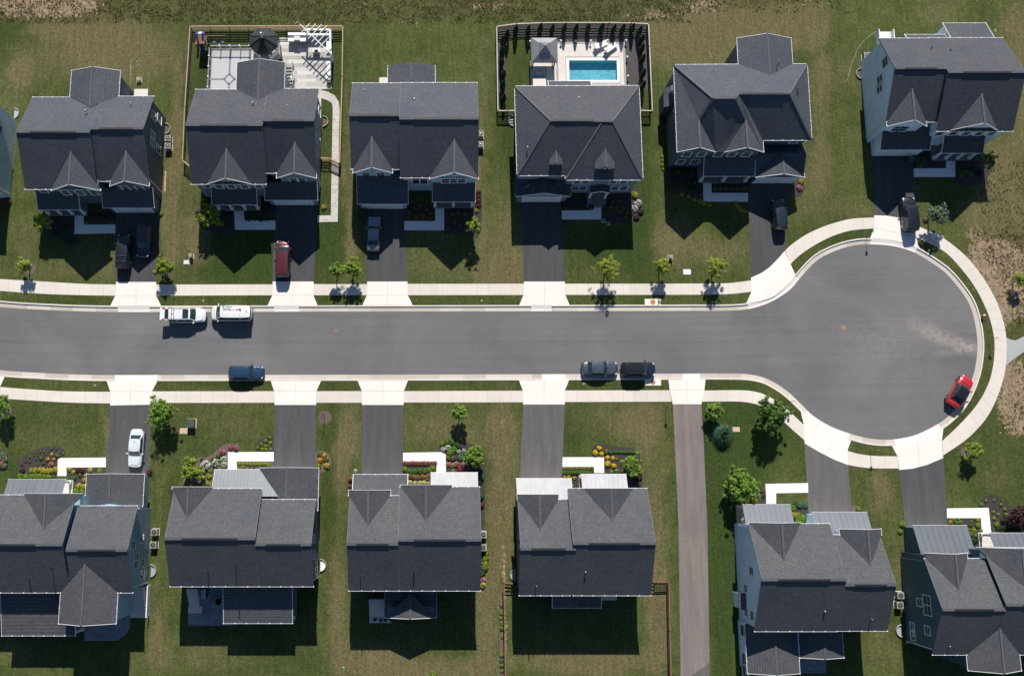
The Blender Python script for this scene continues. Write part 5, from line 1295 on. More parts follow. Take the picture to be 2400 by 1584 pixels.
x9 = G(*q6(903,500), DH)[0]; ib(x9-.1, x9+.1, yc+.75, Y1-.25); ib(X0+.02, X0+.22, Y0, Y1-.02); ib(X0+.22, X1, Y1-.22, Y1-.02)
mb.build('inlay', gi, e, og)
def railing(pts, z, n, nm='railing', bal=True, hgt=1.0, posts=True, mat='white'):
    mb = MB()
    for (xa, ya), (xb, yb) in zip(pts, pts[1:]):
        L = dist((xa,ya),(xb,yb)); rz = math.atan2(yb-ya, xb-xa); c = ((xa+xb)/2,(ya+yb)/2)
        mb.cbox((*c, z+hgt), L, .10, .05, rz); mb.cbox((*c, z+.12), L, .05, .05, rz)
        if bal:
            k = int(L/.16)
            for i in range(1, k): t = i/k; mb.cbox((lin(xa,xb,t), lin(ya,yb,t), z+hgt/2), .022, .022, hgt-.1, rz)
    o = mb.build(nm, M['railgrey'] if bal else M[mat], e, og)
    for (xa, ya), (xb, yb) in zip(pts, pts[1:]):
        L = dist((xa,ya),(xb,yb)); k = max(1, round(L/n))
        for i in range(k+1): t = i/k; pm = MB(); pm.cbox((lin(xa,xb,t), lin(ya,yb,t), z+hgt/2+.04), .12, .12, hgt+.1); pm.cbox((lin(xa,xb,t), lin(ya,yb,t), z+hgt+.12), .17, .17, .06); pm.build('railing_post', M['white'], e, og)
M['railgrey'] = noisy('grey_railing', (.30,.31,.32), .05, 8, .5)
railing([(X0+.07, Y0+.2), (X0+.07, Y1-.07), (X1-.9, Y1-.07)], DH, 1.42)
# octagonal gazebo
EH = 3.3
gc = G3(*q6(1112,292), EH); og = (gc.x, gc.y, 0); rad = 2.06
e = empty('octagonal_gazebo', og, 0, 'dark shingled octagonal gazebo with a shiny ball finial beside the deck', 'gazebo')
mb = MB(); oc = [(gc.x+rad*math.cos(R(22.5+45*i)), gc.y+rad*math.sin(R(22.5+45*i)), EH) for i in range(8)]
for i in range(8): mb.slab([oc[i], oc[(i+1)%8], (gc.x,gc.y,EH+1.25)], .08)
r_ = mb.build('roof', shingle('gazebo_shingle', (.035,.036,.038), (.05,.05,.052)), e, og)
mb = MB()
for i in range(8): a_ = Vector(oc[i]); p_ = Vector((gc.x,gc.y,EH+1.25)); dd = p_-a_; mb.cbox((a_+p_)/2+Vector((0,0,.03)), dd.length, .12, .03, math.atan2(dd.y,dd.x), -math.asin(dd.z/dd.length))
mb.build('ridge_cap', M['black'], r_, og)
mb = MB(); mb.lathe((gc.x,gc.y,EH+1.15), [(.30,0),(.30,.28),(.34,.30),(.1,.42),(.05,.6),(.2,.68),(.26,.82),(.2,.96),(.04,1.02)], 16); mb.build('finial', M['steel'], r_, og, smooth=True)
for i in range(8):
    x, y = gc.x+(rad-.3)*math.cos(R(22.5+45*i)), gc.y+(rad-.3)*math.sin(R(22.5+45*i)); mb = MB(); mb.box(x-.08,x+.08,y-.08,y+.08,0,EH); mb.build('post', M['white'], e, og)
for i in range(8):
    if i in (2, 5): continue
    p0 = Vector((gc.x+(rad-.3)*math.cos(R(22.5+45*i)), gc.y+(rad-.3)*math.sin(R(22.5+45*i)), 0)); p1 = Vector((gc.x+(rad-.3)*math.cos(R(67.5+45*i)), gc.y+(rad-.3)*math.sin(R(67.5+45*i)), 0)); c = (p0+p1)/2; d = p1-p0; rz = math.atan2(d.y,d.x)
    mb = MB(); mb.cbox((c.x,c.y,1.6), d.length, .07, 1.0, rz); mb.cbox((c.x,c.y,EH-.25), d.length, .09, .35, rz); mb.build('side_panel', M['white'], e, og)
mb = MB(); mb.prism([(gc.x+(rad-.1)*math.cos(R(22.5+45*i)), gc.y+(rad-.1)*math.sin(R(22.5+45*i))) for i in range(8)], .0, DH-.02); mb.build('floor', M['greyinlay'], e, og)
# patio, path
flat('paver_patio', [q6(1338,240), q6(1475,236), q6(2112,236), q6(2105,990), q6(1400,1040), q6(1400,600)], M['pavers'], .02)
flat('paver_path', [(743,196),(752.8,196),(752.8,211.6),(769.6,216),(784,224),(793.6,239),(796.5,258),(795,300),(794,374),(791.6,519.8),(744,521),(744,505.6),(775.4,505),(777.5,374),(779,300),(780,253),(777.6,242),(768,235.6),(752.8,230.8),(752.8,262),(743,262)], M['pathpav'], .018)
# outdoor kitchen
def thing(name, label, cat, px, py, h=0, group=None):
    p = G3(px, py, h); e = empty(name, (p.x,p.y,0), 0, label, cat, group); return e, (p.x, p.y, 0)
stone = M['pooldeck']
e, og = thing('outdoor_kitchen', 'white stone outdoor kitchen counter with a built in grill, by the fence', 'outdoor kitchen', *q6(1600,250), .95)
a = G(*q6(1472,218), .95); b_ = G(*q6(1733,296), .95)
mb = MB(); mb.box(a[0]+.04, b_[0]-.04, b_[1]+.04, a[1]+.35, 0, .90); mb.build('cabinet', M['greyinlay'], e, og)
mb = MB(); mb.box(a[0], b_[0], b_[1], a[1], .90, .96); mb.build('countertop', M['white'], e, og)
mb = MB(); mb.box(a[0], b_[0], a[1], a[1]+.38, .90, 1.2); mb.build('backsplash', M['white'], e, og)
gx = (a[0]+b_[0])/2; gy = (a[1]+b_[1])/2
mb = MB(); mb.box(gx-.42, gx+.42, gy-.33, gy+.3, .96, 1.16); mb.cbox((gx,gy-.36,1.05), .7, .04, .04); mb.build('grill', M['steel'], e, og)
for i in range(6): x = lin(a[0], b_[0], (i+.5)/6); mb = MB(); mb.box(x-.17,x+.17,b_[1]+.02,b_[1]+.045,.15,.8); mb.build('cabinet_door', M['steel'], e, og)
# corner pergola
PH = 2.6
e, og = thing('corner_pergola', 'white triangular corner pergola with slanting rafters over the paver patio', 'pergola', *q6(2000,250), PH)
def beam(m, p, q, w=.09, h=.16, z=PH):
    d = dist(p, q); m.cbox(((p[0]+q[0])/2,(p[1]+q[1])/2,z), d, w, h, math.atan2(q[1]-p[1], q[0]-p[0]))
A_ = G(*q6(1722,118), PH); C_ = G(*q6(2083,122), PH); B_ = G(*q6(2095,470), PH)
for p, q in ((A_,C_),(C_,B_)): mb = MB(); beam(mb, p, q, .22, .2, PH-.1); mb.build('beam', M['white'], e, og)
mb = MB(); beam(mb, G(*q6(1652,58), PH), G(*q6(2112,496), PH), .09, .16, PH+.1); mb.build('beam', M['white'], e, og)
for i in range(8):
    t = (i+.55)/8.2; cx, cy = lin(1690,2095,t), lin(95,478,t)
    up = [105,165,215,262,215,150,95,70][i]
    p = G(*q6(cx-48, cy+52), PH); q = G(*q6(cx+up*.68, cy-up*.73), PH)
    mb = MB(); beam(mb, p, q, .07, .14, PH+.1); mb.build('rafter', M['white'], e, og)
for p in (A_, C_, B_): mb = MB(); mb.box(p[0]-.13,p[0]+.13,p[1]-.13,p[1]+.13,0,PH-.2); mb.build('post', M['white'], e, og)
# counter wall and benches
def boxthing(name, label, cat, r6, h, mat, topmat=None, group=None, z0=0, conv=q6):
    a = G(*conv(r6[0], r6[1]), h); b_ = G(*conv(r6[2], r6[3]), h); c = ((a[0]+b_[0])/2, (a[1]+b_[1])/2, z0)
    e = empty(name, c, 0, label, cat, group)
    mb = MB(); mb.box(a[0]+.04, b_[0]-.04, a[1]-.04, b_[1]+.04, z0, h-.07); mb.build('base', mat, e, c)
    mb = MB(); mb.box(a[0], b_[0], a[1], b_[1], h-.07, h); mb.build('top', topmat or mat, e, c)
    return e, c, a, b_
boxthing('bar_counter', 'pale stone bar wall under the back beam of the corner pergola', 'counter', (1745,180,2105,208), 1.05, M['greyinlay'], M['white'])
boxthing('garden_bench', 'white slab bench under the right side of the corner pergola', 'bench', (2032,285,2078,420), .55, M['greyinlay'], M['white'], 'benches on the paver patio')
boxthing('garden_bench', 'long white slab bench at the right edge of the paver patio, below the pergola', 'bench', (2036,592,2100,855), .55, M['greyinlay'], M['white'], 'benches on the paver patio')
boxthing('planter_box', 'dark low planter at the lower right corner of the paver patio', 'planter', (2042,862,2096,905), .5, M['black'])
e_, c_, a, b_ = boxthing('fire_table', 'square grey fire table below the corner pergola', 'fire table', (1832,405,1936,465), .5, M['greyinlay'], M['white'])
mb = MB(); mb.box(c_[0]-.28, c_[0]+.28, c_[1]-.15, c_[1]+.15, .5, .56); mb.build('burner', M['black'], e_, c_)
boxthing('garden_bench', 'white narrow bench beside the deck stair at the house', 'bench', (1507,722,1558,838), .6, M['greyinlay'], M['white'], 'benches on the paver patio')
boxthing('kettle_grill_cart', 'small dark grill cart below the narrow white bench', 'grill', (1512,842,1556,868), .9, M['black'], M['steel'])
e, og = thing('deck_stair', 'white railed stair from the house bay down to the paver patio', 'stair', *q6(1465,820), .6)
a = G(*q6(1438,640), 1.0); b_ = G(*q6(1500,975), 0)
n = 7; mb = MB()
for i in range(n): y0_, y1_ = lin(a[1], b_[1], i/n), lin(a[1], b_[1], (i+1)/n); mb.box(a[0], a[0]+1.0, y0_, y1_, 0, DH*(1-(i+.5)/n))
mb.build('treads', M['greyinlay'], e, og)
for x in (a[0]+.02, a[0]+.98):
    mb = MB(); mb.tube((x,a[1],DH+.9), (x,b_[1],.95), .045, n=6); mb.tube((x,a[1],DH+.2), (x,b_[1],.2), .035, n=6); mb.build('handrail', M['white'], e, og)
    for t in (0,.5,1): mb = MB(); y = lin(a[1], b_[1], t); z = DH*(1-t); mb.box(x-.05,x+.05,y-.05,y+.05,0,z+.95); mb.build('stair_post', M['white'], e, og)
# playset
e, og = thing('playset', 'orange playset with striped blue canopy, swings and dark blue slide', 'playset', *q6(185,215), 2.4)
bl = noisy('canopy_blue', (.06,.07,.32), .08, 5, .6); yl = noisy('canopy_yellow', (.62,.45,.10), .08, 5, .6); cr = noisy('canopy_cream', (.66,.62,.52), .05, 5, .6)
a = G(*q6(125,148), 2.5); b_ = G(*q6(243,285), 2.5); xm = (a[0]+b_[0])/2
zr2, ze = 2.85, 2.35
W5 = (b_[0]-a[0]); cols = [bl, yl, bl]
mb = MB(); mb.mi = 0
ym = (a[1]+b_[1])/2+.15
for k, (t0, t1) in enumerate(((0,.3),(.3,.68),(.68,1))):
    mb.mi = [0,1,0][k]; mb.slab([(lin(a[0],b_[0],t0),b_[1],ze),(lin(a[0],b_[0],t1),b_[1],ze),(lin(a[0],b_[0],t1),ym,zr2),(lin(a[0],b_[0],t0),ym,zr2)], .03)
    mb.mi = [0,2,0][k]; mb.slab([(lin(a[0],b_[0],t0),a[1],ze),(lin(a[0],b_[0],t1),a[1],ze),(lin(a[0],b_[0],t1),ym,zr2),(lin(a[0],b_[0],t0),ym,zr2)], .03)
mb.build('canopy', [bl, yl, cr], e, og)
for x in (a[0]+.1, b_[0]-.1):
    for y in (a[1]-.1, b_[1]+.1): mb = MB(); mb.box(x-.05,x+.05,y-.05,y+.05,0,2.4); mb.build('post', M['orange_wood'], e, og)
mb = MB(); mb.box(a[0], b_[0], b_[1], a[1], 1.25, 1.33); mb.build('platform', M['orange_wood'], e, og)
sw = G(*q6(548,217), 2.2); s0 = (b_[0], sw[1])
mb = MB(); mb.tube((s0[0],sw[1],2.2), (sw[0],sw[1],2.2), .07, n=8); mb.build('swing_beam', M['orange_wood'], e, og)
for dy in (-.95, .95): mb = MB(); mb.tube((sw[0]-.1,sw[1],2.25), (sw[0]+.05,sw[1]+dy,0), .05, n=6); mb.build('leg', M['orange_wood'], e, og)
for x in (lin(s0[0],sw[0],.3), lin(s0[0],sw[0],.72)):
    mb = MB(); mb.box(x-.22,x+.22,sw[1]-.1,sw[1]+.1,.48,.52); s_ = mb.build('swing_seat', bl, e, og)
    for dx in (-.2,.2): mb = MB(); mb.tube((x+dx,sw[1],.5), (x+dx,sw[1],2.15), .012, n=4); mb.build('chain', M['steel'], s_, og)
s1_ = G(*q6(208,300), 1.2); s2_ = G(*q6(212,495), .1)
mb = MB(); sb = noisy('slide_blue', (.010,.045,.17), .08, 5, .3)
for dx, dz, ww in ((0,0,.46),(-.25,.08,.05),(.25,.08,.05)):
    mb.loop_ex([(s1_[0]+dx-ww/2,s1_[1],1.25+dz),(s1_[0]+dx+ww/2,s1_[1],1.25+dz),(s1_[0]+dx+ww/2,s1_[1],1.15),(s1_[0]+dx-ww/2,s1_[1],1.15)], (0, s2_[1]-s1_[1], -1.05))
mb.build('slide', sb, e, og)
mb = MB(); p = G3(*q6(130,320), 1.0); mb.box(p.x-.12,p.x+.12,p.y-.35,p.y+.35,0,1.2); mb.build('ladder', M['orange_wood'], e, og)

# ------------------------------------------------------------------ rear patios
sl = brickmat('slate_patio', (.17,.185,.20), (.26,.275,.29), (.12,.13,.14), .9, .6)
flat('rear_patio', [(196,1455),(312,1420),(305,1440),(305,1469),(297,1484),(276,1500),(198,1501)], sl, .02)
flat('rear_patio', [(441,1376),(523,1376),(545,1465.5),(441,1465.5)], sl, .016)
flat('rear_patio', [(1873,1540),(1936,1541),(1936,1576),(1873,1577)], brickmat('slate_flags', (.16,.19,.22), (.20,.23,.26), (.08,.09,.10), .9, .62, .03), .02)
# grill and ring table
c2 = lambda x, y: (350+x/3.92, 1184+y/3.92)
boxthing('patio_grill', 'stainless grill on the shaded slate patio behind the dark slate house', 'grill', (476,770,516,858), 1.0, M['black'], M['steel'], conv=c2)
p = G3(*c2(632,884), .5); e = empty('fire_pit', (p.x,p.y,0), 0, 'round fire pit bowl on the shaded slate patio', 'fire pit'); mb = MB(); mb.lathe((0,0,0), [(.35,0),(.42,.35),(.48,.4),(.42,.42),(.36,.36),(.01,.3)], 20); mb.build('bowl', M['steel'], e, smooth=True)
mb = MB(); mb.lathe((0,0,.41), [(.5,0),(.5,.03),(.42,.03),(.42,0)], 24); mb.build('rim_ring', M['greyinlay'], e)
for i, (x, y) in enumerate(((465,1048),(520,1055),(560,1052),(612,1048))):
    p = G3(760+x/3.92, 1184+y/3.92, .5); e = empty('flower_pot', (p.x,p.y,.14), 0, f'dark flower pot, {ORD[i]} from the left on the shaded landing', 'flower pot', 'pots on the shaded landing')
    mb = MB(); mb.lathe((0,0,0), [(.13,0),(.19,.33),(.21,.35),(.16,.33),(.01,.30)], 14); mb.build('pot', M['black'], e)
# white steps at house back and the shade side
# ------------------------------------------------------------------ small outdoor fixtures
def acunit(px, py, label, s=.82):
    p = G3(px, py, .8); e = empty('air_conditioner', (p.x,p.y,0), 0, label, 'air conditioner', 'air conditioning units')
    mb = MB(); mb.box(-s/2-.06,s/2+.06,-s/2-.06,s/2+.06,0,.07); mb.build('pad', M['concrete'], e)
    mb = MB(); mb.box(-s/2,s/2,-s/2,s/2,.07,.80); mb.build('casing', M['beige'], e)
    mb = MB(); mb.lathe((0,0,.80), [(.36,0),(.36,.03),(.30,.035),(.30,.01)], 20); mb.build('fan_ring', M['beige'], e)
    mb = MB(); mb.lathe((0,0,.802), [(.29,0),(.29,.012),(.01,.012)], 20); mb.build('fan_well', M['black'], e)
    mb = MB(); mb.lathe((0,0,.815), [(.13,0),(.10,.04),(.01,.05)], 12)
    for k in range(3): mb.cbox((.15*math.cos(k*2.1),.15*math.sin(k*2.1),.83), .22, .07, .012, k*2.1)
    mb.build('fan_hub', M['steel'], e, smooth=False)
for x, y, l in ((392.8,324,'upper beige air conditioner beside the slate blue house wall'),(392.8,342,'lower beige air conditioner beside the slate blue house wall'),(1126,313,'upper air conditioner beside the house with the silver sedan'),(1126,338,'lower air conditioner beside the house with the silver sedan'),
    (2032.6,130,'air conditioner beside the tall pale blue wall at upper right'),(361,1247,'upper air conditioner beside the lower left blue house'),(358.5,1277,'lower air conditioner beside the lower left blue house'),(1132,1253,'upper air conditioner beside the house with red flower beds'),(1132,1283,'lower air conditioner beside the house with red flower beds'),
    (2111.5,1395,'upper air conditioner beside the dark teal wall'),(2110,1418,'lower air conditioner beside the dark teal wall')): acunit(x, y, l)
def well(px, py, label, side=1, r=.75, inner='mulch_warm'):
    p = G3(px, py, .2); e = empty('window_well', (p.x,p.y,0), 0, label, 'window well', 'basement window wells')
    P = [(side*r*.95*math.cos(t)-side*r*.35, r*math.sin(t)) for t in [R(-90+180*i/12) for i in range(13)]]
    Q = [(x*.86, y*.86) for x, y in P]; mb = MB()
    for i in range(12):
        a, b_, c, d = P[i], P[i+1], Q[i+1], Q[i]; mb.add([(*a,0),(*b_,0),(*c,0),(*d,0),(*a,.22),(*b_,.22),(*c,.22),(*d,.22)], [(4,5,6,7),(0,1,5,4),(3,7,6,2),(7,3,0,4),(5,1,2,6)])
    mb.build('rim', M['greyinlay'], e, fixn=True)
    mb = MB(); mb.prism(Q, .005, .03 if inner != 'glass' else .2); mb.build('floor', M[inner], e)
M['wellcover'] = noisy('well_cover', (.35,.38,.40), .1, 5, .2)
for x, y, l, sd, inn in ((391,301,'rounded window well beside the slate blue house wall',1,'mulch_warm'),(36,265,'pale window well beside the pale blue house at the left edge',1,'wellcover'),(761,284,'window well with terracotta gravel beside the paver path',1,'mulch_warm'),(1199,283,'white window well below the pool fence gate',-1,'wellcover'),
    (2015,172,'window well with reddish gravel by the tall pale blue wall',-1,'mulch_warm'),(357,1337,'grey covered window well beside the lower left blue house',1,'wellcover'),(755,1324,'white slatted window well beside the dark slate house',1,'white'),(1204,1347,'grey window well left of the house with two white metal roofs',-1,'wellcover'),(2110,1478,'glass covered window well beside the dark teal wall',-1,'wellcover')): well(x, y, l, sd, .78, inn)
def utility(name, label, px, py, w, d, hh, mat, padw=None, cat='utility box'):
    p = G3(px, py, hh); e = empty(name, (p.x,p.y,0), 0, label, cat, None)
    mb = MB(); mb.box(-w/2,w/2,-d/2,d/2,.06,hh-.06); mb.build('cabinet', mat, e)
    mb = MB(); mb.box(-w/2-.02,w/2+.02,-d/2-.02,d/2+.02,hh-.06,hh); mb.build('lid', mat, e)
    mb = MB(); pw = padw or .1; mb.box(-w/2-pw,w/2+pw,-d/2-pw,d/2+pw,0,.06); mb.build('pad', M['pad'], e)
utility('transformer_box', 'green transformer box on a concrete pad on the lower lawn', 446, 991, .95, 1.0, .85, M['green_box'], .12)
utility('utility_pedestal', 'small grey utility pedestal above a stone slab on the upper left lawn', 445.6, 598, .45, .45, .7, M['beige'])
utility('utility_pedestal', 'small grey utility pedestal beside the middle yellow green street tree', 1573.5, 601, .45, .45, .7, M['beige'])
utility('utility_pedestal', 'small pale box on the dry lawn behind the slate blue house', 324.5, 185, .55, .5, .45, M['beige'])
def padthing(name, label, px, py, w, d, hh, mat, cat, rz=0):
    p = G3(px, py, 0); o = MB().cbox((0,0,hh/2), w, d, hh).build(name, mat); o.location = (p.x,p.y,0); o.rotation_euler = (0,0,rz)
    bv = o.modifiers.new('b', 'BEVEL'); bv.width = .07; bv.segments = 3; bv.limit_method = 'ANGLE'; return tag(o, label, cat)
padthing('access_cover', 'tan rounded access cover beside the green transformer box', 430.5, 1010, 1.0, .75, .07, M['pad'], 'access cover')
padthing('stone_slab', 'pale stone slab on the upper left lawn below a grey pedestal', 438.5, 615, .9, .6, .08, M['concrete'], 'stone slab')
padthing('access_cover', 'white rounded access cover between two yellow green street trees', 1610, 638, 1.0, .72, .08, M['white'], 'access cover')
padthing('access_cover', 'pale stone access cover beside the blue green ornamental grass', 1725, 1006.5, .95, .62, .08, M['pad'], 'access cover')
def inlet(px, py, label, r=.33, pad=None, mat=None, z=.02):
    p = G(px, py, z); e = empty('storm_cover', (p[0],p[1],z), 0, label, 'manhole cover', 'manhole and storm covers')
    if pad: mb = MB(); mb.box(-pad[0],pad[0],-pad[1],pad[1],-.06,.025); mb.build('collar', M['apron'], e)
    mb = MB(); mb.lathe((0,0,.02 if pad else 0), [(r,0),(r,.018),(r*.93,.022),(r*.9,.014),(.01,.014)], 24); mb.build('lid', mat, e)
oc_ = noisy('rust_orange_lid', (.52,.15,.05), .12, 5, .7); rc_ = noisy('rust_brown_lid', (.36,.20,.13), .15, 5, .8); rb_ = noisy('dull_rust_lid', (.21,.155,.12), .2, 5, .8)
inlet(1530,708,'orange storm cover on a concrete pad at the upper kerb', .33, (1.05,.42), oc_)
inlet(1530,896,'rust brown storm cover on a pad by the black SUV at lower kerb', .33, (1.05,.40), rc_)
inlet(787,775,'brown manhole cover in the street, right of the white van', .36, None, rb_, -.115)
inlet(1977,768,'brown manhole cover in the middle of the cul-de-sac', .36, None, noisy('tan_lid', (.30,.19,.12), .2, 5, .8), -.115)
for i, (x, y, l) in enumerate(((476.5,705,'grass strip above the white van'),(1129,705,'grass strip right of the silver sedan driveway'),(223,903,'grass strip left of the white sedan driveway'),(1368,899,'grass strip below the slate grey sedan'),(2179,587,'grass strip by the white chairs'),(805,1563,'dry lawn at the bottom'),(2003,708,'upper cul-de-sac'))):
    if i == 6: continue
    p = G(x, y); o = MB().lathe((0,0,0), [(.14,0),(.14,.03),(.09,.035),(.01,.03)], 14).build('valve_cover', M['beige'] if i != 5 else noisy('teal_lid', (.10,.42,.33), .1, 5, .6)); o.location = (p[0],p[1],.0); tag(o, 'small round valve cover in the '+l, 'valve cover', 'valve covers in the grass')
# hydrant
p = G3(2305, 740, .4); e = empty('fire_hydrant', (p.x,p.y,0), 0, 'red fire hydrant with white top in the cul-de-sac verge', 'fire hydrant')
hr_ = noisy('hydrant_red', (.45,.04,.03), .1, 6, .4)
MB().lathe((0,0,0), [(.17,0),(.17,.05),(.12,.07),(.12,.5),(.15,.52),(.15,.58)], 14).build('barrel', hr_, e, smooth=False)
MB().lathe((0,0,.58), [(.15,0),(.13,.1),(.06,.16),(.04,.2),(.01,.21)], 14).build('bonnet_cap', M['white'], e)
for s_ in (-1,1): MB().tube((0,0,.42), (s_*.2,0,.42), .055, n=10).build('side_nozzle', hr_, e)
# sign posts seen from above
for px, py, l, col in ((2030,552,'thin sign post on the verge above the cul-de-sac',M['beige']),(1560,955,'thin dark sign post on the lawn left of the asphalt path',M['black']),(2040,1055,'thin sign post in the grass between the two lower cul-de-sac driveways',M['steel']),(2317,797,'thin grey sign post by the sidewalk at the right edge of the cul-de-sac',M['steel']),(1846,943,'thin sign post in the grass wedge by the big tree',M['black'])):
    p = G(px, py); e = empty('sign_post', (p[0],p[1],0), 0, l, 'sign', 'sign posts round the estate')
    MB().tube((0,0,0), (0,0,2.0), .03, n=8).build('post', col, e)
    MB().cbox((0,-.03,1.88), .30, .03, .42).build('plate', M['beige'], e)
# chairs on the sidewalk
for i, (px, py, rz) in enumerate(((2189,556,R(-30)),(2199,562,R(-38)))):
    p = G(px, py, .5); e = empty('garden_chair', (p[0],p[1],.016), rz, ('white garden chair nearer the black SUV on the cul-de-sac sidewalk','white garden chair further right of its twin on the cul-de-sac sidewalk')[i], 'chair', 'white chairs on the sidewalk')
    MB().cbox((0,0,.38), .55, .55, .05, rx=.1).build('seat', M['white'], e); MB().cbox((0,.32,.68), .55, .06, .75, rx=-.35).build('backrest', M['white'], e)
    for sx in (-.3,.3): MB().cbox((sx,0,.58), .12, .62, .04).build('armrest', M['white'], e)
    for sx in (-.24,.24):
        for sy in (-.22,.22): MB().box(sx-.03,sx+.03,sy-.03,sy+.03,0,.38).build('leg', M['white'], e)
# hoses, lumber
def hose(name, label, pts, mat, r=.02, cat='hose'):
    P = catmull(W2(pts), 6); mb = MB()
    for a_, b2 in zip(P, P[1:]): mb.tube((a_[0],a_[1],.03), (b2[0],b2[1],.03), r, n=5, cap=False)
    return tag(mb.build(name, mat), label, cat)
hm = noisy('pale_hose', (.40,.42,.28), .1, 5, .6)
hose('garden_hose', 'pale hose looping over the dry lawn behind the slate blue house', [(305,200),(307,185),(306,165),(306,150),(311,143),(319,143),(322,152),(318,160),(311,161),(307,152),(312,143),(322,134),(330,126)], hm)
hose('garden_hose', 'pale curved hose on the lawn left of the upper right house', [(2062,70),(2045,80),(2025,96),(2012,112),(2002,135),(1993,160),(1988,180),(1983,190),(1972,196)], hm)
p = G(725,487); o = MB()
for k in range(3):
    rr_ = .42-.035*k
    for i in range(20): a0, a1 = 2*math.pi*i/20, 2*math.pi*(i+1)/20; o.tube((rr_*math.cos(a0),rr_*math.sin(a0),.04+.03*k), (rr_*math.cos(a1),rr_*math.sin(a1),.04+.03*k), .025, n=5, cap=False)
o = o.build('garden_hose', noisy('teal_hose', (.02,.22,.15), .1, 5, .5)); o.location = (p[0],p[1],0); tag(o, 'coiled green hose on the driveway above the maroon minivan', 'hose')
for i, (px, dx) in enumerate(((387.2,0),(389.2,0))):
    a = G(px, 401); b_ = G(px-1.5, 450); mb = MB(); L = dist(a,b_); mb.cbox(((a[0]+b_[0])/2,(a[1]+b_[1])/2,.04), .12, L, .05, 0); o = mb.build('timber_plank', M['cedar']); tag(o, ('left','right')[i]+' pale timber plank lying on the lawn beside the slate blue house', 'plank', 'planks on the lawn')
for i, (px, py) in enumerate(((2196,105),)): pass
# wheelie bins and porch odds
for px, py, l, mt in ((855,495,'dark wheeled bin beside the garage of the silver sedan house','black'),(2137,372,'dark green wheeled bin beside the upper right garage','green_box')):
    p = G3(px, py, 1.0); e = empty('wheeled_bin', (p.x,p.y,0), 0, l, 'bin'); MB().loop_ex([(-.25,-.3,.05),(.25,-.3,.05),(.29,-.34,.95),(-.29,-.34,.95)], (0,.66,0)).build('tub', M[mt], e); MB().cbox((0,0,.98), .62, .76, .06).build('lid', M[mt], e)
p = G3(334.5,1108,0)
for i, (x, y) in enumerate(((241,514),)): pass
rk = noisy('pale_rock', (.5,.5,.48), .15, 4, .9)
for i, (px, py, l) in enumerate(((2056,63,'behind the white stair'),(2270,113,'x'))): pass

# ------------------------------------------------------------------ planting
LM = dict(
 lime=leafmat('leaf_lime', (.11,.18,.018), (.35,.45,.055), .35), yg=leafmat('leaf_yellow_green', (.17,.22,.022), (.46,.50,.075), .35),
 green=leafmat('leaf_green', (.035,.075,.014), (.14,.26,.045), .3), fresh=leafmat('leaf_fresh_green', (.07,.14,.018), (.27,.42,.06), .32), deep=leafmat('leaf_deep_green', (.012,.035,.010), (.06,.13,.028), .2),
 sage=leafmat('leaf_sage', (.05,.08,.045), (.20,.26,.16), .2), yel=leafmat('leaf_golden', (.42,.27,.015), (.80,.60,.06), .2), gold=leafmat('leaf_mustard', (.26,.20,.02), (.55,.45,.05), .2), orange=leafmat('leaf_orange', (.30,.15,.02), (.70,.38,.05), .2),
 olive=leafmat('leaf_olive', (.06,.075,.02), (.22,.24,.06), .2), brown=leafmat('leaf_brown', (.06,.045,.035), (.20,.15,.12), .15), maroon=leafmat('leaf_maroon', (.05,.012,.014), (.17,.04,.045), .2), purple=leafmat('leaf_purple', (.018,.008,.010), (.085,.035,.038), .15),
 bluegreen=leafmat('leaf_blue_green', (.03,.09,.05), (.12,.24,.16), .2), cypress=leafmat('leaf_evergreen', (.006,.016,.004), (.035,.065,.014), .1), cream=leafmat('leaf_cream', (.30,.32,.08), (.70,.68,.38), .2))
BM = dict(pink=noisy('blossom_pink', (.68,.22,.26), .25, 20, .7), white=noisy('blossom_white', (.78,.78,.74), .08, 20, .7), red=noisy('blossom_red', (.40,.11,.085), .4, 20, .7), crimson=noisy('blossom_crimson', (.52,.03,.07), .25, 20, .7), yellow=noisy('blossom_yellow', (.72,.60,.12), .2, 20, .7))
def leafquad(mb, p, nrm, s, rnd):
    n = Vector(nrm); n = (n + Vector((rnd.uniform(-.7,.7), rnd.uniform(-.7,.7), rnd.uniform(-.4,.8)))).normalized()
    t = n.orthogonal().normalized(); t.rotate(Matrix.Rotation(rnd.uniform(0, 6.28), 3, n)); b = n.cross(t)
    a = s*rnd.uniform(.7,1.25); p = Vector(p)
    mb.add([p-t*a, p+b*a*.55, p+t*a, p-b*a*.55], [(0,1,2,3)])
def ballmesh(name, key, seed, n=300, s=.10, flat_=.8, lumps=6):
    rnd = random.Random(seed); mb = MB(); L = [(Vector((rnd.uniform(-1,1), rnd.uniform(-1,1), rnd.uniform(0,1))).normalized(), rnd.uniform(-.18,.22)) for _ in range(lumps)]
    for i in range(n):
        z = rnd.uniform(-.25, 1); th = rnd.uniform(0, 6.283); q = math.sqrt(max(0, 1-z*z)); d = Vector((q*math.cos(th), q*math.sin(th), z))
        r = rnd.uniform(.72, 1.0) * (1 + sum(a*max(0, d.dot(l))**3 for l, a in L))
        leafquad(mb, (d.x*r, d.y*r, .25+(d.z*r*.8+.0)*flat_), d, s*2.0, rnd)
    for i in range(24):           # inner woody mass
        pass
    me = mb.build(name, LM[key]); m_ = me.data; bpy.data.objects.remove(me); return m_
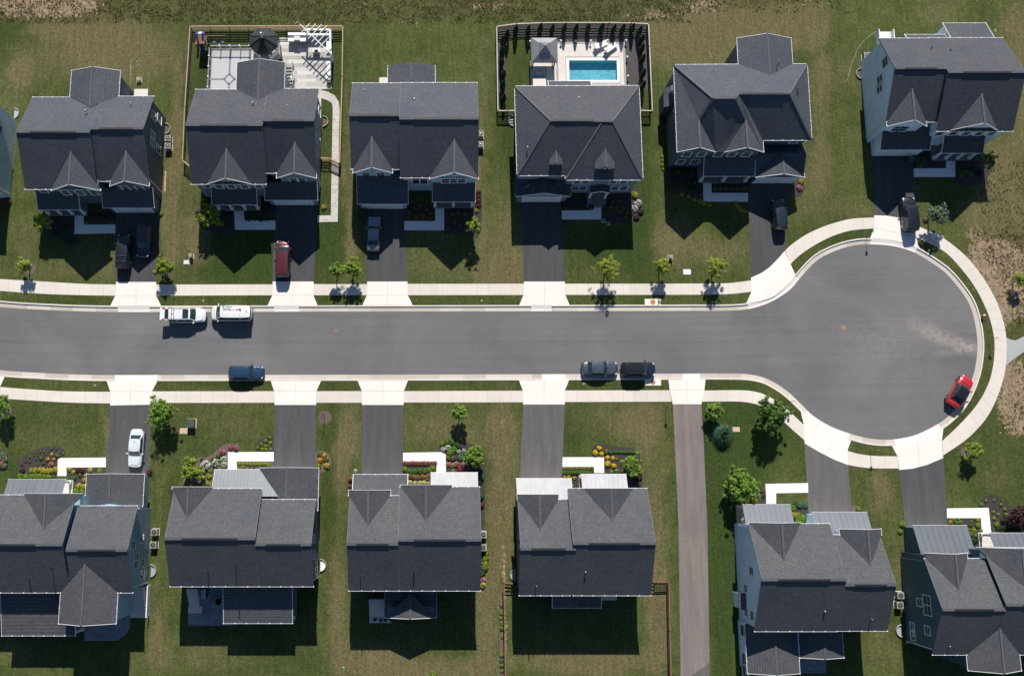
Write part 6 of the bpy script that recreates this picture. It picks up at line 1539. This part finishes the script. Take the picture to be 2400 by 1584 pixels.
def blossommesh(key, seed, n=95):
    rnd = random.Random(seed); mb = MB()
    for i in range(n):
        z = rnd.uniform(.0, 1); th = rnd.uniform(0, 6.283); q = math.sqrt(max(0, 1-z*z)); d = Vector((q*math.cos(th), q*math.sin(th), z))
        for k in range(2): leafquad(mb, (d.x*1.0, d.y*1.0, .27+d.z*.70), d, .13, rnd)
    o = mb.build('blossoms', BM[key]); m_ = o.data; bpy.data.objects.remove(o); return m_
SH = {}
def shrubmesh(key, var):
    k = (key, var)
    if k not in SH:
        sp = {'cream':(260,.11),'sage':(220,.12),'brown':(150,.11)}.get(key, (340,.095))
        SH[k] = ballmesh('shrub', key, hash_(key)+var*17, sp[0], sp[1])
    return SH[k]
def hash_(s): return sum(ord(c)*(i+3) for i, c in enumerate(s))
BLM = {}
KN = dict(lime='lime green', yg='yellow green', green='green', fresh='fresh green', deep='dark green', sage='grey green', yel='golden yellow', gold='mustard', orange='orange', olive='olive green', brown='brown', maroon='maroon', purple='purple', bluegreen='blue green', cream='cream leaved')
rs = random.Random(11)
def shrub(px, py, r, key, label, group, bloom=None, hf=1.0, name='shrub', cat='shrub'):
    """r in photo pixels"""
    rm = r/18.0; p = G3(px, py, rm*.6*hf)
    o = bpy.data.objects.new('flowering_shrub' if bloom else name, shrubmesh(key, rs.randint(0, 2))); COL.objects.link(o)
    o.location = (p.x, p.y, 0); o.rotation_euler = (0,0,rs.uniform(0,6.28)); o.scale = (rm*rs.uniform(.92,1.08), rm*rs.uniform(.92,1.08), rm*hf)
    tag(o, label, cat, group)
    if bloom:
        if bloom not in BLM: BLM[bloom] = blossommesh(bloom, 5)
        b_ = bpy.data.objects.new('blossoms', BLM[bloom]); COL.objects.link(b_); b_.parent = o; b_.scale = (1.02,1.02,1.02)
    return o
def bedplants(where, lst, conv):
    """lst rows: (x, y, radius, key[, bloom]); labels count each kind from the left"""
    by = {}
    for t in lst: by.setdefault((t[3], t[4] if len(t) > 4 else None), []).append(t)
    for (key, bloom), ts in by.items():
        ts = sorted(ts, key=lambda t: (t[0], t[1]))
        for i, t in enumerate(ts):
            px, py, r = conv(t[0], t[1], t[2])
            kind = (f'{bloom} flowered shrub' if bloom else f'{KN[key]} shrub')
            if len(ts) == 1: lab = f'the only {kind} in the {where}'
            else: lab = f'{ORD[i]} {kind} from the left in the {where}'
            shrub(px, py, r, key, lab, f'shrubs in the {where}', bloom)
def cv(x0, y0, s): return lambda x, y, r: (x0+x/s, y0+y/s, r/s)
I_ = lambda x, y, r: (x, y, r)
# beds
bed([(43,1104),(46,1078.6),(63.8,1064.6),(89,1051.8),(114.8,1046),(140,1046.7),(151.8,1057),(150,1068),(137.8,1073.5),(134.6,1114),(122,1123),(43,1124)])
bed([(158,1096.5),(247,1095),(247,1112),(203,1112),(200,1159),(169.6,1158),(157,1114)], smooth=False)
bed([(463.6,1070.7),(482.5,1071.8),(494,1067),(522.6,1042.4),(530.8,1038),(560,1039.4),(562.6,1058.3),(534.3,1059.5),(533,1098),(503.7,1104),(501,1142),(466,1143),(428,1137),(429.5,1102.5),(453,1086)], 'mulch_warm', smooth=False)
bed([(599,1057.7),(597,1043.6),(605,1033),(629.8,1020),(641.3,1016),(641.8,1058.3)], 'mulch', smooth=False)
bed([(555.5,1081.5),(641,1081.5),(640,1100),(554,1100)], 'mulch_warm', smooth=False)
bed([(741,1058),(752,1056),(768,1062),(776,1078),(775,1095),(765,1104),(748,1106),(741,1090)], 'mulch_warm')
bed([(945,1081.8),(1023,1081.8),(1023,1110),(1012,1112),(1010,1143),(955,1143),(955,1114),(944,1112)], 'mulch', smooth=False)
bed([(1046,1062),(1026,1057),(1030,1040),(1050,1029),(1075,1034),(1100,1040),(1125,1045),(1136,1065),(1137,1110),(1136,1200),(1134,1380),(1120,1380),(1120,1145),(1118,1109),(1046,1107)], 'mulch', smooth=False)
bed([(1388,1048),(1396.8,1040.8),(1416,1040.8),(1440,1046),(1484,1050),(1493.6,1058.7),(1503,1078),(1506,1107),(1505,1146),(1469,1146),(1464,1112),(1425,1110),(1416.5,1104),(1415,1071.3),(1389,1070.5)], 'mulch', smooth=False)
bed([(1318,1094),(1392.5,1094),(1392.5,1106),(1363,1112),(1363,1145),(1339,1145),(1338,1122),(1317,1122)], 'mulch', smooth=False)
bed([(1779,1147),(1795.5,1147),(1795.5,1172),(1782,1176),(1775,1165)], 'mulch'); bed([(1852,1183),(1893,1178),(1895,1202),(1888,1228),(1858,1228),(1852,1190)], 'mulch', smooth=False); bed([(1997,1186),(2012,1186),(2018,1193),(2014,1200),(1997,1200)], 'mulch_warm')
bed([(2292,1188.5),(2295.4,1176.6),(2306,1163.6),(2321.4,1158.7),(2335.5,1163.6),(2351.8,1175.5),(2373.4,1187.5),(2400,1194),(2440,1200),(2440,1256),(2336.6,1256),(2323.6,1241.5),(2317.5,1189.6)], 'mulch')
bed([(2219.5,1214),(2298.4,1213.2),(2300,1240.6),(2297,1252),(2298,1284),(2276,1284),(2265,1235),(2220.6,1234)], 'mulch', smooth=False)
bed([(95,505),(120,500),(170,500),(174,548),(190,560),(185,572),(160,577),(135,560),(110,556),(98,540)]); bed([(197,500),(270,492),(270,526),(197,526)], smooth=False)
bed([(462,490),(548,490),(551,545),(520,547),(470,530)]); bed([(572,484),(648,478),(648,516.5),(574,516.5)], smooth=False)
bed([(948,476),(1019.6,480),(1019.6,517.8),(948,517.8)], smooth=False); bed([(1041.4,484),(1112,480),(1116,447),(1128,446),(1130,490),(1128,540),(1118,558),(1108,555),(1104,548),(1041.4,548)], 'mulch', smooth=False)
bed([(1318,466),(1393,464),(1390,478),(1378,493),(1318,493)], smooth=False); bed([(1409.6,462),(1478,450),(1482,443),(1496,443),(1503,470),(1508,500),(1500,515),(1480,520),(1412,528)], smooth=False)
bed([(1556,392),(1640,395),(1647,435),(1647,474),(1620,468),(1590,456),(1566,448),(1556,430)], smooth=False); bed([(1668,432),(1755,430),(1755,452),(1668,452)], smooth=False); bed([(1866,424),(1880,422),(1886,440),(1878,458),(1864,460)])
bed([(2141.5,358),(2216.5,362),(2216.5,394.5),(2141.5,394.5)], smooth=False); bed([(2239,376),(2310,368),(2326,385),(2318,410),(2300,430),(2239,428)])
bed([(-20,1052),(4,1055),(17,1068),(18,1090),(6,1104),(-20,1106)])
flat('vegetable_bed', [(1171,1410),(1180,1408),(1182,1584),(1171,1584),(1172,1500)], M['mulch_warm'], .012)
def mring(px, py, r):
    p = G(px, py); P = [(p[0]+r/18*math.cos(2*math.pi*i/20)*(1+.05*math.sin(i*2.7)), p[1]+r/18*math.sin(2*math.pi*i/20)*(1+.05*math.cos(i*1.9))) for i in range(20)]
    flat('mulch_ring', P, M['mulch_warm'], .014, world=True)
# planting lists
bedplants('kidney shaped bed at lower left', [(945,715,28,'sage'),(1045,715,22,'sage'),(1095,735,22,'sage'),(740,770,20,'olive'),(670,778,20,'olive'),(805,778,22,'olive'),(845,815,20,'olive'),(900,765,16,'olive'),(1048,842,48,'sage'),(1080,785,32,'sage'),(1155,810,28,'sage'),(550,858,26,'fresh'),(620,840,18,'olive'),(705,840,22,'olive'),(765,820,18,'olive'),(745,890,38,'olive'),(665,915,24,'brown'),(800,985,34,'brown'),(935,1000,44,'brown','pink'),(680,1005,20,'olive'),(545,960,28,'brown'),(470,950,30,'brown'),(390,1000,32,'brown'),(943,825,38,'orange'),(875,908,40,'gold'),(982,908,34,'orange'),(400,1120,50,'purple')], cv(0,960,7.84))
bedplants('hedge above the slate metal porch roof', [(560,1120,52,'yg'),(640,1115,55,'yg'),(720,1110,50,'yg'),(790,1125,55,'gold'),(870,1125,55,'gold'),(935,1120,45,'gold'),(1005,1105,52,'gold'),(370,1225,55,'fresh'),(460,1232,55,'fresh'),(550,1232,55,'fresh'),(635,1222,52,'fresh'),(715,1222,52,'fresh'),(795,1228,52,'fresh'),(880,1235,55,'fresh')], cv(0,960,7.84))
bedplants('bed between white walk and shingled garage', [(1275,1095,40,'gold'),(1340,1140,38,'fresh','yellow'),(1430,1110,45,'maroon'),(1500,1115,45,'maroon'),(1650,1105,45,'fresh','yellow'),(1820,1120,55,'lime'),(1340,1255,52,'green'),(1460,1200,40,'olive'),(1545,1290,42,'gold'),(1440,1400,58,'gold'),(1530,1410,50,'gold'),(1380,1500,55,'fresh'),(1490,1505,52,'fresh'),(1560,1210,30,'orange')], cv(0,960,7.84))
bedplants('large bed left of silver porch roof', [(1030,330,58,'maroon','pink'),(1190,245,48,'maroon','pink'),(1300,260,54,'maroon','pink'),(935,415,44,'green'),(830,480,46,'green'),(960,640,44,'lime'),(690,590,90,'green','white'),(900,550,80,'green','white'),(1060,470,60,'green','white'),(1065,580,62,'sage','white'),(620,480,48,'brown'),(500,740,50,'brown'),(380,760,44,'brown'),(780,710,50,'lime'),(665,730,38,'olive'),(640,850,50,'yg'),(765,820,56,'yg'),(730,960,58,'yg'),(820,980,45,'yg'),(600,970,50,'green'),(480,980,52,'green'),(320,920,50,'lime')], cv(400,1020,8.486))
bedplants('small triangular bed beside the middle driveway', [(1970,45,42,'fresh'),(1885,110,40,'fresh'),(1985,140,38,'yg'),(1800,180,36,'fresh'),(1880,210,32,'yg'),(1735,250,36,'fresh'),(1950,220,25,'yg'),(1820,275,35,'yg'),(1895,275,32,'yg'),(1985,275,28,'yg')], cv(400,1020,8.486))
bedplants('strip above the silver porch roof', [(x,567,36,'yg') for x in (1365,1445,1512,1580,1655,1720,1780,1845,1905)]+[(1430,640,50,'lime'),(1940,600,52,'lime'),(1560,640,26,'brown'),(1650,640,30,'brown')], cv(400,1020,8.486))
bedplants('oval bed right of the middle driveway', [(1365,840,25,'olive'),(1410,850,24,'orange'),(1368,895,28,'orange'),(1425,890,24,'olive'),(1435,945,32,'gold'),(1355,943,26,'lime')], cv(400,850,3.92))
bedplants('red flower bed beside white porch', [(x,778,55,'brown','red') for x in (190,285,380,475,570,665,760,855,925)]+[(310,990,80,'green'),(430,985,80,'green'),(560,960,85,'green'),(690,970,80,'green'),(870,890,72,'lime'),(790,940,66,'lime'),(195,920,62,'lime')]+[(x,y,66,'green','red') for x, y in ((310,1080),(410,1110),(510,1120),(610,1110),(710,1115),(775,1090),(740,1170))]+[(x,1245,60,'cream') for x in (310,430,550,660,760)], cv(930,1010,10.33))
bedplants('mixed border right of curved walk', [(1100,300,62,'lime'),(1210,280,70,'green'),(1330,270,75,'green'),(1440,300,70,'green'),(1240,400,66,'green','white'),(1120,440,58,'sage','white'),(1510,400,66,'deep'),(1500,490,55,'green','white'),(1620,470,46,'green','white'),(1300,530,85,'fresh'),(1380,450,75,'fresh'),(1250,640,62,'olive'),(1360,660,66,'olive'),(1540,650,88,'bluegreen'),(1640,560,70,'green'),(1250,800,58,'green','pink'),(1350,830,58,'green','pink'),(1450,800,64,'green','pink'),(1590,800,56,'green','pink'),(1520,910,62,'maroon','crimson'),(1630,960,46,'maroon','crimson'),(1360,960,52,'lime'),(2040,1120,75,'bluegreen'),(2010,1210,58,'bluegreen'),(1930,340,36,'brown','red')], cv(930,1010,10.33))
bedplants('narrow side bed below two air conditioners', [(1138,1298,8,'lime'),(1139,1309,8,'lime'),(1138,1320,8,'lime'),(1137,1331,8,'fresh'),(1130,1345,8,'deep'),(1133,1360,7,'brown','pink'),(1132,1371,7,'brown','yellow'),(1128,1184,7,'maroon'),(1127,1165,8,'deep')], I_)
bedplants('golden shrub bed', [(1085,315,68,'yel'),(985,420,75,'yel'),(1140,450,60,'yel'),(1280,540,52,'yel'),(1410,545,50,'yel'),(1295,690,75,'yel'),(1445,735,58,'yel'),(1250,390,62,'olive'),(1360,400,58,'bluegreen')]+[(1455+62*i,402+3*(i%2),46,'green') for i in range(9)]+[(1380,880,46,'lime'),(1500,860,55,'fresh'),(1620,640,46,'olive','pink'),(1630,870,35,'olive'),(2095,880,38,'gold'),(2050,1030,78,'purple'),(2030,1170,62,'brown'),(1500,575,40,'fresh'),(1640,700,36,'yg')], cv(1300,1020,10.33))
bedplants('bed between two bright metal roofs', [(x,800,27,'yg') for x in (240,320,385,450,540,610,680,745)]+[(830,800,52,'lime')]+[(235+72*i,905,55,'green') for i in range(9)]+[(475,1030,50,'gold'),(345,1005,44,'gold'),(250,1005,42,'gold'),(445,1220,36,'lime'),(440,1120,26,'olive')], cv(1300,1020,10.33))
bedplants('beds beside the first grey metal porch', [(1768,1173.5,7.5,'gold'),(1861,1205,7,'gold'),(1872,1209,10,'lime'),(1881,1215,9,'fresh'),(1872,1219,8,'lime'),(1860,1191,8,'fresh'),(1876,1182,8,'bluegreen'),(1866,1183,7,'deep'),(1888,1184,6,'bluegreen'),(1790,1160,6,'brown'),(1789,1151,6,'brown'),(2013,1193,6,'lime')], I_)
bedplants('dark bed at lower right corner', [(1035,395,38,'fresh'),(1205,385,32,'fresh'),(940,485,40,'fresh'),(1355,485,34,'fresh'),(1440,585,42,'fresh'),(1530,578,20,'sage'),(1195,640,30,'yg'),(1305,695,36,'yg'),(1470,705,52,'fresh'),(1205,775,38,'yg'),(1440,845,40,'green'),(1270,915,58,'lime'),(1310,1005,60,'deep'),(1450,1000,62,'deep'),(1570,1015,54,'deep'),(1680,1010,54,'deep')], cv(2200,1130,9.225))
bedplants('bed beside the slate garage roof', [(268,860,44,'gold'),(345,820,36,'fresh'),(390,865,44,'fresh'),(475,865,46,'fresh'),(450,815,32,'fresh'),(725,850,36,'fresh'),(775,805,26,'green'),(855,815,36,'orange'),(700,925,40,'green'),(860,930,56,'lime'),(665,1025,42,'olive'),(765,1040,60,'lime'),(720,1130,70,'olive'),(800,1150,60,'olive'),(920,1045,44,'lime'),(775,1260,70,'deep')], cv(2200,1130,9.225))
bedplants('grass left of slate garage roof', [(2116,1229,7,'lime'),(2110,1246,6,'fresh')], I_)
bedplants('side bed right of silver sedan house', [(1121,451,6.5,'maroon'),(1121,461,6.5,'maroon'),(1121,471,6.5,'maroon'),(1121,481,6.5,'maroon'),(1118,493,6,'lime')], I_)
bedplants('shaded beds before the silver sedan house', [(x,y,5.5,'olive') for x, y in ((960,496),(972,486),(985,480),(1000,490),(1010,500),(992,503),(958,510),(975,508),(1008,514),(1062,500),(1075,497),(1090,500),(1065,520),(1078,525),(1095,522),(1050,535))]+[(958,500,4,'orange'),(1005,512,4,'orange'),(1010,480,3,'sage')], I_)
bedplants('sunlit bed beside the pool house', [(1489.5,457,9,'yg'),(1496,476,9,'brown','white'),(1488,488,8,'brown','white'),(1502,497,7,'purple'),(1492,510,7,'purple')], I_)
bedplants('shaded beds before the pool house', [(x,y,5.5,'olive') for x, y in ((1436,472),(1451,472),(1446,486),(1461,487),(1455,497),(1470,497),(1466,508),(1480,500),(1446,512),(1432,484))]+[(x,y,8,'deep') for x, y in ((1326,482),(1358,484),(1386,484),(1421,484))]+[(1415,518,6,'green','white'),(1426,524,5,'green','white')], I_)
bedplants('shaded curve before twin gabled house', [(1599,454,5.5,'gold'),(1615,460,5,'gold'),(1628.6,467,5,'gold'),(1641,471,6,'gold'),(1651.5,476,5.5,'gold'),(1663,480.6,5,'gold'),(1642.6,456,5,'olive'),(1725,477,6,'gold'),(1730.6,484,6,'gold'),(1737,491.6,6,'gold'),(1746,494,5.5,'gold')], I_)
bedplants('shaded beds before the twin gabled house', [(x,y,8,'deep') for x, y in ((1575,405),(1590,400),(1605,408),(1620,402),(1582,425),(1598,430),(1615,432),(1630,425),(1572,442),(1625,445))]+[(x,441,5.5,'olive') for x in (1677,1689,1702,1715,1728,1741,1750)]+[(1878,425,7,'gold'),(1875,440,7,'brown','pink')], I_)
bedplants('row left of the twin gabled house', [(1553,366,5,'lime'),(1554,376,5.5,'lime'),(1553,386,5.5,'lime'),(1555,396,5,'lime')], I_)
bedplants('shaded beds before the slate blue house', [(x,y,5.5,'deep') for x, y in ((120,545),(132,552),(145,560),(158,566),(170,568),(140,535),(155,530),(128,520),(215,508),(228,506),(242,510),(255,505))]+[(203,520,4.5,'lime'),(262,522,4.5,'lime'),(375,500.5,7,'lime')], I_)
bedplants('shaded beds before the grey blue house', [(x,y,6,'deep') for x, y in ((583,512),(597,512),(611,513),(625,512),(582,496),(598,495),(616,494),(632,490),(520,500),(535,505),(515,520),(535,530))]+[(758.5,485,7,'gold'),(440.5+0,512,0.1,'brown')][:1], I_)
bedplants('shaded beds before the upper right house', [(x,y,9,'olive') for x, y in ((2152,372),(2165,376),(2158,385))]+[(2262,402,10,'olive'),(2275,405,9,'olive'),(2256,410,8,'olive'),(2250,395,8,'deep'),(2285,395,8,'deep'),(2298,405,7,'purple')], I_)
bedplants('grass at the far left edge', [(15,470.6,10,'maroon','red')], I_)
bedplants('round bed at the lower left edge', [(2,1066,9,'sage'),(8,1077,9,'sage'),(1,1088,9,'green','red'),(8,1092,8,'sage'),(-4,1075,9,'green','red')], I_)
bedplants('vegetable bed left of the orange fence', [(1175,1420,4,'brown'),(1176,1436,5,'fresh'),(1174,1448,4,'lime'),(1177,1462,5,'fresh'),(1176,1472,5,'fresh'),(1178,1492,4,'fresh'),(1176,1535,5,'fresh'),(1175,1548,5,'bluegreen'),(1176,1560,5,'fresh'),(1177,1572,4,'fresh')], I_)
bedplants('grass right of the lower left garage', [(349.5,1106,7,'maroon')], I_)
bedplants('grass at the bottom edge', [(1016,1582,8,'lime')], I_)
bedplants('bed left of the red flowered house', [(833,1104,5,'sage','white'),(822,1124,6,'maroon','red'),(820,1140,5,'maroon','red')], I_)
bedplants('lawn by the cul-de-sac SUV', [(2171,516,7,'brown')], I_)
# columnar evergreens
def conemesh(seed):
    rnd = random.Random(seed); mb = MB()
    for i in range(1100):
        t = rnd.random()**.8; r = .40*(math.sin(min(1, t*1.9+.25)*math.pi/2))*(1-t)**.55+.02; th = rnd.uniform(0, 6.283)
        leafquad(mb, (r*math.cos(th), r*math.sin(th), t*2.35+.05), (math.cos(th), math.sin(th), .5), .085, rnd)
    o = mb.build('foliage', LM['cypress']); m_ = o.data; bpy.data.objects.remove(o); return m_
CM = [conemesh(i) for i in range(3)]
tm = MB().tube((0,0,0), (0,0,.5), .05, .03, 6).build('trunk', M['bark']); TMm = tm.data; bpy.data.objects.remove(tm)
top_ = [(240,115),(360,58),(535,58),(705,35),(875,38),(1045,25),(1210,30),(1380,28),(1565,35),(1740,35),(1865,35),(2000,25),(2100,70)]
rt_ = [(2135,180),(2135,310),(2145,460),(2150,665),(2155,820)]; lf_ = [(180,205),(165,350),(165,505),(190,680),(175,835),(195,1005)]
for nm, L_ in (('along the back pool fence, counted from the left', top_), ('along the right pool fence, counted from the top', rt_), ('along the left pool fence, counted from the top', lf_)):
    for i, (x, y) in enumerate(L_):
        p = G3(1150+x/5.94, 50+(y+6)/5.94, 2.35); e = empty('columnar_evergreen', (p.x,p.y,0), rs.uniform(0,6), f'{ORD[i]} dark columnar evergreen {nm}', 'evergreen', 'columnar evergreens round the pool')
        s_ = rs.uniform(.92,1.06); e.scale = (s_,s_,s_)
        for me, n_ in ((CM[i%3],'foliage'),(TMm,'trunk')): o = bpy.data.objects.new(n_, me); COL.objects.link(o); o.parent = e
# trees
def tree(px, py, hc, r, key, label, dens=1.0, seed=0, spread=1.0, leaf=.095, name='tree', ringr=0, group=None, zr=.75, ncl=None, base=None):
    """px,py: crown centre in the photo; hc: crown centre height; r: crown radius in metres"""
    rnd = random.Random(seed+int(px)); p = G3(px, py, hc)
    b0 = p if base is None else G3(base[0], base[1], 0)
    e = empty(name, (b0.x, b0.y, 0), 0, label, 'tree', group)
    off = Vector((p.x-b0.x, p.y-b0.y, 0))
    tr = MB(); tip = Vector((rnd.uniform(-.1,.1), rnd.uniform(-.1,.1), hc-r*.35))+off*.6
    tr.tube((0,0,0), tip*.5+Vector((0,0,0)), .05+.03*r, .04+.022*r, 8); tr.tube(tip*.5, tip, .04+.022*r, .03+.01*r, 8)
    fo = MB(); n = ncl or int(34*r*r*dens)+22
    cl = []
    for i in range(n):
        th = rnd.uniform(0, 6.283); z = rnd.uniform(-.65, 1); q = math.sqrt(max(0, 1-z*z)); rr = r*rnd.uniform(.35, 1.0)*(1+.18*math.sin(3*th+seed)+.1*math.sin(7*th))
        c = Vector((q*math.cos(th)*rr*spread, q*math.sin(th)*rr*spread, hc+z*rr*zr))+off; cl.append(c)
    for c in cl:
        if rnd.random() < .55: tr.tube(tip*.9, c, .02+.008*r, .008, 5, cap=False)
        cr = rnd.uniform(.16, .30)*(1+.12*r)
        for k in range(int(48*dens)):
            d = Vector((rnd.gauss(0,1), rnd.gauss(0,1), rnd.gauss(0,.8))); d.normalize(); q = c + d*cr*rnd.uniform(.3,1)
            leafquad(fo, q, d+Vector((0,0,.6)), leaf, rnd)
    tr.build('trunk', M['bark'], e, smooth=True); fo.build('crown', LM[key], e)
    if ringr:
        x, y = to_px(b0.x, b0.y); mring(x, y, ringr)
    return e
V_ = 'young street trees along the upper sidewalk'
tree(55,622,1.9,.95,'yg','small yellow green street tree nearest the left edge, above the upper sidewalk',.9,1,ringr=14,group=V_)
tree(383,625,2.0,1.2,'lime','round lime green street tree beside the leftmost driveway',1.2,2,ringr=13,group=V_)
tree(786,634,2.3,.85,'fresh','smaller of the two street trees between the maroon minivan and silver sedan driveways',.9,3,group=V_)
tree(824,627,2.4,1.3,'lime','larger of the two street trees beside the silver sedan driveway',1.1,4,leaf=.085,group=V_)
tree(1424,628,2.6,1.65,'yg','widest yellow green street tree with ragged crown, left of the others',.75,5,leaf=.085,group=V_)
tree(1553,624,2.3,1.0,'yg','narrow yellow green street tree beside the grey utility pedestal',1.1,6,group=V_)
tree(1680,624,2.5,1.35,'yg','yellow green street tree right of the white access cover',1.1,7,leaf=.085,group=V_)
tree(98,520,2.4,1.2,'lime','tree half in shade at the left front corner of the slate blue house',.8,8)
tree(489,503,2.5,1.7,'lime','tree half in shade at the left front corner of the grey blue house',.9,9)
tree(1110,530,3.0,.95,'lime','small lime tree casting a long shadow right of the silver sedan house',1.0,10,zr=1.1)
tree(2198,502,2.4,1.35,'sage','open crowned grey green tree right of the black SUV at the cul-de-sac head',.8,11,leaf=.115)
tree(2316,376,2.6,1.3,'green','green tree at the right front corner of the upper right house',.7,12)
tree(2393,655,1.8,.8,'lime','lime green sapling on bare soil at the right edge',.9,13)
tree(377,966,2.6,1.9,'fresh','spreading green tree beside the driveway with the white sedan',.9,14,leaf=.10)
tree(448,1100,1.7,1.35,'lime','feathery lime green tree beside the silver porch roof bed',1.0,15,leaf=.12,zr=.6)
tree(1077,966,2.0,.95,'fresh','narrow green tree on the lawn above the red flowered house',1.2,16,zr=1.1,leaf=.10)
tree(1111,1069,1.5,1.25,'fresh','broad green tree in the mixed border right of the curved white walk',1.3,17,zr=.7,leaf=.11)
tree(1481,1088,1.5,1.35,'fresh','bushy green tree in the golden shrub bed',1.0,18,zr=.7)
tree(1674,964,1.6,1.15,'fresh','pale green tree above the blue green ornamental grass',1.1,19)
tree(1811,972,2.9,2.15,'green','largest green tree overhanging the curved sidewalk at the cul-de-sac',1.1,20,leaf=.115)
tree(1735,1138,2.5,2.25,'fresh','big leafy tree at the corner of the first grey metal porch roof',1.1,21,leaf=.11)
tree(2283,1058,1.8,1.05,'lime','lime green young tree on the lawn at lower right',1.1,22,ringr=12)
tree(0,955,2.3,1.4,'fresh','green tree cut by the left edge below the street',1.0,23,ringr=0)
tree(2388,1213,1.4,1.5,'purple','purple leaved tree in the dark mulch bed at the right edge',1.1,24)
mring(9,962,17)
# bare trees
def bare(px, py, label, h=2.2, ringr=16):
    p = G(px, py); e = empty('bare_tree', (p[0],p[1],0), 0, label, 'tree'); rnd = random.Random(int(px)); mb = MB(); mb.tube((0,0,0), (0,0,h), .035, .015, 6); mb.build('trunk', M['bark'], e)
    mb = MB()
    for i in range(26):
        z = rnd.uniform(.5,h); th = rnd.uniform(0,6.28); L = rnd.uniform(.25,.6); q = Vector((L*math.cos(th), L*math.sin(th), z+rnd.uniform(.1,.4))); mb.tube((0,0,z), q, .010, .004, 4, cap=False)
        mb.tube(q*.7+Vector((0,0,z*.3)), q+Vector((rnd.uniform(-.2,.2),rnd.uniform(-.2,.2),.15)), .006, .003, 4, cap=False)
    mb.build('branches', M['bark'], e); mring(px, py, ringr)
bare(761,978,'leafless sapling in a round mulch ring beside the middle driveway', 2.3, 15.5)
bare(2382,688,'leafless sapling on bare soil at the right edge', 1.9, 8)
# ornamental grass fountain
p = G3(1695,1018,.6); rnd = random.Random(4); mb = MB()
for i in range(2400):
    th = rnd.uniform(0,6.283); L = rnd.uniform(.7,1.75); up = rnd.uniform(.5,1.25); w = Vector((-math.sin(th), math.cos(th), 0))*.012; d = Vector((math.cos(th), math.sin(th), 0)); r0 = rnd.uniform(0,.12); L = L if i % 3 else L*.45; up = up if i % 3 else up*1.3
    pts_ = [d*(r0+L*t)+Vector((0,0,up*4*t*(1-t)*.9+.55*(1-t)*t+.02)) for t in (0,.25,.5,.75,1)]
    mb.add([q-w*(1-.8*j/4) for j, q in enumerate(pts_)]+[q+w*(1-.8*j/4) for j, q in enumerate(pts_)], [(j,j+1,6+j,5+j) for j in range(4)])
e = empty('ornamental_grass', (p.x,p.y,0), 0, 'blue green fountain of ornamental grass on the lower lawn', 'grass clump'); mb.build('blades', leafmat('grass_blade_blue_green', (.025,.07,.035), (.13,.25,.13), .25), e)

# rough tufts of the unmown meadow and of the bare ground
rnd = random.Random(21); mb = MB(); cnt = 0
spots = [(-40,-20,1620,54,.9), (2270,540,2440,760,.55), (2340,840,2440,1010,.55), (1500,-20,2000,30,.35), (2300,380,2440,560,.4)]
for (xa, ya, xb, yb, w) in spots:
    n = int((xb-xa)*(yb-ya)*.08*w)
    for i in range(n):
        px, py = rnd.uniform(xa, xb), rnd.uniform(ya, yb)
        if noise.noise(Vector((px*.035, py*.06, 2))) < -.12: continue
        g_ = G(px, py)
        if pip(g_[0], g_[1], C1) : continue
        if xa > 2000 and dist(g_, G(2062,802)) < 18.4: continue
        if 2340 < px and 770 < py < 870: continue
        s_ = rnd.uniform(.05, .12)
        for k in range(3):
            th = rnd.uniform(0, 6.283); d = Vector((math.cos(th), math.sin(th), 0)); t_ = Vector((-d.y, d.x, 0)); p0 = Vector((g_[0]+rnd.uniform(-.07,.07), g_[1]+rnd.uniform(-.07,.07), 0))
            mb.add([p0-t_*s_*.5, p0+t_*s_*.5, p0+d*s_+t_*s_*.25+Vector((0,0,s_*1.2)), p0+d*s_-t_*s_*.25+Vector((0,0,s_*1.2))], [(0,1,2,3)])
tag(mb.build('meadow_grass', leafmat('meadow_tuft', (.085,.095,.028), (.30,.26,.13), .4)), kind='stuff')
